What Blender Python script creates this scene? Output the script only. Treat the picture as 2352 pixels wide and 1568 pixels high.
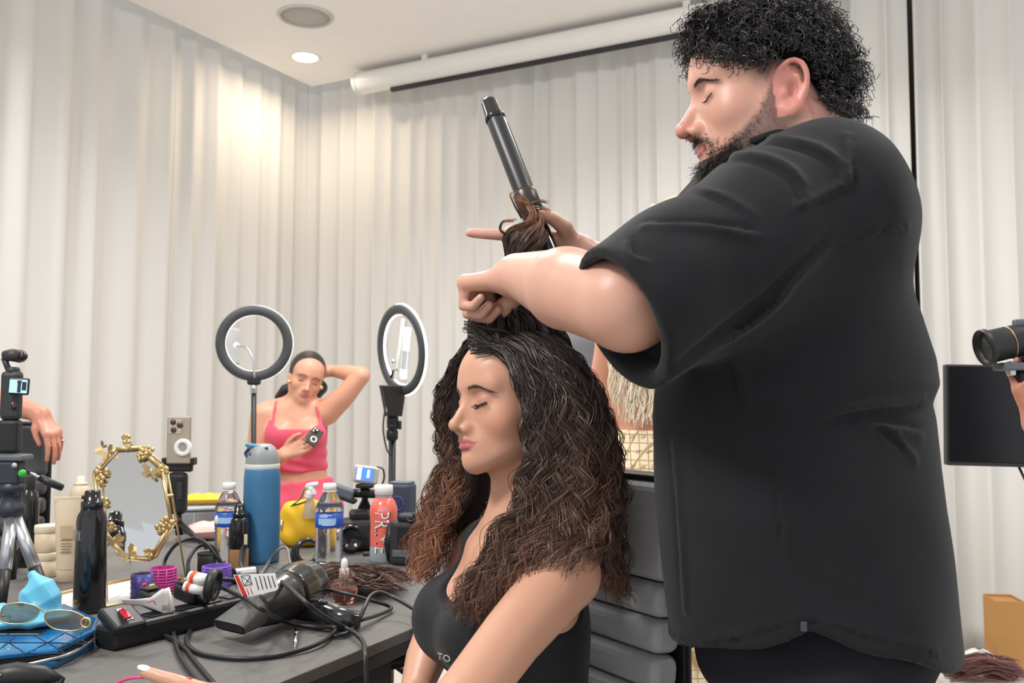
import bpy, bmesh, math, random
import numpy as np
from mathutils import Vector, Matrix
random.seed(7)
RNG = np.random.default_rng(7)
for o in list(bpy.data.objects):
    bpy.data.objects.remove(o, do_unlink=True)
SC = bpy.context.scene
COL = SC.collection
PI = math.pi

# ---------------------------------------------------------------- camera
F = 2064.0            # focal length in pixels of the 2352 x 1568 frame
CAMZ = 1.17
PITCH = math.atan(131 / F)
cam_d = bpy.data.cameras.new('camera')
cam_d.sensor_width = 36.0
cam_d.lens = F / 2352 * 36.0
cam_d.clip_start = 0.05
cam_d.dof.use_dof = True
cam_d.dof.focus_distance = 1.45
cam_d.dof.aperture_fstop = 8.0
cam = bpy.data.objects.new('camera', cam_d)
cam.location = (0, 0, CAMZ)
cam.rotation_euler = (PI / 2 + PITCH, 0, 0)
COL.objects.link(cam)
SC.camera = cam

# ---------------------------------------------------------------- world, lights, exposure
wd = bpy.data.worlds.new('world')
SC.world = wd
wd.use_nodes = True
wd.node_tree.nodes['Background'].inputs[0].default_value = (0.93, 0.96, 1.0, 1)
wd.node_tree.nodes['Background'].inputs[1].default_value = 0.98
SC.view_settings.view_transform = 'Standard'
SC.view_settings.look = 'None'
SC.view_settings.gamma = 1.0
SC.view_settings.exposure = 0.08
SC.view_settings.use_curve_mapping = False
CEIL = 3.2


def area_light(name, loc, target, size, power, color=(1, 1, 1), spread=180):
    l = bpy.data.lights.new(name, 'AREA')
    l.shape = 'DISK'
    l.size = size
    l.energy = power
    l.color = color
    l.spread = math.radians(spread)
    o = bpy.data.objects.new(name, l)
    o.location = loc
    o.rotation_euler = (Vector(target) - Vector(loc)).to_track_quat('-Z', 'Y').to_euler()
    COL.objects.link(o)
    return o


# unseen area lamps added at ceiling height for key and fill light
area_light('added_ceiling_light', (-1.5, 0.5, 3.12), (-0.2, 1.7, 0.8), 0.7, 80, (1, 0.985, 0.96))
area_light('added_ceiling_light', (-0.6, 3.1, 3.12), (-0.6, 2.9, 0), 0.6, 34, (1, 0.99, 0.975), 150)
area_light('added_ceiling_light', (1.6, 1.4, 3.12), (1.4, 1.8, 0), 0.6, 24, (1, 0.98, 0.95))
area_light('added_ceiling_light', (-2.3, 3.1, 3.12), (-2.2, 3.0, 0), 0.6, 12, (0.97, 0.98, 1.0), 150)
area_light('added_ceiling_light', (0.9, 3.3, 3.12), (0.9, 3.2, 0), 0.6, 24, (1, 0.99, 0.975), 150)

# ---------------------------------------------------------------- projection helpers
cP, sP = math.cos(PITCH), math.sin(PITCH)


def W(px, py, D):
    """world point on the ray through pixel (px, py) at forward distance D"""
    dx = (px - 1176) / F
    dy = (784 - py) / F
    v = np.array([dx, cP - dy * sP, sP + dy * cP])
    v = v * (D / v[1])
    return np.array([v[0], v[1], v[2] + CAMZ])


def WZ(px, py, z):
    dx = (px - 1176) / F
    dy = (784 - py) / F
    v = np.array([dx, cP - dy * sP, sP + dy * cP])
    t = (z - CAMZ) / v[2]
    v = v * t
    return np.array([v[0], v[1], z])


TZ = 0.74             # table top height


def T(px, py, h=0.0):
    return WZ(px, py, TZ + h)


def R(pxr, D):
    return pxr / F * D


# ---------------------------------------------------------------- materials
MATS = {}


def mat(name, col, rough=0.5, metal=0.0, bump=0.0, bscale=200.0, var=0.0, vscale=8.0, spec=0.5, trans=0.0, ior=1.45,
        sheen=0.0, coat=0.0, sss=0.0, emit=None, estr=0.0, attr=None, stretch=None, alpha=1.0):
    if name in MATS:
        return MATS[name]
    m = bpy.data.materials.new(name)
    m.use_nodes = True
    nt = m.node_tree
    b = nt.nodes['Principled BSDF']
    c = tuple(col) + (1,)
    b.inputs['Base Color'].default_value = c
    b.inputs['Roughness'].default_value = rough
    b.inputs['Metallic'].default_value = metal
    b.inputs['Specular IOR Level'].default_value = spec
    b.inputs['Transmission Weight'].default_value = trans
    b.inputs['IOR'].default_value = ior
    b.inputs['Sheen Weight'].default_value = sheen
    b.inputs['Coat Weight'].default_value = coat
    b.inputs['Alpha'].default_value = alpha
    if sss:
        b.inputs['Subsurface Weight'].default_value = sss
        b.inputs['Subsurface Radius'].default_value = (1.0, 0.35, 0.2)
        b.inputs['Subsurface Scale'].default_value = 0.006
    if emit:
        b.inputs['Emission Color'].default_value = tuple(emit) + (1,)
        b.inputs['Emission Strength'].default_value = estr
    tc = None
    if var or bump:
        tc = nt.nodes.new('ShaderNodeTexCoord')
        src = tc.outputs['Object']
        if stretch:
            mp = nt.nodes.new('ShaderNodeMapping')
            mp.inputs['Scale'].default_value = stretch
            nt.links.new(src, mp.inputs['Vector'])
            src = mp.outputs['Vector']
    base = None
    if attr:
        at = nt.nodes.new('ShaderNodeAttribute')
        at.attribute_name = attr
        base = at.outputs['Color']
        nt.links.new(base, b.inputs['Base Color'])
    if var:
        n = nt.nodes.new('ShaderNodeTexNoise')
        n.inputs['Scale'].default_value = vscale
        n.inputs['Detail'].default_value = 5
        nt.links.new(src, n.inputs['Vector'])
        hsv = nt.nodes.new('ShaderNodeHueSaturation')
        mr = nt.nodes.new('ShaderNodeMapRange')
        mr.inputs['From Min'].default_value = 0.3
        mr.inputs['From Max'].default_value = 0.7
        mr.inputs['To Min'].default_value = 1 - var
        mr.inputs['To Max'].default_value = 1 + var
        nt.links.new(n.outputs['Fac'], mr.inputs['Value'])
        nt.links.new(mr.outputs['Result'], hsv.inputs['Value'])
        hsv.inputs['Color'].default_value = c
        if base:
            nt.links.new(base, hsv.inputs['Color'])
        nt.links.new(hsv.outputs['Color'], b.inputs['Base Color'])
    if bump:
        n2 = nt.nodes.new('ShaderNodeTexNoise')
        n2.inputs['Scale'].default_value = bscale
        n2.inputs['Detail'].default_value = 3
        nt.links.new(src, n2.inputs['Vector'])
        bp = nt.nodes.new('ShaderNodeBump')
        bp.inputs['Strength'].default_value = bump
        bp.inputs['Distance'].default_value = 0.002
        nt.links.new(n2.outputs['Fac'], bp.inputs['Height'])
        nt.links.new(bp.outputs['Normal'], b.inputs['Normal'])
    MATS[name] = m
    return m


def srgb(r, g, b):
    def f(c):
        c = c / 255.0
        return c / 12.92 if c <= 0.04045 else ((c + 0.055) / 1.055) ** 2.4
    return (f(r), f(g), f(b))


# ---------------------------------------------------------------- object helpers
def tag(o, label=None, cat=None, group=None, kind=None):
    if label:
        o['label'] = label
    if cat:
        o['category'] = cat
    if group:
        o['group'] = group
    if kind:
        o['kind'] = kind
    return o


def thing(name, label, cat, loc=(0, 0, 0), rotz=0.0, group=None):
    o = bpy.data.objects.new(name, None)
    o.empty_display_size = 0.02
    COL.objects.link(o)
    o.location = tuple(float(c) for c in loc)
    o.rotation_euler = (0, 0, rotz)
    return tag(o, label, cat, group)


def make_mesh(name, V, faces, smooth=True, cols=None):
    me = bpy.data.meshes.new(name)
    V = np.asarray(V, dtype=np.float32)
    if isinstance(faces, np.ndarray):
        n, k = faces.shape
        me.vertices.add(len(V))
        me.vertices.foreach_set('co', V.ravel())
        me.loops.add(n * k)
        me.polygons.add(n)
        me.loops.foreach_set('vertex_index', faces.ravel().astype(np.int32))
        me.polygons.foreach_set('loop_start', np.arange(0, n * k, k, dtype=np.int32))
        me.update(calc_edges=True)
    else:
        me.from_pydata([tuple(map(float, v)) for v in V], [], [tuple(int(i) for i in f) for f in faces])
        me.update()
    me.validate()
    if smooth:
        me.polygons.foreach_set('use_smooth', np.ones(len(me.polygons), dtype=bool))
    if cols is not None:
        a = me.attributes.new('Col', 'FLOAT_COLOR', 'POINT')
        c4 = np.ones((len(V), 4), dtype=np.float32)
        c4[:, :3] = cols
        a.data.foreach_set('color', c4.ravel())
    return me


def link(name, me, m, parent=None, loc=None):
    o = bpy.data.objects.new(name, me)
    COL.objects.link(o)
    if m is not None:
        me.materials.append(m)
    if parent is not None:
        o.parent = parent
    if loc is not None:
        o.location = tuple(float(c) for c in loc)
    return o


class MB:
    """collects shapes for ONE mesh object"""

    def __init__(self):
        self.V = []
        self.Fc = []
        self.n = 0
        self.sm = []

    def add(self, V, faces, smooth=True, M=None):
        V = np.asarray(V, dtype=float)
        if M is not None:
            M = np.array(M)
            V = V @ M[:3, :3].T + M[:3, 3]
        self.V.append(V)
        for f in faces:
            self.Fc.append([i + self.n for i in f])
            self.sm.append(smooth)
        self.n += len(V)
        return self

    def box(self, c, s, bev=0.0, M=None, seg=2):
        """box centred at c with full sizes s, edges bevelled"""
        bm = bmesh.new()
        bmesh.ops.create_cube(bm, size=1.0)
        for v in bm.verts:
            v.co = Vector((v.co.x * s[0], v.co.y * s[1], v.co.z * s[2]))
        if bev > 0:
            bmesh.ops.bevel(bm, geom=list(bm.edges), offset=min(bev, min(s) * 0.49), segments=seg, affect='EDGES', profile=0.5)
        bm.verts.index_update()
        V = np.array([v.co[:] for v in bm.verts]) + np.array(c)
        fs = [[v.index for v in f.verts] for f in bm.faces]
        bm.free()
        return self.add(V, fs, False, M)

    def prism(self, poly, z0, z1, bev=0.0, M=None, seg=2):
        """polygon (x, y) extruded z0..z1"""
        bm = bmesh.new()
        vs = [bm.verts.new((p[0], p[1], z0)) for p in poly]
        f = bm.faces.new(vs)
        r = bmesh.ops.extrude_face_region(bm, geom=[f])
        for e in r['geom']:
            if isinstance(e, bmesh.types.BMVert):
                e.co.z = z1
        bmesh.ops.recalc_face_normals(bm, faces=list(bm.faces))
        if bev > 0:
            es = [e for e in bm.edges if abs(e.verts[0].co.z - e.verts[1].co.z) < 1e-9]
            bmesh.ops.bevel(bm, geom=es, offset=bev, segments=seg, affect='EDGES', profile=0.5)
        bm.verts.index_update()
        V = np.array([v.co[:] for v in bm.verts])
        fs = [[v.index for v in f.verts] for f in bm.faces]
        bm.free()
        return self.add(V, fs, False, M)

    def lathe(self, prof, n=24, M=None, smooth=True, ang=2 * PI):
        """profile [(r, z), ...] turned about z"""
        k = len(prof)
        full = ang > 2 * PI - 1e-6
        cols = n if full else n + 1
        V = []
        for i in range(cols):
            a = ang * i / n
            for r, z in prof:
                V.append((r * math.cos(a), r * math.sin(a), z))
        fs = []
        for i in range(n):
            j = (i + 1) % cols
            for q in range(k - 1):
                a, b, c, d = i * k + q, j * k + q, j * k + q + 1, i * k + q + 1
                if prof[q][0] < 1e-9 and prof[q + 1][0] < 1e-9:
                    continue
                if prof[q][0] < 1e-9:
                    fs.append([a, c, d])
                elif prof[q + 1][0] < 1e-9:
                    fs.append([a, b, d])
                else:
                    fs.append([a, b, c, d])
        return self.add(V, fs, smooth, M)

    def tube(self, pts, r, n=8, caps=True, M=None, closed=False, flat=None):
        V, fs = tube_geo(np.asarray(pts, dtype=float), r, n, caps, closed, flat)
        return self.add(V, fs, True, M)

    def ball(self, c, r, n=12, M=None):
        r = np.array([r, r, r]) if np.isscalar(r) else np.array(r)
        V = []
        m = max(6, n // 2 + 2)
        for i in range(1, m):
            th = PI * i / m
            for j in range(n):
                ph = 2 * PI * j / n
                V.append((math.sin(th) * math.cos(ph), math.sin(th) * math.sin(ph), math.cos(th)))
        V.append((0, 0, 1))
        V.append((0, 0, -1))
        V = np.array(V) * r + np.array(c)
        fs = []
        for i in range(m - 2):
            for j in range(n):
                k = (j + 1) % n
                fs.append([i * n + j, (i + 1) * n + j, (i + 1) * n + k, i * n + k])
        t = (m - 1) * n
        for j in range(n):
            k = (j + 1) % n
            fs.append([t, j, k])
            fs.append([t + 1, (m - 2) * n + k, (m - 2) * n + j])
        return self.add(V, fs, True, M)

    def torus(self, Rr, r, n=48, k=10, M=None, sz=1.0):
        V, fs = [], []
        for i in range(n):
            a = 2 * PI * i / n
            for j in range(k):
                b = 2 * PI * j / k
                q = Rr + r * math.cos(b)
                V.append((q * math.cos(a), q * math.sin(a), r * sz * math.sin(b)))
        for i in range(n):
            for j in range(k):
                fs.append([i * k + j, ((i + 1) % n) * k + j, ((i + 1) % n) * k + (j + 1) % k, i * k + (j + 1) % k])
        return self.add(V, fs, True, M)

    def grid(self, fn, nu, nv, smooth=True, M=None):
        V = [fn(i / nu, j / nv) for i in range(nu + 1) for j in range(nv + 1)]
        fs = []
        for i in range(nu):
            for j in range(nv):
                a = i * (nv + 1) + j
                fs.append([a, a + nv + 1, a + nv + 2, a + 1])
        return self.add(V, fs, smooth, M)

    def build(self, name, m, parent=None, origin=None, world=False, solid=0.0):
        V = np.vstack(self.V)
        loc = None
        if parent is not None and world:
            # verts are given in world space: bring them into the parent's space
            Mi = np.array(Matrix.LocRotScale(parent.location, parent.rotation_euler, parent.scale).inverted())
            V = V @ Mi[:3, :3].T + Mi[:3, 3]
        elif origin is not None:
            V = V - np.array(origin)
            loc = origin
        me = make_mesh(name, V, self.Fc, False)
        if len(me.polygons) == len(self.sm):
            me.polygons.foreach_set('use_smooth', np.array(self.sm, dtype=bool))
        o = link(name, me, m, parent, loc)
        if solid:
            md = o.modifiers.new('thick', 'SOLIDIFY')
            md.thickness = solid
        return o


def catmull(pts, per=8, closed=False):
    P = np.asarray(pts, dtype=float)
    n = len(P)
    out = []
    rng = range(n if closed else n - 1)
    for i in rng:
        p1, p2 = P[i], P[(i + 1) % n]
        p0 = P[(i - 1) % n] if (closed or i > 0) else 2 * p1 - p2
        p3 = P[(i + 2) % n] if (closed or i + 2 < n) else 2 * p2 - p1
        for k in range(per):
            t = k / per
            out.append(0.5 * ((2 * p1) + (-p0 + p2) * t + (2 * p0 - 5 * p1 + 4 * p2 - p3) * t * t + (-p0 + 3 * p1 - 3 * p2 + p3) * t ** 3))
    if not closed:
        out.append(P[-1])
    return np.array(out)


def tube_geo(P, r, n=8, caps=True, closed=False, flat=None):
    m = len(P)
    r = np.full(m, r) if np.isscalar(r) else np.asarray(r, dtype=float)
    if closed:
        tan = np.roll(P, -1, 0) - np.roll(P, 1, 0)
    else:
        tan = np.gradient(P, axis=0)
    tan /= np.linalg.norm(tan, axis=1)[:, None] + 1e-12
    up = np.array([0, 0, 1.0]) if abs(tan[0][2]) < 0.9 else np.array([1.0, 0, 0])
    nrm = np.cross(tan[0], up)
    nrm /= np.linalg.norm(nrm)
    V = []
    fx = flat if flat else (1.0, 1.0)
    for i in range(m):
        nrm = nrm - tan[i] * nrm.dot(tan[i])
        nrm /= np.linalg.norm(nrm) + 1e-12
        bn = np.cross(tan[i], nrm)
        for j in range(n):
            a = 2 * PI * j / n
            V.append(P[i] + r[i] * (fx[0] * math.cos(a) * nrm + fx[1] * math.sin(a) * bn))
    fs = []
    for i in range(m if closed else m - 1):
        q = (i + 1) % m
        for j in range(n):
            k = (j + 1) % n
            fs.append([i * n + j, i * n + k, q * n + k, q * n + j])
    if caps and not closed:
        fs.append(list(range(n))[::-1])
        fs.append([(m - 1) * n + j for j in range(n)])
    return np.array(V), fs


def Mrot(loc=(0, 0, 0), rx=0, ry=0, rz=0, s=1.0):
    return Matrix.LocRotScale(Vector([float(c) for c in loc]), Matrix.Rotation(rz, 3, 'Z') @ Matrix.Rotation(ry, 3, 'Y') @ Matrix.Rotation(rx, 3, 'X'), Vector((s, s, s)) if np.isscalar(s) else Vector(s))


def Mframe(o, x, y, z):
    M = np.eye(4)
    M[:3, 0], M[:3, 1], M[:3, 2], M[:3, 3] = x, y, z, o
    return M


def unit(v):
    v = np.asarray(v, dtype=float)
    return v / (np.linalg.norm(v) + 1e-12)


def Malign(a, b, xhint=(1, 0, 0)):
    """frame at a whose z axis points to b"""
    z = unit(np.asarray(b, float) - np.asarray(a, float))
    x = np.asarray(xhint, float)
    x = unit(x - z * x.dot(z))
    return Mframe(a, x, np.cross(z, x), z)


def text_mesh(s, size=1.0, depth=0.0):
    cu = bpy.data.curves.new('txt', 'FONT')
    cu.body = s
    cu.size = size
    cu.extrude = depth
    cu.align_x = 'CENTER'
    cu.align_y = 'CENTER'
    cu.resolution_u = 3
    ob = bpy.data.objects.new('txt', cu)
    COL.objects.link(ob)
    dg = bpy.context.evaluated_depsgraph_get()
    me = bpy.data.meshes.new_from_object(ob.evaluated_get(dg))
    V = np.array([v.co[:] for v in me.vertices])
    fs = [list(p.vertices) for p in me.polygons]
    bpy.data.objects.remove(ob, do_unlink=True)
    bpy.data.curves.remove(cu)
    bpy.data.meshes.remove(me)
    return V, fs


# ---------------------------------------------------------------- signed distance modelling
def sm_min(a, b, k):
    h = np.clip(0.5 + 0.5 * (b - a) / k, 0, 1)
    return b + (a - b) * h - k * h * (1 - h)


def sm_max(a, b, k):
    return -sm_min(-a, -b, k)


def d_sph(P, c, r):
    return np.sqrt(((P - np.asarray(c, np.float32)) ** 2).sum(1)) - r


def d_ell(P, c, r, M=None):
    q = P - np.asarray(c, np.float32)
    if M is not None:
        q = q @ np.asarray(M, np.float32)
    r = np.asarray(r, np.float32)
    k0 = np.sqrt(((q / r) ** 2).sum(1))
    k1 = np.sqrt(((q / (r * r)) ** 2).sum(1)) + 1e-9
    return k0 * (k0 - 1.0) / k1


def d_cap(P, a, b, ra, rb=None):
    rb = ra if rb is None else rb
    a = np.asarray(a, np.float32)
    b = np.asarray(b, np.float32)
    ba = b - a
    pa = P - a
    h = np.clip((pa @ ba) / max(float(ba @ ba), 1e-12), 0, 1)
    return np.sqrt(((pa - h[:, None] * ba) ** 2).sum(1)) - (ra + (rb - ra) * h)


def d_chain(P, pts, rs, k=0.0):
    d = None
    for i in range(len(pts) - 1):
        e = d_cap(P, pts[i], pts[i + 1], rs[i], rs[i + 1])
        d = e if d is None else (sm_min(d, e, k) if k > 0 else np.minimum(d, e))
    return d


def near(P, c, r, fn):
    """evaluate fn only inside the sphere (c, r); outside, a safe lower bound"""
    dd = np.sqrt(((P - np.asarray(c, np.float32)) ** 2).sum(1)) - np.float32(r)
    out = dd + np.float32(0.03)
    m = dd < 0
    if m.any():
        out[m] = fn(P[m])
    return out


def axis(segs):
    """[(start, stop, step), ...] -> sample positions, padded to blocks of 16"""
    out = [segs[0][0]]
    for a, b, h in segs:
        n = max(1, int(round((b - out[-1]) / h)))
        st = out[-1]
        out += [st + (b - st) * (i + 1) / n for i in range(n)]
    h = out[-1] - out[-2]
    while (len(out) - 1) % 16:
        out.append(out[-1] + h)
    return np.array(out, np.float32)


from concurrent.futures import ThreadPoolExecutor
POOL = ThreadPoolExecutor(8)


def peval(f, P, n=30000):
    if len(P) <= n:
        return f(P)
    return np.concatenate(list(POOL.map(f, [P[i:i + n] for i in range(0, len(P), n)])))


def mesh_sdf(f, xs, ys, zs, newton=1, chunk=600000):
    f0 = f
    f = lambda Q: peval(f0, Q)
    B = 16
    nb = [(len(a) - 1) // B for a in (xs, ys, zs)]
    I, J, K = np.meshgrid(*[np.arange(n) for n in nb], indexing='ij')
    I, J, K = I.ravel(), J.ravel(), K.ravel()
    cen = np.stack([(xs[I * B] + xs[I * B + B]) / 2, (ys[J * B] + ys[J * B + B]) / 2, (zs[K * B] + zs[K * B + B]) / 2], 1)
    half = np.sqrt((xs[I * B + B] - xs[I * B]) ** 2 + (ys[J * B + B] - ys[J * B]) ** 2 + (zs[K * B + B] - zs[K * B]) ** 2) / 2
    keep = np.abs(f(cen.astype(np.float32))) < half * 1.35 + 0.004
    I, J, K = I[keep], J[keep], K[keep]
    S = B + 1
    li, lj, lk = [a.ravel() for a in np.meshgrid(np.arange(S), np.arange(S), np.arange(S), indexing='ij')]
    NX, NY, NZ = len(xs) + 2, len(ys) + 2, len(zs) + 2
    cells, verts, quads = [], [], []
    per = max(1, chunk // S ** 3)
    for s in range(0, len(I), per):
        bi, bj, bk = I[s:s + per] * B, J[s:s + per] * B, K[s:s + per] * B
        gi = (bi[:, None] + li[None]).ravel()
        gj = (bj[:, None] + lj[None]).ravel()
        gk = (bk[:, None] + lk[None]).ravel()
        P = np.stack([xs[gi], ys[gj], zs[gk]], 1)
        D = f(P).reshape(-1, S, S, S).astype(np.float32)
        nbk = D.shape[0]
        neg = D < 0
        corners = [(a, b, c) for a in (0, 1) for b in (0, 1) for c in (0, 1)]
        cnt = np.zeros((nbk, B, B, B), np.int8)
        for a, b, c in corners:
            cnt += neg[:, a:a + B, b:b + B, c:c + B]
        act = (cnt > 0) & (cnt < 8)
        q, ci, cj, ck = np.nonzero(act)
        if len(q):
            acc = np.zeros((len(q), 3), np.float32)
            num = np.zeros(len(q), np.float32)
            for a, b, c in corners:
                for ax in range(3):
                    if (a, b, c)[ax] == 1:
                        continue
                    e = [a, b, c]
                    e[ax] = 1
                    d0 = D[q, ci + a, cj + b, ck + c]
                    d1 = D[q, ci + e[0], cj + e[1], ck + e[2]]
                    cr = (d0 < 0) != (d1 < 0)
                    t = np.where(cr, d0 / np.where(cr, d0 - d1, 1), 0)
                    p = np.stack([np.full(len(q), a), np.full(len(q), b), np.full(len(q), c)], 1).astype(np.float32)
                    p[:, ax] = t
                    acc += p * cr[:, None]
                    num += cr
            acc /= num[:, None]
            GI, GJ, GK = bi[q] + ci, bj[q] + cj, bk[q] + ck
            v = np.stack([xs[GI] + acc[:, 0] * (xs[GI + 1] - xs[GI]), ys[GJ] + acc[:, 1] * (ys[GJ + 1] - ys[GJ]),
                          zs[GK] + acc[:, 2] * (zs[GK + 1] - zs[GK])], 1)
            cells.append(((GI + 1) * NY + GJ + 1) * NZ + GK + 1)
            verts.append(v)
        for ax in range(3):
            sl0 = neg[:, :B, :B, :B]
            sl1 = [neg[:, 1:, :B, :B], neg[:, :B, 1:, :B], neg[:, :B, :B, 1:]][ax]
            q, ci, cj, ck = np.nonzero(sl0 != sl1)
            if not len(q):
                continue
            GI, GJ, GK = bi[q] + ci + 1, bj[q] + cj + 1, bk[q] + ck + 1
            ins = sl0[q, ci, cj, ck]
            offs = [[(0, -1, -1), (0, 0, -1), (0, 0, 0), (0, -1, 0)], [(-1, 0, -1), (-1, 0, 0), (0, 0, 0), (0, 0, -1)],
                    [(-1, -1, 0), (0, -1, 0), (0, 0, 0), (-1, 0, 0)]][ax]
            ks = np.stack([((GI + o[0]) * NY + GJ + o[1]) * NZ + GK + o[2] for o in offs], 1)
            ks[~ins] = ks[~ins][:, ::-1]
            quads.append(ks)
    cells = np.concatenate(cells)
    verts = np.concatenate(verts)
    quads = np.concatenate(quads)
    order = np.argsort(cells)
    cs = cells[order]
    pos = np.clip(np.searchsorted(cs, quads), 0, len(cs) - 1)
    ok = (cs[pos] == quads).all(1)
    faces = order[pos[ok]]
    eps = 0.0008
    for _ in range(newton):
        d = f(verts)
        g = np.zeros_like(verts)
        for ax in range(3):
            e = np.zeros(3, np.float32)
            e[ax] = eps
            g[:, ax] = (f(verts + e) - d) / eps
        st = (d / ((g ** 2).sum(1) + 1e-3))[:, None] * g
        ln = np.linalg.norm(st, axis=1)
        st *= np.minimum(1, 0.003 / (ln + 1e-9))[:, None]
        verts = verts - st.astype(np.float32)
    return verts, faces


def sdf_normal(f, P, eps=0.002):
    g = np.zeros((len(P), 3))
    P = np.asarray(P, np.float32)
    for ax in range(3):
        e = np.zeros(3, np.float32)
        e[ax] = eps
        g[:, ax] = f(P + e) - f(P - e)
    return g / (np.linalg.norm(g, axis=1)[:, None] + 1e-9)


def ray_hit(f, px, py, d0=0.5, d1=3.0):
    """first hit of the surface on the ray through (px, py)"""
    o = np.array([0, 0, CAMZ])
    t = unit(W(px, py, 1.0) - o)
    s = d0
    for _ in range(160):
        d = float(f((o + t * s)[None].astype(np.float32))[0])
        if d < 0.0004:
            break
        s += max(d * 0.7, 0.0004)
        if s > d1:
            return None
    return o + t * s


def sdf_obj(name, f, xs, ys, zs, m, parent, colfn=None, newton=1):
    V, fc = mesh_sdf(f, xs, ys, zs, newton)
    cols = colfn(V) if colfn else None
    if parent is not None:
        V = V - np.array(parent.location)
    me = make_mesh(name, V, fc, True, cols)
    return link(name, me, m, parent)


def strands_mesh(name, S, r0, r1, m, parent, cols=None, sides=3):
    """S: array (n, k, 3) of strand points in world space -> one mesh of thin tubes (sides >= 3) or narrow ribbons (sides = 2)"""
    n, k, _ = S.shape
    tan = np.gradient(S, axis=1)
    tan /= np.linalg.norm(tan, axis=2, keepdims=True) + 1e-9
    t = np.linspace(0, 1, k)
    rr = (np.asarray(r0).reshape(-1, 1) * (1 - t)[None] + np.asarray(r1).reshape(-1, 1) * t[None])
    rr = np.broadcast_to(rr, (n, k))
    V = np.zeros((n, k, sides, 3), np.float32)
    if sides == 2:
        g = np.random.default_rng(n)
        ref = np.array([0.0, -1.0, 0.0]) + g.normal(0, 0.55, (n, 1, 3))
        sd = np.cross(tan, ref)
        sd /= np.linalg.norm(sd, axis=2, keepdims=True) + 1e-9
        V[:, :, 0] = S - rr[:, :, None] * sd
        V[:, :, 1] = S + rr[:, :, None] * sd
        base = (np.arange(n)[:, None] * k + np.arange(k - 1)[None]) * 2
        fc = np.stack([base, base + 1, base + 3, base + 2], -1).reshape(-1, 4)
    else:
        ref = np.array([0.31, 0.55, 0.77])
        nr = np.cross(tan, ref)
        nr /= np.linalg.norm(nr, axis=2, keepdims=True) + 1e-9
        bn = np.cross(tan, nr)
        for j in range(sides):
            a = 2 * PI * j / sides
            V[:, :, j] = S + rr[:, :, None] * (math.cos(a) * nr + math.sin(a) * bn)
        base = (np.arange(n)[:, None, None] * k + np.arange(k - 1)[None, :, None]) * sides
        j = np.arange(sides)[None, None, :]
        j2 = (j + 1) % sides
        fc = np.stack([base + j, base + j2, base + sides + j2, base + sides + j], -1).reshape(-1, 4)
    V = V.reshape(-1, 3)
    if parent is not None:
        V = V - np.array(parent.location)
    cc = None
    if cols is not None:
        cc = np.repeat(cols.reshape(n * k, 3), sides, 0)
    me = make_mesh(name, V, fc, True, cc)
    return link(name, me, m, parent)
# ================================================================ the room
UL = np.array([0.456, 0.890, 0.0])       # along the left wall and the long table edge, away from the camera
VB = np.array([0.890, -0.456, 0.0])      # along the back wall, to the right
CORNER = W(716, 186, 5.75)
CORNER[2] = 0
ZUP = np.array([0, 0, 1.0])

m_floor = mat('floor_vinyl', srgb(214, 208, 198), 0.35, bump=0.05, bscale=60, var=0.04, vscale=3)
m_ceil = mat('ceiling_paint', srgb(246, 243, 239), 0.8, bump=0.03, bscale=300, var=0.01)
m_wall = mat('wall_paint', srgb(200, 196, 190), 0.8, var=0.04)
m_curt = mat('curtain_cloth', srgb(212, 210, 206), 0.85, bump=0.18, bscale=900, var=0.02, vscale=2.5, sheen=0.15, stretch=(1, 1, 0.12))


def struct(name, mb, m):
    o = mb.build(name, m)
    o['kind'] = 'structure'
    return o


struct('floor', MB().box((0, 2.5, -0.05), (9, 10, 0.1)), m_floor)
# dropped ceiling: its edges stand off the curtains
cpoly = [CORNER + UL * -8 + VB * 0.0, CORNER, CORNER + VB * 6.5, CORNER + VB * 6.5 - UL * 8]
struct('ceiling', MB().prism([p[:2] for p in cpoly], CEIL, CEIL + 0.14, 0.004), m_ceil)
wl = MB()
a = CORNER - VB * 0.34 + UL * 0.3
wl.prism([(a - UL * 8)[:2], a[:2], (a - VB * 0.1)[:2], (a - VB * 0.1 - UL * 8)[:2]], 0, CEIL + 0.45)
struct('wall_left', wl, m_wall)
wb = MB()
a = CORNER + UL * 0.34 - VB * 0.34
wb.prism([a[:2], (a + VB * 7)[:2], (a + VB * 7 + UL * 0.1)[:2], (a + UL * 0.1)[:2]], 0, CEIL + 0.45)
struct('wall_back', wb, m_wall)


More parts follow.
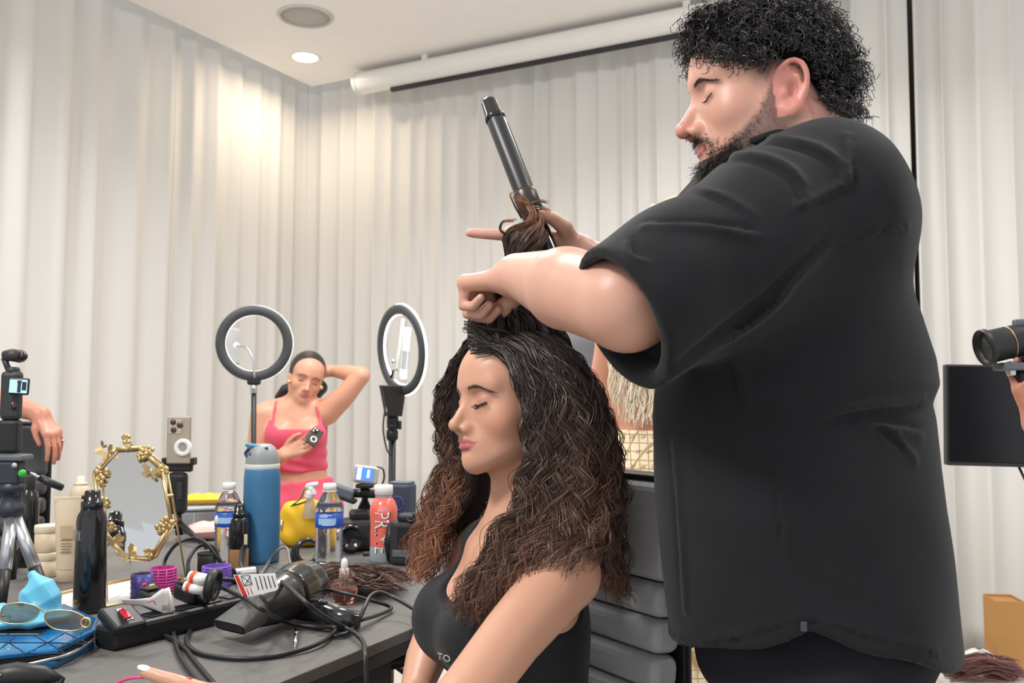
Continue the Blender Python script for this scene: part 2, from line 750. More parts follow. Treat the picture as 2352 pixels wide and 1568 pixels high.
def curtain(base, along, out, s0, s1, label, pitch=0.15, amp=0.035, seed=0, z0=0.02, z1=CEIL + 0.3, sharp=0.0, lean=0.0):
    r = np.random.default_rng(seed)
    ns = int((s1 - s0) / 0.011)
    s = np.linspace(s0, s1, ns)
    # pleats of uneven width
    ph = np.cumsum(np.interp(s, np.linspace(s0, s1, 26), r.uniform(0.6, 1.5, 26))) * (s[1] - s[0]) / pitch * 2 * PI
    am = amp * np.interp(s, np.linspace(s0, s1, 30), r.uniform(0.35, 1.3, 30))
    ph2 = s / (pitch * 3.1) * 2 * PI + r.uniform(0, 6)
    zs = np.concatenate([np.linspace(z0, 0.5, 5), np.linspace(0.8, z1, 12)])
    V = []
    w1 = r.uniform(0, 6)
    for z in zs:
        t = z / z1
        sw = 0.35 * math.sin(2.1 * t + w1) + 0.2 * math.sin(5 * t + w1 * 2)
        wv = np.sin(ph + sw)
        wv = np.sign(wv) * np.abs(wv) ** (1 - sharp)
        d = am * wv * (1.15 - 0.35 * t) + 0.5 * amp * np.sin(ph2 + 0.6 * sw) + lean * (1 - t)
        lat = 0.35 * amp * np.cos(ph + sw)
        P = base[None] + along[None] * (s + lat)[:, None] + out[None] * d[:, None]
        P[:, 2] = z
        V.append(P)
    V = np.array(V)
    k = len(zs)
    V = V.reshape(-1, 3)
    i, j = np.meshgrid(np.arange(k - 1), np.arange(ns - 1), indexing='ij')
    a = (i * ns + j).ravel()
    fc = np.stack([a, a + 1, a + ns + 1, a + ns], 1)
    org = base + along * (s0 + s1) / 2
    me = make_mesh('curtain', V - org, fc, True)
    o = link('curtain', me, m_curt, None, org)
    md = o.modifiers.new('thick', 'SOLIDIFY')
    md.thickness = 0.003
    return tag(o, label, 'curtain', 'pleated pale grey curtains along the walls')


LB = CORNER - VB * 0.13          # line of the left curtains, just beyond the ceiling edge
curtain(LB, -UL, VB, -0.14, 1.03, 'pale curtain panel on left wall nearest the room corner', 0.17, 0.020, 1)
curtain(LB, -UL, VB, 1.01, 2.03, 'pale curtain panel on left wall rising behind the gold mirror', 0.21, 0.020, 2)
curtain(LB, -UL, VB, 2.01, 4.2, 'pale curtain panel at far left behind the small tripod camera', 0.20, 0.022, 3)
BB = CORNER + UL * 0.13
curtain(BB, VB, -UL, -0.14, 1.57, 'pale curtain panel on back wall beside the corner behind ring lights', 0.15, 0.019, 4)
curtain(BB, VB, -UL, 1.55, 2.64, 'pale curtain panel on back wall behind the curling wand', 0.13, 0.026, 5)
curtain(BB, VB, -UL, 2.62, 3.54, 'pale curtain panel directly behind the standing man', 0.14, 0.036, 6)
curtain(BB, VB, -UL, 3.565, 5.6, 'pale curtain panel right of the man behind the black monitor', 0.15, 0.040, 7)

tr = MB()
a = CORNER + UL * 0.30 + VB * 3.40
tr.prism([a[:2], (a + VB * 0.32)[:2], (a + VB * 0.32 + UL * 0.03)[:2], (a + UL * 0.03)[:2]], 0, CEIL + 0.4)
struct('trim_1', tr, mat('window_mullion', srgb(92, 87, 78), 0.6))
# ceiling speaker, recessed downlight, projection screen case
p = WZ(702, 37, CEIL)
t = thing('ceiling_speaker', 'round pale speaker grille set flush in the ceiling', 'speaker', p)
MB().lathe([(0.128, 0.0), (0.145, 0.0), (0.147, -0.004), (0.143, -0.009), (0.130, -0.010), (0.128, -0.004)], 48).build('rim', mat('speaker_rim', srgb(203, 199, 193), 0.6), t)
MB().lathe([(0, -0.007), (0.06, -0.0068), (0.131, -0.004), (0.131, -0.001)], 48).build('grille', mat('speaker_grille', srgb(186, 182, 177), 0.7, bump=0.6, bscale=900), t)
p = WZ(701, 132, CEIL)
t = thing('recessed_downlight', 'lit round downlight recessed in the ceiling near the corner', 'ceiling light', p)
MB().lathe([(0.070, 0.004), (0.074, -0.002), (0.088, -0.006), (0.094, -0.004), (0.095, 0.0)], 40).build('trim_ring', mat('downlight_trim', srgb(238, 234, 226), 0.5), t)
MB().lathe([(0.0, -0.001), (0.071, -0.001)], 40).build('lens', mat('downlight_lens', (1, 1, 1), 0.5, emit=(1, 0.86, 0.66), estr=9), t)
area_light('downlight_beam', p + np.array([0, 0, -0.012]), p + np.array([-0.05, -0.05, -1]), 0.13, 8, (1, 0.82, 0.62), 165)

a, b = W(822, 187, 5.45), W(1640, 26, 4.62)
b = a + VB * np.linalg.norm(b - a)
a[2] = b[2] = CEIL - 0.09
t = thing('projection_screen', 'rolled projection screen in a white tubular case under the ceiling', 'projection screen', a)
m_case = mat('screen_case', srgb(226, 225, 222), 0.3, coat=0.3)
L = float(np.linalg.norm(b - a)) + 0.6
prof = [(0.075 * math.cos(q), 0.066 * math.sin(q)) for q in np.linspace(0, 2 * PI, 28, endpoint=False)]
Mc = Mframe((0, 0, 0), UL, ZUP, VB)
MB().prism(prof, 0.03, L, 0.0, Mc).build('case', m_case, t)
MB().prism([(x * 1.05, y * 1.05) for x, y in prof], 0.0, 0.032, 0.008, Mc).build('end_cap', mat('screen_cap', srgb(214, 213, 210), 0.4), t)
MB().box((0, 0, 0), (0.03, 0.03, L - 0.3), 0.005, Mframe(VB * (L / 2 + 0.1) + np.array([0, 0, -0.072]), UL, ZUP, VB)).build('screen_slot', mat('screen_slot_black', srgb(40, 40, 42), 0.6), t)
for q in (0.5, L - 0.7):
    MB().box((0, 0, 0), (0.05, 0.05, 0.04), 0.004, Mframe(VB * q + np.array([0, 0, 0.07]), UL, ZUP, VB)).build('mount_bracket', m_case, t)

# ================================================================ the table
m_top = mat('table_laminate', srgb(104, 102, 100), 0.42, bump=0.12, bscale=40, var=0.12, vscale=14, stretch=(14, 1.0, 1), spec=0.4)
m_edge = mat('table_edge', srgb(58, 55, 54), 0.5)
m_dark = mat('table_underframe', srgb(34, 32, 33), 0.6, var=0.1)
EDGE = T(958, 1438)
tl = thing('conference_table', 'large grey wood grain conference table covered with styling tools', 'table', (EDGE[0], EDGE[1], 0), math.atan2(UL[1], UL[0]) - PI / 2)
# local: y along the table, x to the right; the near long edge is at x = 0
MB().box((-0.70, -0.30, TZ - 0.010), (1.40, 2.6, 0.020), 0.002).build('tabletop', m_top, tl)
MB().box((-0.70, -0.30, TZ - 0.0325), (1.394, 2.594, 0.025), 0.002).build('edge_band', m_edge, tl)
for y, w in ((-0.165, 0.27),):
    MB().box((-0.065, y, (TZ - 0.045) / 2), (0.06, w, TZ - 0.045), 0.004).build('leg_panel', m_dark, tl)
for y in (0.72, -1.3):
    MB().box((-0.13, y, (TZ - 0.045) / 2), (0.06, 0.4, TZ - 0.045), 0.004).build('leg_panel', m_dark, tl)
    MB().box((-1.26, y, (TZ - 0.045) / 2), (0.06, 0.4, TZ - 0.045), 0.004).build('leg_panel', m_dark, tl)
MB().box((-0.70, -0.30, TZ - 0.12), (0.05, 2.2, 0.14), 0.004).build('cross_beam', m_dark, tl)
# ================================================================ people: shared modelling
def head_field(q, P):
    """signed distance of a head; q local: u to the side, v forward, w up, eyes at w = 0"""
    a = np.stack([np.abs(q[:, 0]), q[:, 1], q[:, 2]], 1)
    jw = P.get('jaw', 1.0)
    d = d_ell(a, (0, -0.014, 0.030), (0.073, 0.094, 0.086))
    d = sm_min(d, d_ell(a, (0, 0.030, 0.034), (0.058, 0.052, 0.052)), 0.03)
    d = sm_min(d, d_ell(a, (0, 0.022, -0.035), (0.057 * jw, 0.056, 0.070)), 0.03)
    ch = P.get('chin', (0.070, -0.094))
    jc = P.get('jawc', (0.046, 0.008, -0.062))
    d = sm_min(d, d_chain(a, [(0, ch[0] - 0.006, ch[1] + 0.002), (0.016, ch[0] - 0.012, ch[1] + 0.004), (jc[0], jc[1], jc[2]), (0.062, -0.012, -0.015)], [0.016, 0.016, 0.016 * jw, 0.014]), 0.028)
    d = sm_min(d, d_sph(a, (0.041, 0.045, -0.032), 0.021), 0.026)
    d = sm_min(d, d_cap(a, (0.010, 0.074, 0.020), (0.044, 0.060, 0.021), P.get('brow', 0.0095), 0.008), 0.016)
    # eye sockets and lids
    es = P.get('eye', (0.0315, 0.0))
    d = sm_max(d, -d_ell(a, (es[0] - 0.001, 0.0905, es[1] + 0.001), (0.0185, 0.0150, 0.0125)), 0.014)
    d = sm_min(d, d_ell(a, (es[0], 0.0625, es[1] - 0.001), (0.0150, 0.0152, 0.0128)), 0.004)
    # nose
    n = P.get('nose', 1.0)
    nt = (0, 0.078 + 0.0255 * n, -0.0375)
    d = sm_min(d, d_cap(a, (0, 0.074, 0.010), (0, nt[1] - 0.003, nt[2] + 0.004), 0.0062, 0.0078 * P.get('nosew', 1)), 0.011)
    d = sm_min(d, d_chain(a, [(0, 0.064, 0.004), (0, 0.074, -0.020), (0, 0.079, -0.038)], [0.0085, 0.0125, 0.0140 * P.get('nosew', 1)]), 0.010)
    d = sm_min(d, d_sph(a, nt, 0.0086 * P.get('nosew', 1)), 0.006)
    d = sm_min(d, d_ell(a, (0.0112 * P.get('nosew', 1), nt[1] - 0.0155, -0.0425), (0.0070, 0.0100, 0.0075)), 0.006)
    d = sm_max(d, -d_ell(a, (0.0062 * P.get('nosew', 1), nt[1] - 0.0085, -0.0500), (0.0030, 0.0050, 0.0042)), 0.003)
    # mouth
    mo = P.get('mouth', -0.0690)
    lp = P.get('lips', 1.0)
    d = sm_min(d, d_ell(a, (0, 0.064, mo + 0.001), (0.028, 0.0255, 0.025)), 0.016)
    d = sm_max(d, -d_cap(a, (0, 0.0955, mo + 0.014), (0, 0.0945, mo + 0.006), 0.0018), 0.004)
    d = sm_min(d, d_chain(a, [(0, 0.0885, mo + 0.0038), (0.0075, 0.0878, mo + 0.0046), (0.0250, 0.0745, mo + 0.0004)], [0.0040 * lp, 0.0043 * lp, 0.0018]), 0.0035)
    d = sm_min(d, d_chain(a, [(0, 0.0872, mo - 0.0055), (0.0095, 0.0852, mo - 0.0050), (0.0240, 0.0740, mo - 0.0008)], [0.0055 * lp, 0.0050 * lp, 0.0018]), 0.0035)
    d = sm_max(d, -d_chain(a, [(0, 0.0945, mo - 0.0004), (0.010, 0.0925, mo + 0.0002), (0.0270, 0.0785, mo - 0.0004)], [0.0009, 0.0009, 0.0007]), 0.0025)
    d = sm_max(d, -d_cap(a, (0, 0.0935, mo - 0.0150), (0.011, 0.089, mo - 0.0140), 0.0030), 0.008)
    d = sm_min(d, d_sph(a, (0, ch[0] + 0.0005, ch[1] - 0.001), 0.0135 * P.get('chinr', 1)), 0.018)
    # ear: outer rim, lobe, antihelix, hollow
    if P.get('ear', True):
        es_ = P.get('ears', 1.0)

        def E(y, z, x=0.0):
            return (0.0745 + x, -0.016 - y * es_, P.get('earz', -0.012) + z * es_)
        dd = d_ell(a, E(0.006, 0.002, 0.001), (0.0050, 0.015 * es_, 0.027 * es_))
        rim = [E(-0.008, 0.010, -.003), E(-0.006, 0.024, 0.003), E(0.006, 0.032, 0.008), E(0.018, 0.026, 0.011), E(0.022, 0.010, 0.012), E(0.018, -0.008, 0.011), E(0.010, -0.022, 0.008), E(0.000, -0.029, 0.005), E(-0.006, -0.024, 0.001)]
        rim = [tuple(x) for x in catmull(rim, 3)]
        n_ = len(rim)
        dd = sm_min(dd, d_chain(a, rim, [0.0036 + (0.0022 if i > n_ * 0.72 else 0.0) for i in range(n_)]), 0.004)
        anti = [tuple(x) for x in catmull([E(0.004, 0.022, 0.006), E(0.012, 0.012, 0.008), E(0.013, -0.002, 0.008), E(0.008, -0.014, 0.006), E(0.001, -0.018, 0.004)], 3)]
        dd = sm_min(dd, d_chain(a, anti, [0.0028] * len(anti)), 0.003)
        dd = sm_max(dd, -d_ell(a, E(0.003, -0.003, 0.008), (0.010, 0.0078 * es_, 0.0115 * es_)), 0.003)
        dd = sm_max(dd, -d_ell(a, E(0.008, 0.020, 0.011), (0.006, 0.0065 * es_, 0.0065 * es_)), 0.003)
        dd = sm_min(dd, d_ell(a, E(-0.005, -0.006, 0.003), (0.005, 0.004, 0.006)), 0.004)
        d = sm_min(d, dd, 0.006)
    return d


def rot_head(yaw, pitch, roll):
    """columns: u (to the side facing the camera), v (forward), w (up); yaw 0 looks at the camera, 90 to picture left"""
    M = Matrix.Rotation(-yaw, 3, 'Z') @ Matrix.Rotation(roll, 3, 'Y') @ Matrix.Rotation(pitch, 3, 'X')
    # base frame: forward = -Y (to camera), side = +X ... handedness is free for a symmetric head
    B = Matrix(((1, 0, 0), (0, -1, 0), (0, 0, 1)))
    return np.array(M @ B)


def to_local(P, O, Rm):
    return (P - np.asarray(O, np.float32)) @ np.asarray(Rm, np.float32)


def to_world(q, O, Rm):
    return np.asarray(q) @ np.asarray(Rm).T + np.asarray(O)


def hand_chains(M, s=1.0, bends=None, spread=None, thumb=None, mirror=1):
    """fingers and palm as tapered chains. local: x across (index at +x), y along the fingers, z out of the back of the hand"""
    M = np.asarray(M)
    bends = bends or [(0.3, 0.4, 0.3)] * 4
    spread = spread or [0.10, 0.03, -0.04, -0.12]
    base = [(0.029, 0.088), (0.010, 0.093), (-0.010, 0.089), (-0.028, 0.080)]
    lens = [(0.044, 0.026, 0.021), (0.048, 0.030, 0.022), (0.044, 0.028, 0.021), (0.034, 0.020, 0.019)]
    rad = [(0.0098, 0.0088, 0.0080, 0.0068), (0.0100, 0.0090, 0.0081, 0.0068), (0.0096, 0.0086, 0.0078, 0.0065), (0.0086, 0.0076, 0.0068, 0.0058)]
    out = []

    def tr(p):
        p = np.array([p[0] * mirror, p[1], p[2]]) * s
        return M[:3, :3] @ p + M[:3, 3]
    for i in range(4):
        x, y = base[i]
        p = np.array([x, y, 0.0])
        pts = [p.copy()]
        ang = 0.0
        for L, bd in zip(lens[i], bends[i]):
            ang += bd
            d = np.array([math.sin(spread[i]) * math.cos(ang), math.cos(spread[i]) * math.cos(ang), -math.sin(ang)])
            p = p + d * L
            pts.append(p.copy())
        out.append((np.array([tr(q) for q in pts]), np.array(rad[i]) * s))
        out.append((np.array([tr((x * 0.55, 0.012, -0.004)), tr((x, y, -0.002))]), np.array([0.0135, 0.0118]) * s))
    th = thumb or [(0.016, 0.018, -0.006), (0.040, 0.046, -0.016), (0.050, 0.075, -0.020), (0.052, 0.102, -0.020)]
    out.append((np.array([tr(q) for q in th]), np.array([0.0150, 0.0125, 0.0100, 0.0078]) * s))
    return out


def d_hand(P, chains, k=0.006):
    d = None
    dp = None
    for pts, rs in chains:
        e = d_chain(P, pts, rs)
        if len(pts) == 2:
            dp = e if dp is None else sm_min(dp, e, 0.014)
        else:
            d = e if d is None else np.minimum(d, e)
    return sm_min(d, dp, k)


m_skin = mat('skin', (0.6, 0.4, 0.3), 0.42, attr='Col', sss=0.12, bump=0.06, bscale=500, spec=0.45)
m_hair = mat('dark_hair', (0.02, 0.015, 0.012), 0.44, attr='Col', spec=0.42)
m_lash = mat('lash_hair', srgb(28, 20, 18), 0.6)


def resample(P, K):
    s = np.concatenate([[0], np.cumsum(np.linalg.norm(np.diff(P, axis=0), axis=1))])
    t = np.linspace(0, s[-1], K)
    return np.stack([np.interp(t, s, P[:, i]) for i in range(3)], 1), t


def lock(P, n, K, rng, r_root, r_tip, amp, clen, a0=0.12, noise=0.0015, cut=0.25, hand=1):
    """one curly lock of n strands about the path P -> (n, K, 3)"""
    C, L = resample(catmull(P, 6), K)
    s = np.linspace(0, 1, K)
    t = np.gradient(C, axis=0)
    t /= np.linalg.norm(t, axis=1)[:, None] + 1e-9
    n1 = np.cross(t, [0.12, 1.0, 0.05])
    n1 /= np.linalg.norm(n1, axis=1)[:, None] + 1e-9
    n2 = np.cross(t, n1)
    ph = rng.uniform(0, 2 * PI)
    A = amp * np.clip((s - 0.10) / 0.42, a0, 1)
    w = 2 * PI * L / clen * (1 + 0.12 * np.sin(3 * s + ph)) * hand
    out = np.zeros((n, K, 3))
    th = rng.uniform(0, 2 * PI, n)
    rho = np.sqrt(rng.uniform(0, 1, n))
    rr = r_root + (r_tip - r_root) * s
    dph = rng.normal(0, 0.24, n)
    end = 1 - cut * rng.uniform(0, 1, n) ** 1.5
    th2 = rng.uniform(0, 2 * PI, n)
    fl = rng.uniform(0.25, 0.6, n) / clen
    for i in range(n):
        si = s * end[i]
        Ci = np.stack([np.interp(si, s, C[:, k]) for k in range(3)], 1)
        wi = np.interp(si, s, w) + dph[i]
        Ai = np.interp(si, s, A) * (0.8 + 0.4 * rho[i])
        ri = np.interp(si, s, rr) * rho[i]
        own = noise * np.sin(2 * PI * fl[i] * np.interp(si, s, L) * 1.7 + th2[i]) * (0.3 + si)
        x = Ai * np.cos(wi) + ri * math.cos(th[i]) + own
        y = Ai * np.sin(wi) + ri * math.sin(th[i]) + own * math.cos(th2[i])
        N1 = np.stack([np.interp(si, s, n1[:, k]) for k in range(3)], 1)
        N2 = np.stack([np.interp(si, s, n2[:, k]) for k in range(3)], 1)
        out[i] = Ci + x[:, None] * N1 + y[:, None] * N2
    return out


def guides(G):
    return [np.array([W(*p) for p in g]) for g in G]


def blend_guides(G, g):
    i = min(int(g), len(G) - 2)
    f = g - i
    n = 12
    a, _ = resample(catmull(G[i], 6), n)
    b, _ = resample(catmull(G[i + 1], 6), n)
    return a * (1 - f) + b * f
# ================================================================ seated woman
wo_yaw = math.radians(60)
WH_R = rot_head(wo_yaw, math.radians(-1), math.radians(-5))
WH_S = 1.0
WH_O = W(1077, 920, 1.36) - WH_R[:, 1] * 0.078 * WH_S
W_HEAD = dict(mouth=-0.0645, jaw=0.95, chin=(0.0725, -0.092), jawc=(0.045, 0.006, -0.058), ear=False, nose=1.0, lips=1.22, chinr=0.95)
bf = unit([-0.90, -0.43, 0.0])      # torso forward
bs = np.array([-bf[1], bf[0], 0])   # torso side, to the camera
WB_O = W(1180, 1185, 1.40)
WB_R = np.stack([bs, bf, [0, 0, 1.0]], 1)
w_shoulder = W(1300, 1318, 1.225)
w_elbow = W(1030, 1655, 1.05)
w_wrist = W(640, 1700, 0.99)
wf_shoulder = to_world(np.array([-0.155, -0.01, -0.08]), WB_O, WB_R)
wf_elbow = W(992, 1470, 1.58)
wf_wrist = W(950, 1600, 1.42)
# near hand: index finger stretched to the left, the others folded under
hx = unit([0.25, 0.30, 0.95])
hy = unit(W(312, 1548, 1.0) - W(560, 1618, 0.99))
hx = unit(hx - hy * hx.dot(hy))
hz = np.cross(hx, hy)
WHAND = hand_chains(Mframe(w_wrist + hy * 0.0, hx, hy, hz), 0.93,
                    bends=[(-0.05, 0.12, 0.06), (0.5, 0.5, 0.3), (0.75, 0.6, 0.4), (0.9, 0.6, 0.4)], spread=[0.02, 0.0, -0.04, -0.1],
                    thumb=[(0.010, 0.02, -0.014), (0.012, 0.050, -0.036), (0.006, 0.080, -0.044), (0.002, 0.104, -0.040)])
fhx = unit([0.5, 0.8, 0.0])
fhy = unit(wf_wrist - wf_elbow + np.array([0.06, -0.06, -0.02]))
fhx = unit(fhx - fhy * fhx.dot(fhy))
WFHAND = hand_chains(Mframe(wf_wrist, fhx, fhy, np.cross(fhx, fhy)), 0.92)


def woman_torso(b):
    a = np.stack([np.abs(b[:, 0]), b[:, 1], b[:, 2]], 1)
    d = d_ell(a, (0, -0.005, -0.165), (0.138, 0.098, 0.165))
    d = sm_min(d, d_ell(a, (0, -0.01, -0.33), (0.118, 0.088, 0.16)), 0.05)
    d = sm_min(d, d_cap(a, (0.02, -0.015, -0.015), (0.145, -0.012, -0.075), 0.040, 0.040), 0.04)
    d = sm_min(d, d_ell(a, (0.066, 0.070, -0.160), (0.063, 0.064, 0.066)), 0.025)
    d = sm_min(d, d_cap(a, (0.02, 0.048, -0.055), (0.13, 0.012, -0.045), 0.013, 0.014), 0.02)
    return d


def woman_field(P):
    q = to_local(P, WH_O, WH_R) / WH_S
    d = near(q, (0, 0, 0), 0.19, lambda Q: head_field(Q, W_HEAD)) * WH_S
    nb = to_world(np.array([0, -0.012, -0.03]), WB_O, WB_R)
    nt = to_world(np.array([0, -0.010, -0.075]), WH_O, WH_R)
    d = sm_min(d, d_cap(P, nt, nb, 0.044, 0.050), 0.022)
    # neck muscle from behind the ear to the sternum
    s0 = to_world(np.array([0.055, -0.02, -0.05]), WH_O, WH_R)
    s1 = to_world(np.array([0.014, 0.045, -0.055]), WB_O, WB_R)
    d = sm_min(d, d_cap(P, s0, s1, 0.011, 0.009), 0.018)
    b = to_local(P, WB_O, WB_R)
    d = sm_min(d, woman_torso(b), 0.03)
    d = sm_min(d, d_chain(P, [w_shoulder, w_shoulder * 0.5 + w_elbow * 0.5 + np.array([0, 0, 0.006]), w_elbow], [0.047, 0.039, 0.034]), 0.035)
    d = sm_min(d, d_chain(P, [w_elbow, w_elbow * 0.65 + w_wrist * 0.35, w_wrist], [0.034, 0.035, 0.024]), 0.02)
    d = sm_min(d, near(P, w_wrist + hy * 0.09, 0.17, lambda Q: d_hand(Q, WHAND)), 0.02)
    d = sm_min(d, d_chain(P, [wf_shoulder, wf_elbow, wf_elbow * 0.65 + wf_wrist * 0.35, wf_wrist], [0.045, 0.034, 0.034, 0.023]), 0.02)
    d = sm_min(d, near(P, wf_wrist + fhy * 0.09, 0.17, lambda Q: d_hand(Q, WFHAND)), 0.02)
    hip = to_world(np.array([0, 0.0, -0.52]), WB_O, WB_R)
    a = np.stack([np.abs(b[:, 0]), b[:, 1], b[:, 2]], 1)
    d = sm_min(d, d_ell(a, (0, -0.01, -0.50), (0.165, 0.115, 0.11)), 0.06)
    d = sm_min(d, d_chain(a, [(0.085, 0.02, -0.50), (0.095, 0.42, -0.46), (0.09, 0.44, -0.88)], [0.085, 0.06, 0.04]), 0.04)
    d = sm_min(d, d_cap(a, (0.09, 0.42, -0.90), (0.10, 0.60, -0.91), 0.035, 0.028), 0.02)
    return d


def woman_colour(V):
    q = to_local(V.astype(np.float32), WH_O, WH_R) / WH_S
    a = np.abs(q[:, 0])
    c = np.tile(np.array(srgb(200, 150, 125)), (len(V), 1))

    def mix(w, col):
        w = np.clip(w, 0, 1)[:, None]
        c[:] = c * (1 - w) + np.array(col) * w
    hd = (q[:, 2] > -0.13) & (np.abs(q[:, 0]) < 0.09) & (q[:, 1] > -0.12)
    # rosy cheek, eye shadow, lips (make-up)
    mix(hd * np.exp(-((a - 0.048) ** 2 + (q[:, 1] - 0.055) ** 2 + (q[:, 2] + 0.038) ** 2) / 0.018 ** 2) * 0.5, srgb(205, 128, 112))
    mix(hd * (q[:, 1] > 0.05) * np.exp(-((a - 0.033) ** 2 / 0.017 ** 2 + (q[:, 2] - 0.007) ** 2 / 0.0085 ** 2)) * 0.55, srgb(150, 100, 86))
    mo = W_HEAD['mouth']
    up = mo + 0.0092 - 0.0095 * (a / 0.026) ** 1.6 - 0.0016 * np.exp(-(a / 0.003) ** 2)
    lo = mo - 0.0118 + 0.0112 * (a / 0.026) ** 2.2
    inside = np.minimum(up - q[:, 2], q[:, 2] - lo)
    mix(hd * (q[:, 1] > 0.066) * (a < 0.0262) * np.clip(inside / 0.0014 + 0.4, 0, 1), srgb(182, 98, 104))
    return c


w_t = thing('person', 'seated woman with long curly brown hair, eyes lowered, in a black tank top', 'person', (WB_O[0], WB_O[1], 0.0))
sdf_obj('body', woman_field, axis([(-0.46, -0.16, 0.004), (-0.16, 0.06, 0.0027), (0.06, 0.10, 0.005), (0.10, 0.26, 0.006)]),
        axis([(0.90, 1.08, 0.0045), (1.08, 1.22, 0.004), (1.22, 1.45, 0.0028), (1.45, 1.75, 0.008)]),
        axis([(0.0, 0.70, 0.012), (0.70, 0.98, 0.0045), (0.98, 1.26, 0.0027), (1.26, 1.32, 0.006)]), m_skin, w_t, woman_colour, 1)


def woman_top(P):
    b = to_local(P, WB_O, WB_R)
    u, v, w = np.abs(b[:, 0]), b[:, 1], b[:, 2]
    d = woman_torso(b) - 0.0035
    # the cloth spans between the breasts
    d = sm_min(d, d_ell(np.stack([u, v, w], 1), (0, 0.058, -0.165), (0.112, 0.072, 0.058)) - 0.003, 0.03)
    scoop = d_ell(np.stack([u, v * 0.0, w], 1), (0, 0, -0.02), (0.062, 1, 0.105))
    d = sm_max(d, np.where(v > -0.02, -scoop, w + 0.055), 0.003)
    arm = d_ell(np.stack([u, v, w], 1), (0.175, 0.0, -0.075), (0.070, 0.12, 0.085))
    d = sm_max(d, -arm, 0.004)
    d = sm_max(d, w + 0.012, 0.003)
    hem = np.where(v > 0, -0.250 - w, -0.250 - w + v * 6.0)
    d = sm_max(d, hem, 0.003)
    return d


m_black = mat('black_jersey', srgb(30, 30, 33), 0.72, bump=0.25, bscale=1500, sheen=0.08, spec=0.3)
sdf_obj('tank_top', woman_top, axis([(-0.30, 0.24, 0.0045)]), axis([(1.18, 1.62, 0.0045)]), axis([(0.55, 1.06, 0.0045)]), m_black, w_t, None, 1)


def woman_pants(P):
    b = to_local(P, WB_O, WB_R)
    a = np.stack([np.abs(b[:, 0]), b[:, 1], b[:, 2]], 1)
    d = d_ell(a, (0, -0.01, -0.50), (0.172, 0.122, 0.115))
    d = sm_min(d, d_ell(a, (0, -0.01, -0.36), (0.124, 0.094, 0.12)), 0.05)
    d = sm_min(d, d_chain(a, [(0.085, 0.02, -0.50), (0.095, 0.42, -0.46), (0.09, 0.44, -0.86)], [0.091, 0.066, 0.048]), 0.04)
    return sm_max(d, b[:, 2] + 0.33 - np.clip(-b[:, 1], 0, 0.05), 0.004)


sdf_obj('trousers', woman_pants, axis([(-0.62, 0.26, 0.009)]), axis([(1.05, 1.65, 0.009)]), axis([(0.0, 0.75, 0.009)]), m_black, w_t, None, 1)

ft = WHAND[0][0]
fd = unit(ft[-1] - ft[-2])
nz = np.cross(hx, hy) * 0.55 + hx * 0.65
nz = unit(nz - fd * nz.dot(fd))
MB().ball((0, 0, 0), (0.0046, 0.0085, 0.0016), 12, Mframe(ft[-1] + fd * 0.002 + nz * 0.0052, np.cross(fd, nz), fd, nz)).build('fingernail', mat('nail_polish', srgb(232, 222, 226), 0.15, coat=0.5), w_t, world=True)
# white brand letters on the elastic under the bust
V, fs_ = text_mesh('TO', 0.014)
bp = []
for x, y in V[:, :2]:
    h_ = ray_hit(woman_top, 1020 + x * 1560, 1510 - y * 1560 + x * 420, 0.9)
    bp.append(h_ - np.array([0.0004, 0.0008, 0.0]) if h_ is not None else W(1024, 1508, 1.3))
MB().add(np.array(bp), fs_, False).build('band_lettering', mat('letter_white', srgb(226, 226, 228), 0.5), w_t, world=True)
# ---------------------------------------------------------------- her hair
G_NEAR = guides([
    [(1108, 786, 1.352), (1152, 806, 1.325), (1194, 872, 1.300), (1217, 960, 1.295), (1218, 1050, 1.290), (1205, 1130, 1.278), (1160, 1215, 1.250), (1095, 1315, 1.235), (1058, 1385, 1.240), (1045, 1425, 1.250)],
    [(1125, 768, 1.365), (1190, 805, 1.310), (1238, 890, 1.282), (1258, 990, 1.275), (1255, 1090, 1.270), (1232, 1180, 1.250), (1180, 1275, 1.218), (1120, 1350, 1.205), (1090, 1430, 1.215)],
    [(1150, 752, 1.385), (1235, 800, 1.302), (1288, 900, 1.270), (1305, 1010, 1.262), (1298, 1120, 1.252), (1268, 1205, 1.228), (1220, 1285, 1.195), (1168, 1350, 1.180), (1150, 1415, 1.185)],
    [(1180, 744, 1.405), (1278, 810, 1.312), (1332, 920, 1.275), (1350, 1040, 1.262), (1342, 1140, 1.248), (1312, 1215, 1.222), (1262, 1275, 1.190), (1220, 1325, 1.178), (1200, 1380, 1.180)],
    [(1205, 742, 1.425), (1308, 820, 1.335), (1364, 930, 1.300), (1385, 1060, 1.285), (1382, 1150, 1.265), (1368, 1215, 1.220), (1345, 1268, 1.172), (1318, 1300, 1.152), (1300, 1335, 1.155)],
    [(1212, 745, 1.445), (1318, 830, 1.370), (1378, 950, 1.345), (1404, 1080, 1.335), (1408, 1180, 1.330), (1404, 1250, 1.325), (1402, 1305, 1.322), (1414, 1372, 1.325)],
    [(1212, 748, 1.475), (1318, 830, 1.430), (1380, 955, 1.415), (1410, 1090, 1.405), (1416, 1190, 1.40), (1414, 1255, 1.395), (1414, 1305, 1.39), (1440, 1388, 1.39)],
    [(1200, 752, 1.500), (1290, 850, 1.515), (1340, 970, 1.525), (1362, 1100, 1.525), (1365, 1200, 1.520), (1352, 1280, 1.51), (1345, 1340, 1.50)]])
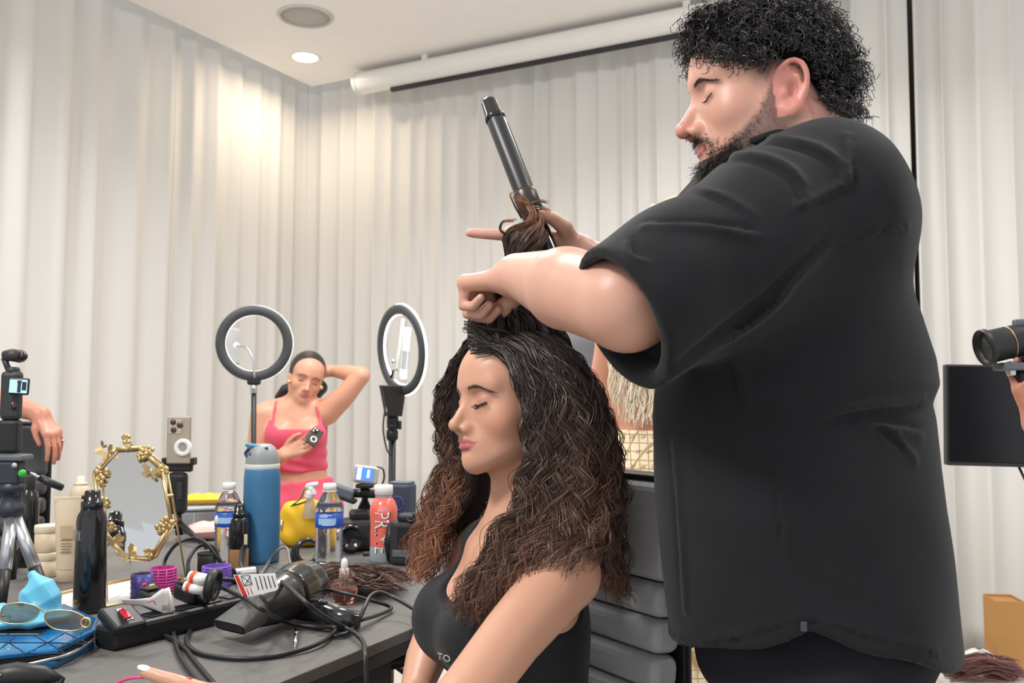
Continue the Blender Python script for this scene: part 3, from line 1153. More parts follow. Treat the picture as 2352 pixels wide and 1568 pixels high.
G_FAR = guides([
    [(1098, 782, 1.400), (1070, 815, 1.440), (1040, 870, 1.478), (1022, 930, 1.492), (1030, 1000, 1.500), (1050, 1065, 1.500), (1052, 1130, 1.490), (1022, 1205, 1.470), (988, 1270, 1.450), (968, 1330, 1.440)],
    [(1096, 772, 1.420), (1056, 825, 1.495), (1024, 885, 1.535), (1010, 942, 1.550), (1022, 1010, 1.556), (1018, 1080, 1.556), (985, 1150, 1.545), (958, 1220, 1.525), (950, 1285, 1.510), (962, 1345, 1.500)],
    [(1100, 764, 1.450), (1068, 835, 1.550), (1044, 920, 1.580), (1055, 1010, 1.586), (1072, 1090, 1.580), (1058, 1160, 1.566), (1030, 1220, 1.548), (1000, 1280, 1.530), (985, 1330, 1.520)],
    [(1130, 758, 1.480), (1106, 850, 1.575), (1104, 950, 1.598), (1116, 1050, 1.598), (1108, 1130, 1.580), (1088, 1190, 1.560), (1052, 1245, 1.540), (1020, 1300, 1.525)],
    [(1170, 752, 1.500), (1170, 850, 1.585), (1180, 960, 1.605), (1190, 1060, 1.600), (1170, 1150, 1.575), (1140, 1210, 1.56)]])
FIST = W(1146, 668, 1.39)


def woman_hairbase(P):
    q = to_local(P, WH_O, WH_R) / WH_S

    def cap(Q):
        d = d_ell(Q, (0, -0.014, 0.030), (0.079, 0.100, 0.092))
        return sm_max(d, -(Q[:, 2] - (0.076 + 1.65 * (Q[:, 1] - 0.067))), 0.004)
    d = near(q, (0, -0.01, 0.03), 0.15, cap) * WH_S
    for g, off, ax in ((G_NEAR, range(1, 8), W(1215, 960, 1.44)), (G_FAR, range(0, 5), W(1095, 960, 1.52))):
        for i in off:
            n = len(g[i])
            # stay inside the mass of strands: pulled inwards from the outer guides
            pts = []
            for j, p in enumerate(g[i]):
                v = np.array([ax[0] - p[0], ax[1] - p[1], 0.0])
                if g is G_NEAR and j > n - 5 and i < 5:
                    v = np.array([0.0, 1.0, -0.25])
                pts.append(p + unit(v) * (0.022 if j else 0.012))
            pts = pts[:-2]
            rs = [0.010] + [0.019] * (n - 5) + [0.014, 0.006]
            e = d_chain(P, pts, rs)
            d = sm_min(d, e, 0.012)
    return d


m_hbase = mat('hair_mass', srgb(30, 23, 21), 0.75, bump=0.9, bscale=420, stretch=(1, 1, 0.3))
sdf_obj('hair_mass', woman_hairbase, axis([(-0.20, 0.20, 0.0045)]), axis([(1.12, 1.68, 0.0045)]), axis([(0.83, 1.34, 0.0045)]), m_hbase, w_t, None, 0)

hr = np.random.default_rng(21)
K = 62
S_all, C_all = [], []
c_root, c_mid, c_tip, c_cop = [np.array(srgb(*c)) for c in ((42, 36, 35), (60, 48, 44), (80, 62, 54), (160, 108, 79))]


def hair_cols(n, warm, var):
    s = np.linspace(0, 1, K)[None, :, None]
    tip = c_tip * (1 - warm) + c_cop * warm
    c = np.where(s < 0.45, c_root + (c_mid - c_root) * (s / 0.45), c_mid + (tip - c_mid) * ((s - 0.45) / 0.55))
    return np.broadcast_to(c * var, (n, K, 3)).copy()


def add_lock(P, n, warm, **kw):
    S_all.append(lock(P, n, K, hr, **kw))
    var = hr.uniform(0.7, 1.35)
    C_all.append(hair_cols(n, warm, var) * hr.uniform(0.8, 1.25, (n, 1, 1)))


for k in range(215):
    g = hr.uniform(0, len(G_NEAR) - 1.001) if k > 14 else hr.uniform(0.0, 0.5)
    P = blend_guides(G_NEAR, g)
    P[0] += np.array([hr.normal(0, 0.012), hr.normal(0, 0.010), hr.normal(-0.004, 0.006)])
    lay = hr.uniform(0, 1)
    sh = np.linspace(0.15, 1, len(P))[:, None]
    P = P + sh * np.array([hr.normal(0, 0.007), lay * 0.030 - 0.006, hr.normal(0, 0.004)])
    add_lock(P, 18, hr.uniform(0.0, 0.35), r_root=0.011, r_tip=hr.uniform(0.003, 0.006), amp=hr.uniform(0.006, 0.0125), clen=hr.uniform(0.062, 0.105), noise=0.0026, cut=0.3, hand=hr.choice([-1, 1]))
for k in range(110):
    g = hr.uniform(0, len(G_FAR) - 1.001)
    if k < 50:
        g = hr.uniform(0.0, 2.2)
    P = blend_guides(G_FAR, g)
    sh = np.linspace(0.15, 1, len(P))[:, None]
    P = P + sh * np.array([hr.normal(0, 0.007), hr.uniform(-0.008, 0.02), hr.normal(0, 0.004)])
    add_lock(P, 16, hr.uniform(0.5, 1.0), r_root=0.010, r_tip=hr.uniform(0.003, 0.008), amp=hr.uniform(0.005, 0.012), clen=hr.uniform(0.050, 0.075), noise=0.003, cut=0.35, hand=hr.choice([-1, 1]))
# loose flyaways and the long single curls at the right
for g in ([(1395, 1010, 1.36), (1420, 1080, 1.35), (1432, 1140, 1.35), (1428, 1200, 1.35)], [(1400, 1180, 1.37), (1430, 1230, 1.37), (1415, 1290, 1.36), (1432, 1330, 1.36), (1450, 1375, 1.36)],
          [(1405, 1240, 1.38), (1400, 1300, 1.37), (1428, 1345, 1.37), (1462, 1392, 1.37)], [(1335, 1240, 1.19), (1322, 1295, 1.175), (1290, 1318, 1.170), (1270, 1355, 1.165), (1255, 1385, 1.165)],
          [(1035, 1050, 1.55), (1000, 1075, 1.55), (978, 1105, 1.55), (985, 1140, 1.55)], [(1010, 900, 1.54), (998, 940, 1.55), (1005, 990, 1.55)]):
    add_lock(guides([g])[0], 9, 0.4, r_root=0.003, r_tip=0.0015, amp=0.003, clen=0.05, noise=0.0012)
for k in range(60):
    P = blend_guides(G_NEAR if k % 2 else G_FAR, hr.uniform(0, 3.9))
    sh = np.linspace(0.1, 1, len(P))[:, None]
    P = P + sh * np.array([hr.normal(0, 0.02), hr.uniform(-0.03, 0.0), hr.normal(0, 0.01)])
    add_lock(P, 2, 0.4, r_root=0.004, r_tip=0.008, amp=0.006, clen=0.06, noise=0.005, cut=0.5)
# hair of the crown drawn up into the man's fist
for k in range(125):
    az = hr.uniform(-PI, PI)
    rad = math.sqrt(hr.uniform(0.04, 1.0))
    el = rad * 1.12
    front = math.cos(az)
    if front > 0.5:
        el *= 0.80
    loc = np.array([math.sin(az) * 0.078 * math.sin(el), front * 0.098 * math.sin(el) - 0.014, 0.030 + 0.090 * math.cos(el)])
    root = to_world(loc * 1.01, WH_O, WH_R)
    top = FIST + np.array([hr.normal(-0.002, 0.008), hr.normal(0, 0.006), hr.uniform(0.0, 0.015)])
    nrm = WH_R @ unit([loc[0], loc[1] * 0.8, loc[2] - 0.03])
    d = top - root
    p1 = root + d * 0.25 + nrm * 0.016 * rad
    p2 = root + d * 0.60 + nrm * 0.010 * rad
    p2[:2] = p2[:2] * 0.7 + top[:2] * 0.3
    P = np.array([root, p1, p2, top * 0.8 + p2 * 0.2, top])
    add_lock(P, 14, 0.0, r_root=0.0065, r_tip=0.003, amp=0.0012, clen=0.07, noise=0.0016, cut=0.0)
# the lock wound about the curling wand
G_WAND = guides([
    [(1152, 640, 1.395), (1165, 590, 1.385), (1158, 550, 1.380), (1175, 520, 1.375), (1205, 512, 1.372), (1222, 490, 1.380), (1206, 465, 1.395), (1186, 448, 1.400)],
    [(1165, 640, 1.395), (1185, 590, 1.372), (1205, 560, 1.365), (1228, 530, 1.370), (1240, 500, 1.385), (1225, 478, 1.400), (1205, 470, 1.39), (1190, 462, 1.38)],
    [(1175, 640, 1.40), (1205, 600, 1.372), (1235, 570, 1.370), (1250, 545, 1.385), (1242, 520, 1.41), (1215, 520, 1.42), (1200, 500, 1.41)]])
for k in range(26):
    P = blend_guides(G_WAND, hr.uniform(0, 1.99)) + np.array([hr.normal(0, 0.003), hr.normal(0, 0.002), 0])
    add_lock(P, 12, 0.85, r_root=0.007, r_tip=0.003, amp=0.0016, clen=0.06, noise=0.001, cut=0.3)
for g in ([(1215, 470, 1.39), (1240, 462, 1.385), (1262, 464, 1.385)], [(1225, 480, 1.39), (1248, 478, 1.385), (1266, 486, 1.385)], [(1165, 540, 1.375), (1150, 525, 1.37), (1158, 508, 1.37), (1188, 506, 1.37)],
          [(1200, 500, 1.375), (1182, 470, 1.37), (1172, 446, 1.37), (1186, 438, 1.375)]):
    add_lock(guides([g])[0], 10, 0.85, r_root=0.003, r_tip=0.002, amp=0.001, clen=0.06, noise=0.001)
SW = np.concatenate(S_all)
CW = np.concatenate(C_all)
strands_mesh('hair_strands', SW, np.full(len(SW), 0.00062), np.full(len(SW), 0.00036), m_hair, w_t, CW, 2)['kind'] = 'stuff'

# ---------------------------------------------------------------- brows and lashes follow the skin
def snap(f, P, it=6):
    P = np.asarray(P, np.float32)
    for _ in range(it):
        d = f(P)
        P = P - (sdf_normal(f, P, 0.001) * d[:, None]).astype(np.float32)
    return P


def face_line(f, O, Rm, S, pts, k=8):
    return snap(f, to_world(catmull(np.array(pts), k) * S, O, Rm))


def brow_and_lash(f, O, Rm, S, parent, rng, brow_pts, lash_pts, n_brow, brow_w, lash_len, colr, side_list=(1, -1), lash_r=0.00105):
    br, la = [], []
    mbl = MB()
    for sd in side_list:
        bp = face_line(f, O, Rm, S, [(p[0] * sd, p[1], p[2]) for p in brow_pts])
        nrm = sdf_normal(f, bp)
        m = len(bp)
        for i in range(n_brow):
            t = rng.uniform(0, 1)
            x = t * (m - 1)
            a = int(min(x, m - 2))
            c = bp[a] * (1 - (x - a)) + bp[a + 1] * (x - a)
            tg = unit(bp[a + 1] - bp[a])
            up = Rm[:, 2]
            wv = brow_w * (1 - 0.75 * t ** 2) * rng.uniform(-1, 1)
            c = c + up * wv + nrm[a] * 0.0004
            d = unit(tg * (0.4 + t) + up * (0.75 - 1.3 * t - wv * 60) + nrm[a] * 0.15)
            br.append([c, c + d * 0.0022, c + d * 0.0046 + nrm[a] * 0.0002, c + (d + tg * 0.4) * 0.0062])
        lp = face_line(f, O, Rm, S, [(p[0] * sd, p[1], p[2]) for p in lash_pts], 6)
        nl = sdf_normal(f, lp)
        mbl.tube(lp + nl * 0.0002, lash_r, 5)
        for i in range(len(lp)):
            for _ in range(2):
                c = lp[i]
                tg = unit(lp[min(i + 1, len(lp) - 1)] - lp[max(i - 1, 0)])
                d = unit(nl[i] * 0.9 - Rm[:, 2] * 0.75 + tg * (i / len(lp) - 0.3) * 0.9 + rng.normal(0, 0.08, 3))
                e = unit(d + Rm[:, 2] * 0.5)
                la.append([c, c + d * lash_len * 0.4, c + d * lash_len * 0.75 + Rm[:, 2] * lash_len * 0.05, c + (d + e) * lash_len * 0.52])
    br = np.array(br)
    la = np.array(la)
    cb = np.broadcast_to(np.array(colr), br.shape)
    strands_mesh('eyebrows', br, np.full(len(br), 0.00027), np.full(len(br), 0.0001), m_hair, parent, cb)['kind'] = 'stuff'
    V = mbl.build('lash_line', m_lash, parent, world=True)
    cl = np.broadcast_to(np.array(srgb(24, 18, 17)), la.shape)
    strands_mesh('eyelashes', la, np.full(len(la), 0.00026), np.full(len(la), 0.00008), m_hair, parent, cl)['kind'] = 'stuff'


brow_and_lash(woman_field, WH_O, WH_R, WH_S, w_t, hr, [(0.0135, 0.085, 0.0172), (0.024, 0.082, 0.0182), (0.036, 0.076, 0.0180), (0.049, 0.062, 0.0125)],
              [(0.0200, 0.080, -0.0060), (0.026, 0.084, -0.0088), (0.032, 0.083, -0.0100), (0.040, 0.080, -0.0094), (0.0465, 0.075, -0.0066)], 190, 0.0024, 0.0105, srgb(76, 58, 50))
# ================================================================ standing man
MH_R = rot_head(math.radians(92), math.radians(7), 0.0)
MH_S = 1.04
M_HEAD = dict(jaw=1.08, chin=(0.070, -0.096), jawc=(0.053, 0.004, -0.066), nose=1.12, nosew=1.18, brow=0.0115, ears=1.02, earz=-0.021, lips=0.95, mouth=-0.0665, chinr=1.2, eye=(0.0325, 0.0))
MH_O = W(1622, 214, 1.20) - MH_R @ np.array([0.0325, 0.076, 0.0]) * MH_S
m_shoulder = W(1840, 505, 1.13)
m_elbow = W(1440, 700, 1.045)
m_mid = W(1300, 662, 1.155)
m_wrist = W(1190, 632, 1.285)
mf_shoulder = W(1730, 470, 1.38)
mf_elbow = W(1560, 720, 1.52)
mf_wrist = W(1338, 584, 1.455)
y_ = unit([-0.66, 0.74, -0.02])
x_ = unit([0.76, 0.62, 0.05])
x_ = unit(x_ - y_ * x_.dot(y_))
MHAND = hand_chains(Mframe(m_wrist, x_, y_, np.cross(x_, y_)), 1.06, bends=[(1.25, 1.6, 0.7), (1.3, 1.65, 0.7), (1.35, 1.65, 0.7), (1.4, 1.6, 0.7)],
                    spread=[0.03, 0.0, -0.03, -0.06], thumb=[(0.014, 0.018, -0.012), (0.032, 0.046, -0.026), (0.022, 0.070, -0.038), (0.002, 0.082, -0.042)])
y2 = unit([-0.97, -0.10, 0.02])
x2 = unit([0.10, -0.55, 0.83])
x2 = unit(x2 - y2 * x2.dot(y2))
z2 = np.cross(x2, y2)
MFHAND = hand_chains(Mframe(mf_wrist, x2, y2, z2), 1.04, bends=[(0.05, 0.10, 0.05), (0.9, 1.2, 0.8), (1.0, 1.2, 0.8), (1.1, 1.2, 0.8)],
                     spread=[-0.05, 0.0, -0.03, -0.06], thumb=[(0.016, 0.020, -0.004), (0.046, 0.034, 0.004), (0.062, 0.056, 0.006), (0.068, 0.082, 0.006)])


def hairline(v):
    return np.interp(v, [-0.12, -0.10, -0.066, -0.056, -0.034, 0.005, 0.050, 0.080, 0.10], [-0.068, -0.056, -0.046, -0.016, 0.014, 0.020, 0.036, 0.062, 0.072])


def man_field(P):
    q = to_local(P, MH_O, MH_R) / MH_S
    d = near(q, (0, 0, 0), 0.19, lambda Q: head_field(Q, M_HEAD)) * MH_S
    nt = to_world(np.array([0, -0.025, -0.07]), MH_O, MH_R)
    nb = W(1835, 400, 1.235)
    d = sm_min(d, d_cap(P, nt, nb, 0.066, 0.080), 0.03)
    # full cheek and soft under the jaw
    d = sm_min(d, d_ell(q * MH_S, (0, 0.020, -0.078), (0.052, 0.050, 0.040)), 0.03)
    core = W(1850, 620, 1.23)
    hip = np.array([core[0] - 0.02, core[1], 0.86])
    d = sm_min(d, d_chain(P, [nb, core, hip], [0.08, 0.13, 0.105]), 0.06)
    d = sm_min(d, d_chain(P, [core + np.array([0, 0, 0.06]), m_shoulder, m_shoulder * 0.45 + m_elbow * 0.55], [0.09, 0.075, 0.062]), 0.03)
    d = sm_min(d, d_chain(P, [m_shoulder * 0.45 + m_elbow * 0.55, m_elbow, m_mid, m_wrist], [0.062, 0.054, 0.052, 0.032], 0.010), 0.02)
    d = sm_min(d, near(P, m_wrist + y_ * 0.06, 0.18, lambda Q: d_hand(Q, MHAND)), 0.022)
    d = sm_min(d, d_chain(P, [core + np.array([0, 0.05, 0.06]), mf_shoulder, mf_elbow, mf_elbow * 0.6 + mf_wrist * 0.4, mf_wrist], [0.09, 0.07, 0.052, 0.048, 0.029]), 0.02)
    d = sm_min(d, near(P, mf_wrist + y2 * 0.06, 0.18, lambda Q: d_hand(Q, MFHAND)), 0.02)
    for sx in (-0.07, 0.07):
        a = hip + np.array([0, sx, -0.06])
        d = sm_min(d, d_chain(P, [a, np.array([a[0] + 0.01, a[1] + sx * 0.5, 0.45]), np.array([a[0] + 0.03, a[1] + sx * 0.6, 0.08]), np.array([a[0] - 0.14, a[1] + sx * 0.7, 0.045])], [0.07, 0.06, 0.045, 0.035]), 0.03)
    return d


def man_colour(V):
    q = to_local(V.astype(np.float32), MH_O, MH_R) / MH_S
    a = np.abs(q[:, 0])
    c = np.tile(np.array(srgb(203, 155, 136)), (len(V), 1))

    def mix(w, col):
        w = np.clip(w, 0, 1)[:, None]
        c[:] = c * (1 - w) + np.array(col) * w
    hd = (q[:, 2] > -0.16) & (a < 0.1) & (q[:, 1] > -0.13)
    v, w = q[:, 1], q[:, 2]
    # ruddy ear, nose and cheek
    mix(hd * np.clip((a - 0.070) / 0.006, 0, 1) * (np.abs(v + 0.018) < 0.028) * (w > -0.058) * 0.55, srgb(205, 120, 112))
    mix(hd * np.exp(-((v - 0.105) ** 2 + (w + 0.038) ** 2 + a ** 2) / 0.017 ** 2) * 0.6, srgb(205, 118, 112))
    mix(hd * np.exp(-((v - 0.055) ** 2 + (w + 0.030) ** 2) / 0.02 ** 2) * 0.25, srgb(206, 130, 118))
    mo = M_HEAD['mouth']
    up = mo + 0.0078 - 0.008 * (a / 0.026) ** 1.6
    lo = mo - 0.0105 + 0.0100 * (a / 0.026) ** 2.2
    mix(hd * (v > 0.064) * (a < 0.026) * np.clip(np.minimum(up - w, w - lo) / 0.0014 + 0.4, 0, 1), srgb(170, 108, 102))
    # stubble of the beard and the clipped temple
    mix(beard_mask(q) * np.where(v > 0.035, 0.9, 0.78), srgb(76, 62, 58))
    mix(hd * np.clip(1 - np.abs(v - 0.008) / 0.022, 0, 1) * np.clip((w + 0.02) / 0.03, 0, 1) * np.clip((0.055 - w) / 0.01, 0, 1) * (a > 0.05) * (a < 0.076) * 0.8, srgb(80, 70, 68))
    mix(hd * np.clip((w - hairline(v) + 0.016) / 0.014, 0, 1) * (v < 0.03) * (a < 0.076) * 0.85, srgb(48, 43, 43))
    # arms a touch rosier
    return c


def beard_mask(q):
    a, v, w = np.abs(q[:, 0]), q[:, 1], q[:, 2]
    top = np.interp(v, [-0.03, 0.0, 0.02, 0.045, 0.06, 0.085, 0.12], [-0.03, 0.0, -0.035, -0.058, -0.066, -0.080, -0.084])
    m = np.clip((top - w) / 0.012, 0, 1) * np.clip((v + 0.03) / 0.025, 0, 1) * np.clip((w + 0.145) / 0.012, 0, 1)
    mous = (v > 0.070) * np.clip(1 - np.abs(w - (-0.0545 - 0.0055 * (a / 0.02))) / 0.0065, 0, 1) * np.clip((0.028 - a) / 0.004, 0, 1)
    corner = (v > 0.055) * np.clip(1 - np.abs(a - 0.029) / 0.006, 0, 1) * np.clip((-0.058 - w) / 0.006, 0, 1) * np.clip((w + 0.10) / 0.01, 0, 1)
    return np.clip(np.maximum(np.maximum(m, mous * 1.2), corner * 0.8), 0, 1) * np.clip((np.where((v < 0.002) & (w > -0.058), 0.0728, 0.095) - a) / 0.003, 0, 1)


mt = thing('person', 'tall bearded man in a loose black T-shirt curling the woman\'s hair', 'person', (0.36, 1.22, 0.0))
sdf_obj('body', man_field, axis([(-0.12, 0.20, 0.0042), (0.20, 0.41, 0.0030), (0.41, 0.62, 0.010)]),
        axis([(0.98, 1.10, 0.0045), (1.10, 1.345, 0.0031), (1.345, 1.66, 0.0045)]),
        axis([(0.0, 1.18, 0.014), (1.18, 1.44, 0.004), (1.44, 1.74, 0.0030)]), m_skin, mt, man_colour, 1)

# ---------------------------------------------------------------- T-shirt
ROWS = [  # py, left x, right x, depth centre, half thickness
    (285, 1790, 1930, 1.235, 0.075), (320, 1765, 1985, 1.240, 0.105), (370, 1725, 2022, 1.240, 0.140), (440, 1675, 2052, 1.232, 0.170), (520, 1625, 2076, 1.225, 0.180), (620, 1580, 2098, 1.220, 0.180),
    (740, 1545, 2122, 1.215, 0.180), (830, 1520, 2140, 1.215, 0.185), (885, 1508, 2146, 1.215, 0.188), (925, 1503, 2130, 1.215, 0.185), (960, 1500, 2136, 1.215, 0.188), (1060, 1500, 2142, 1.215, 0.195),
    (1150, 1506, 2152, 1.215, 0.200), (1250, 1522, 2170, 1.215, 0.200), (1350, 1537, 2186, 1.215, 0.200), (1440, 1546, 2203, 1.215, 0.200), (1540, 1536, 2222, 1.215, 0.200)]
rz, rl, rr_, rc, rt = [], [], [], [], []
for py, xl, xr, dc, th in ROWS[::-1]:
    A, B_ = W(xl, py, dc), W(xr - np.interp(py, [285, 370, 440, 540, 620, 740, 830], [0, 60, 82, 82, 64, 42, 32]), py, dc)
    rz.append(A[2]); rl.append(A[0]); rr_.append(B_[0]); rc.append(dc); rt.append(th)


def man_torso(P):
    z = P[:, 2]
    L = np.interp(z, rz, rl)
    Rr = np.interp(z, rz, rr_)
    dc = np.interp(z, rz, rc)
    th = np.interp(z, rz, rt)
    cx, rx = (L + Rr) / 2, (Rr - L) / 2
    qx, qy = np.abs(P[:, 0] - cx) / rx, np.abs(P[:, 1] - dc) / th
    n = (qx ** 2.15 + qy ** 2.15 + 1e-6) ** (1 / 2.15)
    return ((n - 1) * np.minimum(rx, th) * 0.9).astype(np.float32)


sl_end = W(1422, 730, 1.025)
sl_sh = W(1800, 540, 1.11)
sl_ax = unit(sl_end - sl_sh)
fs_end = W(1560, 640, 1.50)
fs_sh = W(1750, 480, 1.36)
fs_ax = unit(fs_end - fs_sh)


def man_shirt0(P):
    d = man_torso(P)
    d = sm_max(d, P[:, 2] - 1.512 + 0.25 * np.abs(P[:, 1] - 1.235), 0.02)
    # draped folds that run down the side of the shirt
    ph = P[:, 0] * 46 + P[:, 2] * 10 + 2.0 * np.sin(P[:, 2] * 7)
    d = d + 0.0035 * np.sin(ph) * np.clip((1.05 - P[:, 2]) / 0.2, 0, 1) * np.clip((0.33 - np.abs(P[:, 0] - 0.30)) / 0.2, 0, 1)
    d = d + 0.0035 * np.sin(P[:, 0] * 22 - P[:, 2] * 17 + 3 * np.sin(P[:, 2] * 4 + P[:, 0] * 3)) * np.clip((1.30 - P[:, 2]) / 0.2, 0, 1)
    s = d_chain(P, [sl_sh + sl_ax * -0.06, sl_sh * 0.5 + sl_end * 0.5, sl_end + sl_ax * 0.10], [0.122, 0.100, 0.080])
    along = (P - sl_end.astype(np.float32)) @ sl_ax.astype(np.float32)
    s = s + 0.0035 * np.sin(along * 55 + P[:, 2] * 25)
    d = sm_min(d, s, 0.035)
    f = d_chain(P, [fs_sh, fs_end + fs_ax * 0.1], [0.11, 0.088])
    d = sm_min(d, f, 0.03)
    return d


def man_shirt_cut(P, d):
    along = (P - sl_end.astype(np.float32)) @ sl_ax.astype(np.float32)
    armr = np.linalg.norm(P - sl_end.astype(np.float32) - along[:, None] * sl_ax.astype(np.float32), axis=1)
    nearend = armr < 0.16
    # sleeve hem cut square, hollow inside
    d = np.where((along > -0.15) & nearend, sm_max(d, along, 0.006), d)
    inner = sm_max(armr - 0.071, -0.035 - along, 0.004)
    d = sm_max(d, -np.where(along < 0.3, inner, 1.0), 0.003)
    al2 = (P - fs_end.astype(np.float32)) @ fs_ax.astype(np.float32)
    r2 = np.linalg.norm(P - fs_end.astype(np.float32) - al2[:, None] * fs_ax.astype(np.float32), axis=1)
    d = np.where((al2 > -0.1) & (r2 < 0.14), sm_max(d, al2, 0.006), d)
    x = P[:, 0]
    hem = 0.906 - 0.45 * np.clip(0.335 - x, 0, 0.16) - 0.29 * np.clip(x - 0.335, 0, 0.3) + 0.003 * np.sin(x * 60)
    d = sm_max(d, hem - P[:, 2], 0.004)
    und = man_torso(P) + 0.016
    d = sm_max(d, -np.maximum(und, P[:, 2] - hem - 0.05), 0.003)
    return d


CREASES = [  # pixel path, groove radius, depth of the groove, ridge beside it (px offset)
    ([(1655, 372), (1720, 368), (1790, 392), (1832, 432), (1838, 482)], 0.0055, (6, -12)),
    ([(1690, 335), (1780, 330), (1870, 352), (1922, 392), (1934, 432)], 0.0050, (6, -12)),
    ([(1590, 440), (1660, 462), (1730, 505)], 0.0030, (0, -9)),
    ([(1838, 486), (1900, 456), (1952, 428), (1962, 380), (1950, 315)], 0.0026, (-7, -5)),
    ([(1530, 855), (1600, 800), (1680, 740), (1760, 680), (1830, 610), (1900, 545)], 0.0070, (8, 14)),
    ([(1640, 790), (1740, 716), (1800, 662)], 0.0040, (7, 10)),
    ([(1480, 508), (1600, 508), (1700, 520), (1740, 530)], 0.0040, (0, 12)),
    ([(2120, 930), (2040, 945), (1950, 958), (1880, 972)], 0.0070, (0, -14)),
    ([(2115, 985), (2050, 968), (1990, 966)], 0.0045, (0, 12)),
    ([(2090, 1050), (2040, 1000), (2000, 980)], 0.0040, (10, 6)),
    ([(1940, 560), (2010, 535), (2085, 515)], 0.0018, (0, 6)),
    ([(1770, 1090), (1790, 1180), (1800, 1260)], 0.0022, (9, 0)),
    ([(1452, 545), (1460, 575), (1485, 590)], 0.0050, (-8, 12)),
    
    ([(1536, 1020), (1548, 1150), (1556, 1280), (1562, 1400)], 0.0022, (14, 0)),
    ([(1560, 1478), (1700, 1468), (1850, 1428), (2000, 1466), (2150, 1506)], 0.0014, (0, -5)),
    ([(1672, 820), (1690, 880), (1700, 930)], 0.0030, (16, 10)),
]
cr_lines = []
for path, rg, off in CREASES:
    pts = []
    for x, y in catmull(np.array(path, float), 4):
        h = ray_hit(man_shirt0, x, y, 0.7)
        if h is not None:
            pts.append(h)
    rid = []
    for x, y in catmull(np.array(path, float), 2):
        h = ray_hit(man_shirt0, x + off[0], y + off[1], 0.7)
        if h is not None:
            rid.append(h)
    cr_lines.append((pts, rid, rg))


def man_shirt(P):
    d = man_shirt0(P)
    m = np.abs(d) < 0.03
    if m.any():
        Q = P[m]
        e = d[m]
        for pts, rid, rg in cr_lines:
            n = len(pts)
            if n < 3:
                continue
            c = np.mean(pts, 0)
            far = max(np.linalg.norm(np.array(pts) - c, axis=1)) + 0.05
            k = np.linalg.norm(Q - c.astype(np.float32), axis=1) < far
            if not k.any():
                continue
            if len(rid) > 2:
                t = np.linspace(0, PI, len(rid))
                e[k] = sm_min(e[k], d_chain(Q[k], rid, list(rg * 0.9 * np.sin(t) + 0.0002)), 0.012)
            t = np.linspace(0, PI, n)
            e[k] = sm_max(e[k], -d_chain(Q[k], pts, list(rg * (0.25 + 0.75 * np.sin(t)))), 0.006)
        d[m] = e
    return man_shirt_cut(P, d)


m_shirt = mat('black_cotton', srgb(25, 25, 29), 0.82, bump=0.16, bscale=1500, var=0.10, vscale=30, sheen=0.08, spec=0.25)
sdf_obj('t_shirt', man_shirt, axis([(0.04, 0.64, 0.0046)]), axis([(0.93, 1.65, 0.0048)]), axis([(0.80, 1.53, 0.0046)]), m_shirt, mt, None, 0)
# ribbed collar
ring = [W(1745, 322, 1.16), W(1830, 300, 1.165), W(1905, 292, 1.20), W(1945, 298, 1.24), W(1930, 300, 1.30), W(1850, 310, 1.325), W(1750, 330, 1.30), W(1700, 350, 1.24)]
MB().tube(catmull(ring, 8, True), 0.010, 8, closed=True, flat=(1.0, 0.7)).build('collar', m_shirt, mt, world=True)
# seam stitching of the hem label
h = ray_hit(man_shirt0, 1846, 1438, 0.7)
if h is not None:
    MB().box((0, 0, 0), (0.007, 0.004, 0.011), 0.001, Mrot(h)).build('hem_tag', mat('hem_tag_grey', srgb(70, 68, 74), 0.8), mt, world=True)

core = W(1850, 620, 1.23)


def man_trousers(P):
    hip = np.array([core[0] - 0.005, 1.215, 0.86])
    d = d_ell(P, hip, (0.160, 0.150, 0.13))
    for sx in (-0.078, 0.078):
        a = hip + np.array([0, sx, -0.03])
        d = sm_min(d, d_chain(P, [a, np.array([a[0] + 0.01, a[1] + sx * 0.4, 0.45]), np.array([a[0] + 0.02, a[1] + sx * 0.5, 0.09])], [0.105, 0.092, 0.08]), 0.025)
    d = d + 0.002 * np.sin(P[:, 2] * 90 + P[:, 0] * 30)
    return sm_max(d, P[:, 2] - 0.95, 0.01)


sdf_obj('trousers', man_trousers, axis([(0.12, 0.62, 0.009)]), axis([(0.9, 1.55, 0.009)]), axis([(0.0, 0.98, 0.009)]), mat('black_denim', srgb(33, 33, 39), 0.85, bump=0.3, bscale=900, spec=0.2), mt, None, 0)
for sx in (-0.14, 0.14):
    x0, y0 = core[0] - 0.04, 1.215 + sx
    MB().box((x0 - 0.03, y0, 0.05), (0.30, 0.105, 0.1), 0.035, seg=4).build('shoe', mat('shoe_black', srgb(24, 24, 25), 0.5), mt, world=True)

# ---------------------------------------------------------------- hair and beard
mr = np.random.default_rng(5)


def man_hairbase(P):
    q = to_local(P, MH_O, MH_R) / MH_S
    d = d_ell(q, (0, -0.018, 0.050), (0.084, 0.098, 0.078))
    d = sm_min(d, d_ell(q, (0, -0.068, 0.006), (0.064, 0.060, 0.058)), 0.03)
    d = sm_min(d, d_ell(q, (0, 0.054, 0.096), (0.05, 0.032, 0.022)), 0.03)
    d = d + 0.004 * np.sin(q[:, 0] * 190) * np.sin(q[:, 1] * 170 + 1) * np.sin(q[:, 2] * 180)
    d = sm_max(d, -(q[:, 2] - hairline(q[:, 1])), 0.006)
    return d * MH_S


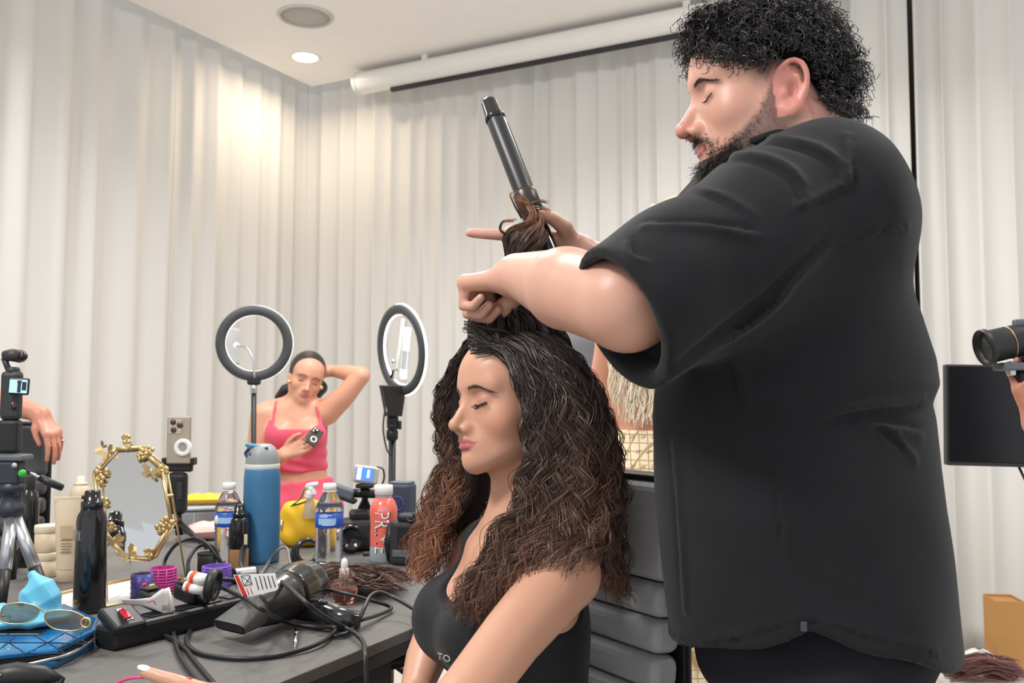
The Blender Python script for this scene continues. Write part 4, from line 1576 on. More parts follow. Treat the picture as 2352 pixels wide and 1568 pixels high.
sdf_obj('hair_mass', man_hairbase, axis([(0.20, 0.52, 0.004)]), axis([(1.10, 1.40, 0.004)]), axis([(1.48, 1.75, 0.004)]), mat('man_hair_mass', srgb(15, 14, 14), 0.95, spec=0.05), mt, None, 0)
KM = 18
roots = []
while len(roots) < 3900:
    p = mr.normal(0, 1, (400, 3))
    p /= np.linalg.norm(p, axis=1)[:, None]
    q = np.array([0, -0.018, 0.046]) + p * np.array([0.080, 0.094, 0.078])
    lo = mr.random(400) < 0.22
    q[lo] = np.array([0, -0.068, 0.006]) + p[lo] * np.array([0.060, 0.060, 0.055])
    fr = mr.random(400) < 0.08
    q[fr] = np.array([0, 0.052, 0.093]) + p[fr] * np.array([0.05, 0.030, 0.022])
    ok = (q[:, 2] > hairline(q[:, 1]) + np.where(np.abs(q[:, 1] + 0.025) < 0.035, 0.016, 0.004)) & (q[:, 0] > -0.06)
    for i in np.nonzero(ok)[0]:
        roots.append((q[i], p[i]))
for i in range(420):     # curls along the front and the sides of the hairline
    v_ = mr.uniform(0.0, 0.088) if mr.random() < 0.7 else mr.uniform(-0.11, -0.058)
    w_ = hairline(v_) + mr.uniform(0.002, 0.014)
    u_ = 0.078 * math.sqrt(max(0.02, 1 - ((v_ + 0.022) / 0.112) ** 2)) * (1 if mr.random() < 0.8 else mr.uniform(-0.5, 1))
    q_ = np.array([u_, v_, w_])
    roots.append((q_, unit(q_ - np.array([0, -0.02, 0.05]) + np.array([0, 0.02, -0.02]))))
S = np.zeros((len(roots), KM, 3))
s = np.linspace(0, 1, KM)
for i, (q, n) in enumerate(roots):
    L = mr.uniform(0.012, 0.030)
    turns = mr.uniform(1.0, 2.3)
    rad = mr.uniform(0.003, 0.0062)
    a = unit(n + mr.normal(0, 0.45, 3) + np.array([0, -0.1, -0.25]))
    e1 = unit(np.cross(a, mr.normal(0, 1, 3)))
    e2 = np.cross(a, e1)
    th = 2 * PI * turns * s + mr.uniform(0, 6)
    g = rad * np.clip(s / 0.25, 0, 1)
    Pq = q[None] + (s * L)[:, None] * a[None] + (g * np.cos(th))[:, None] * e1 + (g * np.sin(th))[:, None] * e2
    Pq[:, 2] -= 0.006 * s ** 2
    S[i] = Pq
S = to_world(S.reshape(-1, 3) * MH_S, MH_O, MH_R).reshape(len(roots), KM, 3)
cm = np.array(srgb(38, 35, 35)) * mr.uniform(0.6, 1.5, (len(roots), 1, 1)) * np.ones((1, KM, 3))
strands_mesh('hair_curls', S, np.full(len(S), 0.00066), np.full(len(S), 0.00045), m_hair, mt, cm, 2)['kind'] = 'stuff'
# beard
bq = []
tries = 0
while len(bq) < 3000 and tries < 60:
    tries += 1
    p = np.stack([mr.uniform(-0.03, 0.075, 1500), mr.uniform(-0.02, 0.105, 1500), mr.uniform(-0.135, 0.0, 1500)], 1)
    m = (np.abs(p[:, 0]) < np.where(p[:, 1] < 0.004, 0.064, 0.09)) * beard_mask(p) * np.where(p[:, 1] > 0.040, 1.0, 0.5) > mr.random(1500)
    p = p[m]
    pw = to_world(p * MH_S, MH_O, MH_R).astype(np.float32)
    dd = man_field(pw)
    k = np.abs(dd) < 0.012
    bq += list(pw[k])
bq = snap(man_field, np.array(bq[:3000]), 4)
nb_ = sdf_normal(man_field, bq)
down = -MH_R[:, 2] * 0.9 + MH_R[:, 1] * 0.1
Sb = np.zeros((len(bq), 5, 3))
ql = to_local(bq, MH_O, MH_R) / MH_S
for i in range(len(bq)):
    L = (0.013 if ql[i, 1] > 0.05 and ql[i, 2] < -0.078 else 0.0055 if ql[i, 1] > 0.05 else 0.0028) * mr.uniform(0.6, 1.25)
    d = unit(nb_[i] * 0.7 + down * 0.8 + mr.normal(0, 0.35, 3))
    d2 = unit(d + mr.normal(0, 0.7, 3))
    for j in range(5):
        t = j / 4
        Sb[i, j] = bq[i] + d * L * t + d2 * L * 0.4 * t * t
cb = np.array(srgb(44, 37, 36)) * mr.uniform(0.6, 1.7, (len(bq), 1, 1)) * np.ones((1, 5, 3))
rbd = np.where((ql[:, 1] > 0.045), 0.00038, 0.00020)
strands_mesh('beard', Sb, rbd, rbd * 0.5, m_hair, mt, cb)['kind'] = 'stuff'
brow_and_lash(man_field, MH_O, MH_R, MH_S, mt, mr, [(0.017, 0.088, 0.0150), (0.027, 0.085, 0.0165), (0.038, 0.078, 0.0160), (0.051, 0.064, 0.0115)],
              [(0.0215, 0.082, -0.0055), (0.027, 0.083, -0.0080), (0.033, 0.082, -0.0088), (0.041, 0.078, -0.0075), (0.0465, 0.074, -0.0045)], 200, 0.0030, 0.005, srgb(52, 44, 42), (1,), 0.0005)
# ================================================================ curling wand in the man's hand
a, b = W(1122, 232, 1.500), W(1262, 590, 1.412)
t = thing('curling_wand', 'black curling wand held upright with a lock of hair around it', 'curling iron', b)
Mw = Malign((0, 0, 0), a - b, (1, 0, 0))
Lw = float(np.linalg.norm(a - b))
m_wand = mat('wand_barrel', srgb(52, 52, 54), 0.38, metal=0.3)
m_gloss = mat('gloss_black', srgb(22, 23, 26), 0.18, coat=0.4)
MB().lathe([(0.0165, 0.10), (0.0163, Lw - 0.045), (0.0150, Lw - 0.040)], 28, Mw).build('barrel', m_wand, t)
MB().box((0.0145, 0.004, Lw * 0.60), (0.006, 0.016, Lw * 0.46), 0.002, Mw).build('clamp', m_wand, t)
MB().lathe([(0.0150, Lw - 0.042), (0.0178, Lw - 0.040), (0.0178, Lw - 0.034), (0.0158, Lw - 0.031), (0.0140, Lw - 0.004), (0.0115, Lw + 0.001), (0, Lw + 0.002)], 28, Mw).build('cool_tip', m_gloss, t)
MB().lathe([(0.0168, 0.085), (0.0195, 0.087), (0.0200, 0.120), (0.0185, 0.124), (0.0165, 0.124)], 28, Mw).build('collar', mat('wand_collar', srgb(70, 62, 56), 0.35, metal=0.5), t)
MB().lathe([(0, -0.10), (0.011, -0.10), (0.0165, -0.08), (0.0180, 0.02), (0.0175, 0.09)], 24, Mw).build('handle', m_gloss, t)
# ================================================================ office chairs
m_leather = mat('sheen_leather', srgb(176, 177, 180), 0.40, bump=0.35, bscale=500, spec=0.45)  # black leather, its reflection of the bright curtains put into a paler base colour
m_plastic = mat('black_plastic', srgb(28, 28, 30), 0.45)
m_chrome = mat('chrome', (0.75, 0.75, 0.77), 0.15, metal=1.0)


def office_chair(loc, yaw, label, ztop, width=0.50, m_leather=None):
    """local: the back stands at y = 0, the sitter faces -y"""
    t = thing('office_chair', label, 'chair', loc, yaw, 'black ribbed office chairs')
    lean = 0.10
    z = ztop
    hs = [0.155] + [0.0535] * 7
    for i, h in enumerate(hs):
        zc = z - h / 2
        M = Mrot((0, -lean * (ztop - zc), zc), rx=-lean)
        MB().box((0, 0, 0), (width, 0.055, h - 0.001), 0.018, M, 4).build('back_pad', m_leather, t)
        z -= h
    MB().box((0, 0.036 - lean * 0.26, ztop - 0.265), (width + 0.012, 0.016, 0.535), 0.006, Mrot((0, 0, 0), rx=0)).build('back_shell', m_plastic, t)
    MB().box((0, 0.004, ztop + 0.004), (width * 0.98, 0.05, 0.010), 0.004).build('top_trim', m_plastic, t)
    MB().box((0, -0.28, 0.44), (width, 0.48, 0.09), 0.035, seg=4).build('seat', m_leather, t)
    MB().lathe([(0.03, 0.10), (0.03, 0.40), (0.0, 0.40)], 16, Mrot((0, -0.26, 0))).build('gas_column', m_chrome, t)
    for k in range(5):
        a = 2 * PI * k / 5 + 0.3
        d = np.array([math.cos(a), math.sin(a), 0])
        c = np.array([0, -0.26, 0])
        lg = MB().tube([c + [0, 0, 0.11], c + d * 0.16 + [0, 0, 0.10], c + d * 0.29 + [0, 0, 0.075]], [0.026, 0.022, 0.016], 8).build('base_arm', m_chrome, t)
        MB().lathe([(0, -0.012), (0.027, -0.012), (0.029, 0), (0.027, 0.012), (0, 0.012)], 14, Mrot(c + d * 0.29 + [0, 0, 0.03], rx=PI / 2, rz=a)).build('caster', m_plastic, lg)
    for sx in (-1, 1):
        MB().tube([(sx * (width / 2 + 0.02), -0.05, ztop - 0.42), (sx * (width / 2 + 0.035), -0.06, ztop - 0.36), (sx * (width / 2 + 0.035), -0.34, ztop - 0.37)], 0.014, 8).build('armrest', m_plastic, t)
    return t


ca = unit([0.55, -0.835, 0])
c0 = np.array([0.171, 1.55, 0]) - ca * 0.085
# its back runs along ca; the sitter side faces the woman
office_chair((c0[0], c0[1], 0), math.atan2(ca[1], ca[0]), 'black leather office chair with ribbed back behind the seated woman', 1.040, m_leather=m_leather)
pl = W(52, 968, 2.60)
office_chair((pl[0] - 0.205, pl[1] + 0.02, 0), math.radians(14), 'black ribbed office chair at far left with an arm resting on it', pl[2] - 0.01, m_leather=mat('black_leather', srgb(62, 63, 66), 0.4, bump=0.3, bscale=500))
# ================================================================ things on the table, left half
m_gold = mat('gold', srgb(216, 188, 134), 0.34, metal=0.9)
m_white = mat('white_plastic', srgb(232, 231, 228), 0.4)
m_cream = mat('cream_plastic', srgb(214, 195, 168), 0.45, var=0.02)
m_rubber = mat('cord_rubber', srgb(38, 38, 40), 0.42)
m_glassy = mat('clear_plastic', (0.96, 0.97, 0.98), 0.06, trans=0.96, ior=1.22)
m_silver = mat('brushed_aluminium', srgb(196, 198, 202), 0.28, metal=0.85)


def label_text(s, size, m, parent, M, name='lettering'):
    V, fs = text_mesh(s, size)
    return MB().add(V, fs, False, M).build(name, m, parent)


# ---- black spray can
p = T(205, 1404)
D = p[1]
k = D / F
t = thing('hairspray_can', 'tall glossy black spray can standing beside the gold mirror', 'spray can', p)
H = 272 * k
MB().lathe([(0, 0), (0.030, 0), (0.0315, 0.004), (0.0300, 0.10), (0.0292, H * 0.74), (0.0270, H * 0.79), (0.0215, H * 0.835), (0.0212, H * 0.845)], 36).build('can_body', m_gloss, t)
MB().lathe([(0.0205, H * 0.84), (0.0215, H * 0.842), (0.0215, H * 0.90), (0.0195, H * 0.91), (0.0160, H * 0.915), (0.0150, H * 0.985), (0.0130, H), (0, H)], 28).build('cap', m_gloss, t)
MB().lathe([(0.0310, 0), (0.0318, 0.002), (0.0318, 0.007), (0.0308, 0.009)], 36).build('base_rim', m_plastic, t)
MB().box((-0.012, -0.009, H * 0.945), (0.010, 0.010, 0.008), 0.002).build('nozzle', m_plastic, t)
for i, (w, zz) in enumerate(((0.016, 0.66), (0.012, 0.635), (0.014, 0.61))):
    label_text(('III', 'II', 'III')[i], 0.011, mat('print_grey', srgb(150, 150, 150), 0.5), t, Mframe((-0.0120, -0.0276, H * zz), (0.92, -0.39, 0), (0, 0, 1), (-0.39, -0.92, 0)))
# ---- cream tube standing on its cap
p = T(158, 1333)
k = p[1] / F
t = thing('cream_tube', 'beige squeeze tube standing upside down on its cap', 'tube', p, 0.12)
H, Wd = 186 * k, 37 * k


def tubef(u, v):
    a = 2 * PI * u
    f = v
    rx = 0.027 * (1 - f) + Wd * f
    ry = 0.026 * (1 - f) ** 0.8 + 0.0018
    return (rx * math.cos(a), ry * math.sin(a), 0.03 + (H - 0.034) * f)


MB().grid(tubef, 28, 10).build('tube_body', m_cream, t)
MB().box((0, 0, H - 0.004), (Wd * 2, 0.0042, 0.012), 0.001).build('crimp', m_cream, t)
MB().lathe([(0, 0), (0.0255, 0), (0.027, 0.002), (0.027, 0.028), (0.0262, 0.031), (0, 0.031)], 30).build('cap', m_cream, t)
m_print = mat('print_brown', srgb(148, 124, 98), 0.6)
MB().box((0.0, -0.0225, H * 0.60), (0.030, 0.0006, 0.030)).build('print_panel', mat('print_pale', srgb(200, 178, 148), 0.6), t)
for q in range(5):
    MB().box((0.0, -0.0262 + q * 0.0003, H * (0.50 - 0.035 * q)), (0.026 - 0.003 * (q % 2), 0.0006, 0.0022)).build('print_line', m_print, t)
# ---- two stacked jars
p = T(103, 1324)
k = p[1] / F
z = 0
for i in range(2):
    t = thing('cream_jar', ('beige cosmetic jar at the bottom of the stack behind the tripod', 'beige cosmetic jar with pale lid on top of the other jar')[i], 'jar', (p[0] + 0.001 * i, p[1], TZ + z), 0, 'stacked beige jars')
    r = 0.0265
    hb = 0.040 if i == 0 else 0.046
    MB().lathe([(0, 0), (r * 0.90, 0), (r * 0.97, 0.004), (r, 0.012), (r * 0.98, hb), (r * 0.9, hb + 0.001), (0, hb + 0.001)], 30).build('jar_body', m_cream, t)
    MB().lathe([(r * 1.0, hb + 0.001), (r * 1.04, hb + 0.003), (r * 1.04, hb + 0.016), (r * 1.0, hb + 0.019), (0, hb + 0.019)], 30).build('lid', mat('jar_lid', srgb(222, 207, 184), 0.5), t)
    z += hb + 0.0195
# ---- beige spray bottle behind the tube
p = T(180, 1292)
k = p[1] / F
t = thing('cream_bottle', 'beige round shouldered bottle with small cap behind the tube', 'bottle', p)
H = 195 * k
MB().lathe([(0, 0), (0.024, 0), (0.0255, 0.003), (0.0255, H * 0.78), (0.0235, H * 0.86), (0.0165, H * 0.895), (0.0160, H * 0.90), (0, H * 0.90)], 30).build('bottle_body', m_cream, t)
MB().lathe([(0.0162, H * 0.895), (0.0175, H * 0.90), (0.0175, H * 0.925), (0.0095, H * 0.93), (0.0090, H), (0, H)], 24).build('spray_cap', m_cream, t)
# ---- dark bottle behind the tripod
p = T(60, 1300)
t = thing('dark_bottle', 'black glossy bottle standing behind the tripod legs', 'bottle', p)
k = p[1] / F
H = 205 * k
MB().lathe([(0, 0), (0.0245, 0), (0.026, 0.003), (0.0258, H * 0.70), (0.022, H * 0.80), (0.0145, H * 0.84), (0.0140, H * 0.85), (0, H * 0.85)], 28).build('bottle_body', m_gloss, t)
MB().lathe([(0.0155, H * 0.84), (0.0160, H * 0.86), (0.0150, H * 0.99), (0.0135, H), (0, H)], 20).build('cap', m_plastic, t)

# ---- table tripod and pocket camera
apx = W(26, 1172, 1.93)
t = thing('table_tripod', 'small silver legged tripod with green button at the left edge', 'tripod', (apx[0], apx[1], TZ))
k = 1.93 / F


def loc(px, py, d=0.0):
    q = W(px, py, 1.93 + d)
    return q - np.array(t.location)


m_navy = mat('tripod_dark', srgb(44, 48, 58), 0.45)
m_grey = mat('tripod_grey', srgb(92, 98, 104), 0.4)
for fx, fy, dd in ((112, 1392, 0), (0, 1408, 0), (30, 1310, 0)):
    ft = T(fx, fy) - np.array(t.location) + np.array([0, 0, 0.006])
    tp = loc(28, 1170) + unit(ft - loc(28, 1170)) * 0.02
    lg = MB().tube([tp, tp * 0.42 + ft * 0.58], 0.0130, 10).build('leg', m_silver, t)
    MB().tube([tp * 0.44 + ft * 0.56, tp * 0.02 + ft * 0.98], [0.0125, 0.0105], 10).build('lower_leg', m_plastic, lg)
    MB().ball(ft, (0.012, 0.012, 0.006)).build('rubber_foot', m_plastic, lg)
c = loc(26, 1165)
MB().lathe([(0.018, -0.02), (0.026, -0.012), (0.027, 0.004), (0.020, 0.010), (0.020, 0.032), (0.026, 0.034), (0.026, 0.048), (0.017, 0.052), (0.017, 0.075), (0.0, 0.075)], 24, Mrot(c)).build('collar', m_navy, t)
MB().tube([loc(26, 1330), loc(26, 1160)], 0.010, 10).build('centre_column', m_plastic, t)
MB().box(loc(26, 1085), (0.048, 0.040, 0.055), 0.008).build('pan_head', m_navy, t)
MB().box(loc(30, 1050), (0.066, 0.046, 0.013), 0.004).build('quick_plate', m_grey, t)
MB().lathe([(0, 0.004), (0.006, 0.004), (0.0085, 0.0), (0.0085, -0.004)], 18, Mrot(loc(50, 1087, -0.023), rx=PI / 2)).build('green_button', mat('green_button', srgb(58, 168, 62), 0.35), t)
MB().lathe([(0, 0.003), (0.005, 0.003), (0.006, 0.0)], 16, Mrot(loc(33, 1068, -0.022), rx=PI / 2)).build('screw', m_chrome, t)
MB().tube([loc(55, 1078), loc(98, 1100)], 0.0035, 8).build('pan_handle_rod', m_chrome, t)
MB().tube([loc(92, 1096), loc(110, 1106), loc(143, 1120)], [0.0075, 0.0088, 0.0070], 10).build('pan_handle_grip', m_plastic, t)
t = thing('pocket_camera', 'small black gimbal camera with lit screen on top of the tripod', 'camera', W(25, 1041, 1.93))
m_body = mat('camera_body', srgb(46, 47, 50), 0.5)
MB().box(loc(23, 1002), (0.042, 0.030, 0.072), 0.008).build('battery_handle', m_plastic, t)
MB().box(loc(27, 908), (0.041, 0.028, 0.106), 0.010).build('body', m_body, t)
sc = MB().box((0, 0, 0), (0.042, 0.008, 0.036), 0.004, Mrot(loc(44, 887, -0.020), rz=0.1, ry=0.05)).build('screen_frame', m_plastic, t)
m_scr = mat('screen_lit', srgb(150, 190, 205), 0.2, emit=srgb(150, 190, 210), estr=0.8)
MB().box((0, -0.0042, 0), (0.036, 0.0008, 0.028), 0.0, Mrot(loc(44, 887, -0.020), rz=0.1, ry=0.05)).build('screen', m_scr, sc)
m_scrd = mat('screen_dark', srgb(40, 44, 60), 0.3)
for dx, dz, w, h in ((0.002, -0.002, 0.007, 0.022), (0.012, 0.001, 0.009, 0.018), (0.002, 0.010, 0.009, 0.005)):
    MB().box((dx, -0.0047, dz), (w, 0.0006, h), 0.0, Mrot(loc(44, 887, -0.020), rz=0.1, ry=0.05)).build('screen_figure', m_scrd, sc)
MB().ball(loc(29, 926, -0.0145), 0.0016, 8).build('record_light', mat('red_led', (1, 0.05, 0.1), 0.3, emit=(1, 0.05, 0.12), estr=3), t)
MB().ball(loc(31, 935, -0.0135), (0.006, 0.003, 0.006), 12).build('joystick', m_plastic, t)
MB().lathe([(0.012, 0), (0.014, 0.004), (0.012, 0.012), (0, 0.013)], 20, Mrot(loc(30, 856))).build('gimbal_base', m_body, t)
MB().tube([loc(22, 852), loc(15, 838), loc(10, 822)], [0.007, 0.006, 0.007], 10).build('gimbal_arm', m_body, t)
hd = MB().tube([loc(10, 817), loc(26, 815), loc(48, 818)], [0.011, 0.0135, 0.014], 16).build('camera_head', m_body, t)
MB().lathe([(0.0100, 0.000), (0.0122, 0.0), (0.0122, 0.003), (0.0098, 0.003)], 24, Malign(loc(49, 818, -0.001), loc(62, 820, -0.012))).build('lens_ring', mat('bronze_ring', srgb(150, 92, 70), 0.35, metal=0.6), hd)
MB().ball(loc(53, 818, -0.004), 0.0095, 14).build('lens', m_gloss, hd)

# ---- gilded flower mirror on easel legs
mo = W(308, 1160, 2.02)
t = thing('vanity_mirror', 'gilded octagonal table mirror wreathed with golden flowers and butterflies', 'mirror', (mo[0], mo[1], TZ))
octp = [(266, 1031), (318, 1028), (370, 1076), (394, 1198), (346, 1284), (287, 1282), (236, 1222), (216, 1086)]
yawm = 0.25


def mloc(px, py, off=0.0):
    d = 2.02 + (px - 305) / F * 2.0 * yawm - (py - 1160) / F * 2.0 * 0.22 + off
    return W(px, py, d) - np.array(t.location)


P8 = [mloc(*q) for q in octp]
fr = MB()
for i in range(8):
    a, b = P8[i], P8[(i + 1) % 8]
    o = np.array([0, 0.030, 0.0])
    MB().tube([a, b], 0.0045, 8).build('frame_rod', m_gold, t)
    MB().tube([a + o, b + o], 0.0030, 8).build('back_rod', m_gold, t)
    MB().tube([a, a + o], 0.0030, 8).build('spacer', m_gold, t)
cen = np.mean(P8, 0)
inner = [cen + (q - cen) * 0.97 + np.array([0, 0.012, 0]) for q in P8]
gl = MB()
gl.add(inner + [q + np.array([0, 0.004, 0]) for q in inner], [list(range(8))[::-1], list(range(8, 16))] + [[i, (i + 1) % 8, 8 + (i + 1) % 8, 8 + i] for i in range(8)], False)
gl.build('mirror_glass', mat('mirror', (0.60, 0.61, 0.61), 0.02, metal=1.0), t)
for a, b in (((384, 1075), (427, 1330)), ((236, 1080), (246, 1386)), ((300, 1040), (300, 1290))):
    q0 = mloc(*a, 0.02)
    q1 = T(*b) - np.array(t.location) + np.array([0, 0, 0.002])
    MB().tube([q0, q1], 0.0022, 6).build('easel_leg', m_gold, t)
MB().tube([mloc(380, 1138), mloc(398, 1138)], 0.0040, 8).build('hinge_bolt', m_gold, t)
mrn = np.random.default_rng(3)


def flower(c, r, n=5):
    mb = MB()
    tilt = mrn.uniform(-0.6, 0.6, 2)
    for i in range(n):
        a = 2 * PI * i / n + mrn.uniform(0, 1)
        q = np.array([math.cos(a) * r * 0.62, -0.006 + tilt[0] * math.cos(a) * r * 0.4, math.sin(a) * r * 0.62])
        mb.ball(c + q, (r * 0.44, r * 0.17, r * 0.44), 8)
    mb.ball(c + np.array([0, -0.010, 0]), r * 0.22, 8)
    return mb.build('flower', m_gold, t)


def butterfly(c, r, ang):
    mb = MB()
    for sg in (1, -1):
        for a, l in ((0.5, 1.0), (-0.55, 0.75)):
            q = [(0, 0), (l * 0.5, 0.32 * l), (l, 0.25 * l), (l * 1.02, -0.05), (l * 0.6, -0.22 * l)]
            ca_, sa_ = math.cos(a), math.sin(a)
            q = [(sg * (x * ca_ - y * sa_) * r, (x * sa_ + y * ca_) * r) for x, y in q]
            if sg < 0:
                q = q[::-1]
            M = Mframe(c + np.array([0, -0.008, 0]), (math.cos(ang), -0.35 * sg, math.sin(ang)), (-math.sin(ang), 0, math.cos(ang)), (0, -1, 0))
            mb.prism(q, -0.0006, 0.0006, 0, M)
    mb.tube([c + [0, -0.008, -r * 0.4], c + [0, -0.008, r * 0.4]], r * 0.07, 6)
    return mb.build('butterfly', m_gold, t)


for q, r in (((293, 1008), 0.013), ((330, 1042), 0.013), ((345, 1034), 0.012), ((236, 1083), 0.015), ((232, 1100), 0.013), ((240, 1152), 0.013), ((375, 1080), 0.015), ((386, 1200), 0.016), ((370, 1212), 0.013), ((250, 1205), 0.014), ((345, 1268), 0.013), ((325, 1048), 0.010)):
    flower(mloc(*q), r)
for q, r, a in (((252, 1040), 0.022, 0.5), ((350, 1084), 0.024, -0.3), ((266, 1240), 0.022, 0.2), ((300, 1270), 0.024, 0.6), ((240, 1028), 0.016, 1.0), ((300, 1026), 0.012, 0.1)):
    butterfly(mloc(*q), r, a)
# ---- gold rimmed tray under the easel
cs = [T(112, 1375), T(330, 1329), T(352, 1378), T(118, 1424)]
c = np.mean(cs, 0)
t = thing('gold_rimmed_tray', 'flat white tray with a thin gold rim in front of the mirror', 'tray', c)
cl = [q - c for q in cs]
MB().prism([q[:2] for q in cl][::-1], 0.0, 0.004).build('tray_base', mat('tray_white', srgb(222, 223, 222), 0.25), t)
for i in range(4):
    a, b = cl[i], cl[(i + 1) % 4]
    MB().tube([a + [0, 0, 0.006], b + [0, 0, 0.006]], 0.0045, 8).build('rim', m_gold, t)

# ---- wallet, cloth bag, sunglasses, brush
m_holo = mat('holographic_blue', srgb(38, 118, 176), 0.22, metal=0.55, var=0.35, vscale=9, coat=0.5)
wc = [T(-90, 1480), T(228, 1455), T(150, 1515), T(-60, 1560)]
wcs = [T(-110, 1450), T(150, 1425), T(226, 1462), T(216, 1490), T(130, 1535), T(-80, 1560)]
c = np.mean(wcs, 0)
t = thing('zip_wallet', 'iridescent blue zipped wallet with geometric facets on the table corner', 'wallet', c)
poly = [(q - c)[:2] for q in wcs][::-1]
MB().prism(poly, 0.0, 0.012, 0.003).build('lower_cover', m_holo, t)
MB().prism([q * 0.985 for q in poly], 0.012, 0.022).build('zip_gusset', m_plastic, t)
MB().prism(poly, 0.022, 0.033, 0.005, seg=3).build('upper_cover', m_holo, t)
zp = [np.array([q[0] * 1.002, q[1] * 1.002, 0.017]) for q in poly]
MB().tube(catmull(zp, 6, True), 0.0028, 6, closed=True).build('zipper', m_silver, t)
m_line = mat('facet_line', srgb(24, 40, 74), 0.4)
g = np.random.default_rng(8)
xs_ = [(-60, 1470), (50, 1445), (150, 1452), (205, 1478), (150, 1500), (60, 1500), (-30, 1510), (20, 1475), (110, 1475)]
for i, j in ((0, 7), (7, 1), (7, 5), (1, 8), (8, 2), (8, 4), (8, 5), (2, 3), (3, 4), (7, 6), (5, 6), (4, 5), (8, 3), (7, 8)):
    a, b = [T(*xs_[q], 0.0335) - c for q in (i, j)]
    MB().tube([a, b], 0.0007, 4).build('facet_line', m_line, t)
pl_ = T(48, 1452, 0.034) - c
MB().box(pl_, (0.075, 0.028, 0.002), 0.001, None).build('name_plate', m_gloss, t)
# blue drawstring cloth
cb = T(55, 1440, 0.034)


def cloth(P):
    q = P - cb.astype(np.float32)
    d = d_ell(q, (-0.02, 0.01, 0.012), (0.085, 0.05, 0.020))
    d = sm_min(d, d_ell(q, (0.012, 0.03, 0.040), (0.040, 0.030, 0.042)), 0.02)
    d = sm_min(d, d_cap(q, (0.01, 0.04, 0.06), (-0.01, 0.04, 0.080), 0.018, 0.010), 0.02)
    d = sm_min(d, d_ell(q, (-0.065, -0.005, 0.020), (0.040, 0.035, 0.026)), 0.02)
    d = d + 0.0035 * np.abs(np.sin(q[:, 0] * 70 + q[:, 2] * 55 + 2 * np.sin(q[:, 1] * 40))) + 0.0025 * np.abs(np.sin(q[:, 2] * 90 - q[:, 0] * 50 + 1))
    return sm_max(d, -(q[:, 2] - 0.001), 0.003)


o = sdf_obj('cloth_pouch', cloth, axis([(cb[0] - 0.14, cb[0] + 0.12, 0.003)]), axis([(cb[1] - 0.08, cb[1] + 0.12, 0.003)]), axis([(TZ + 0.03, TZ + 0.15, 0.003)]), mat('blue_satin', srgb(92, 176, 206), 0.4, sheen=0.2), None)
tag(o, 'crumpled light blue satin pouch lying on the blue wallet', 'pouch')
# sunglasses
sg = T(100, 1445, 0.045)
t = thing('sunglasses', 'thin gold rimmed sunglasses with grey brown lenses on the wallet', 'sunglasses', sg)
m_lens = mat('tinted_lens', srgb(112, 108, 98), 0.05, trans=0.5, ior=1.2, coat=0.3)
D0 = sg[1]


def gl2(px, py, d=0.0):
    return W(px, py, D0 + d) - sg


L1 = [(2, 1424), (8, 1392), (40, 1384), (72, 1388), (90, 1398), (82, 1418), (58, 1430), (28, 1432)]
L2 = [(103, 1412), (118, 1402), (160, 1402), (190, 1414), (198, 1425), (190, 1440), (170, 1448), (130, 1445), (108, 1432)]
for L_, dd in ((L1, 0.0), (L2, -0.03)):
    q = catmull([gl2(x, y, dd) for x, y in L_], 4, True)
    cc = q.mean(0)
    V = np.vstack([cc[None] + np.array([[0, -0.004, 0]]), q])
    n = len(q)
    le = MB().add(V, [[0, 1 + i, 1 + (i + 1) % n] for i in range(n)]).build('lens', m_lens, t)
    MB().tube(q, 0.0011, 6, closed=True).build('rim', m_gold, t)
MB().tube(catmull([gl2(88, 1398, 0), gl2(97, 1400, -0.014), gl2(108, 1408, -0.03)], 4), 0.0012, 6).build('bridge', m_gold, t)
MB().tube(catmull([gl2(200, 1424, -0.03), gl2(186, 1452, 0.03), gl2(172, 1468, 0.10)], 4), 0.0016, 6).build('temple_arm', m_gold, t)
MB().tube(catmull([gl2(4, 1415, 0.0), gl2(20, 1420, 0.06), gl2(40, 1430, 0.13)], 4), 0.0016, 6).build('temple_arm', m_gold, t)
MB().torus(0.0075, 0.0022, 18, 8, Mrot(gl2(197, 1430, -0.032), rx=PI / 2)).build('hinge_emblem', m_gold, t)
# black brush in the near corner
b0, b1 = T(-60, 1590), T(150, 1575)
t = thing('hair_clipper', 'black pointed styling tool lying at the near left table corner', 'styling tool', b0)
a = b1 - b0
MB().tube([np.array([0, 0, 0.016]), a * 0.45 + [0, 0, 0.020], a * 0.75 + [0, 0, 0.016], a * 0.98 + [0, 0, 0.006]], [0.016, 0.020, 0.016, 0.006], 14).build('body', m_plastic, t)
MB().tube([a * 0.2 + [0, -0.018, 0.026], a * 0.36 + [0, -0.018, 0.027]], 0.0015, 6).build('gold_line', m_gold, t)
for q in range(9):
    MB().tube([a * (0.80 + 0.022 * q) + [0, -0.004, 0.012], a * (0.80 + 0.022 * q) + [0.002, -0.022, 0.004]], 0.0012, 5).build('tooth', m_plastic, t)
# ================================================================ things on the table, right half
# ---- phone on a small stand
def holder(px0, D):
    def f(px, py, d=0.0):
        return W(px, py, D + d)
    return f


b = T(412, 1246)
D = b[1]
k = D / F
wl_ = holder(0, D)
t = thing('phone_stand', 'black grip stand holding a phone upright behind the mirror', 'phone stand', b)


def L(px, py, d=0.0):
    return W(px, py, D + d) - b


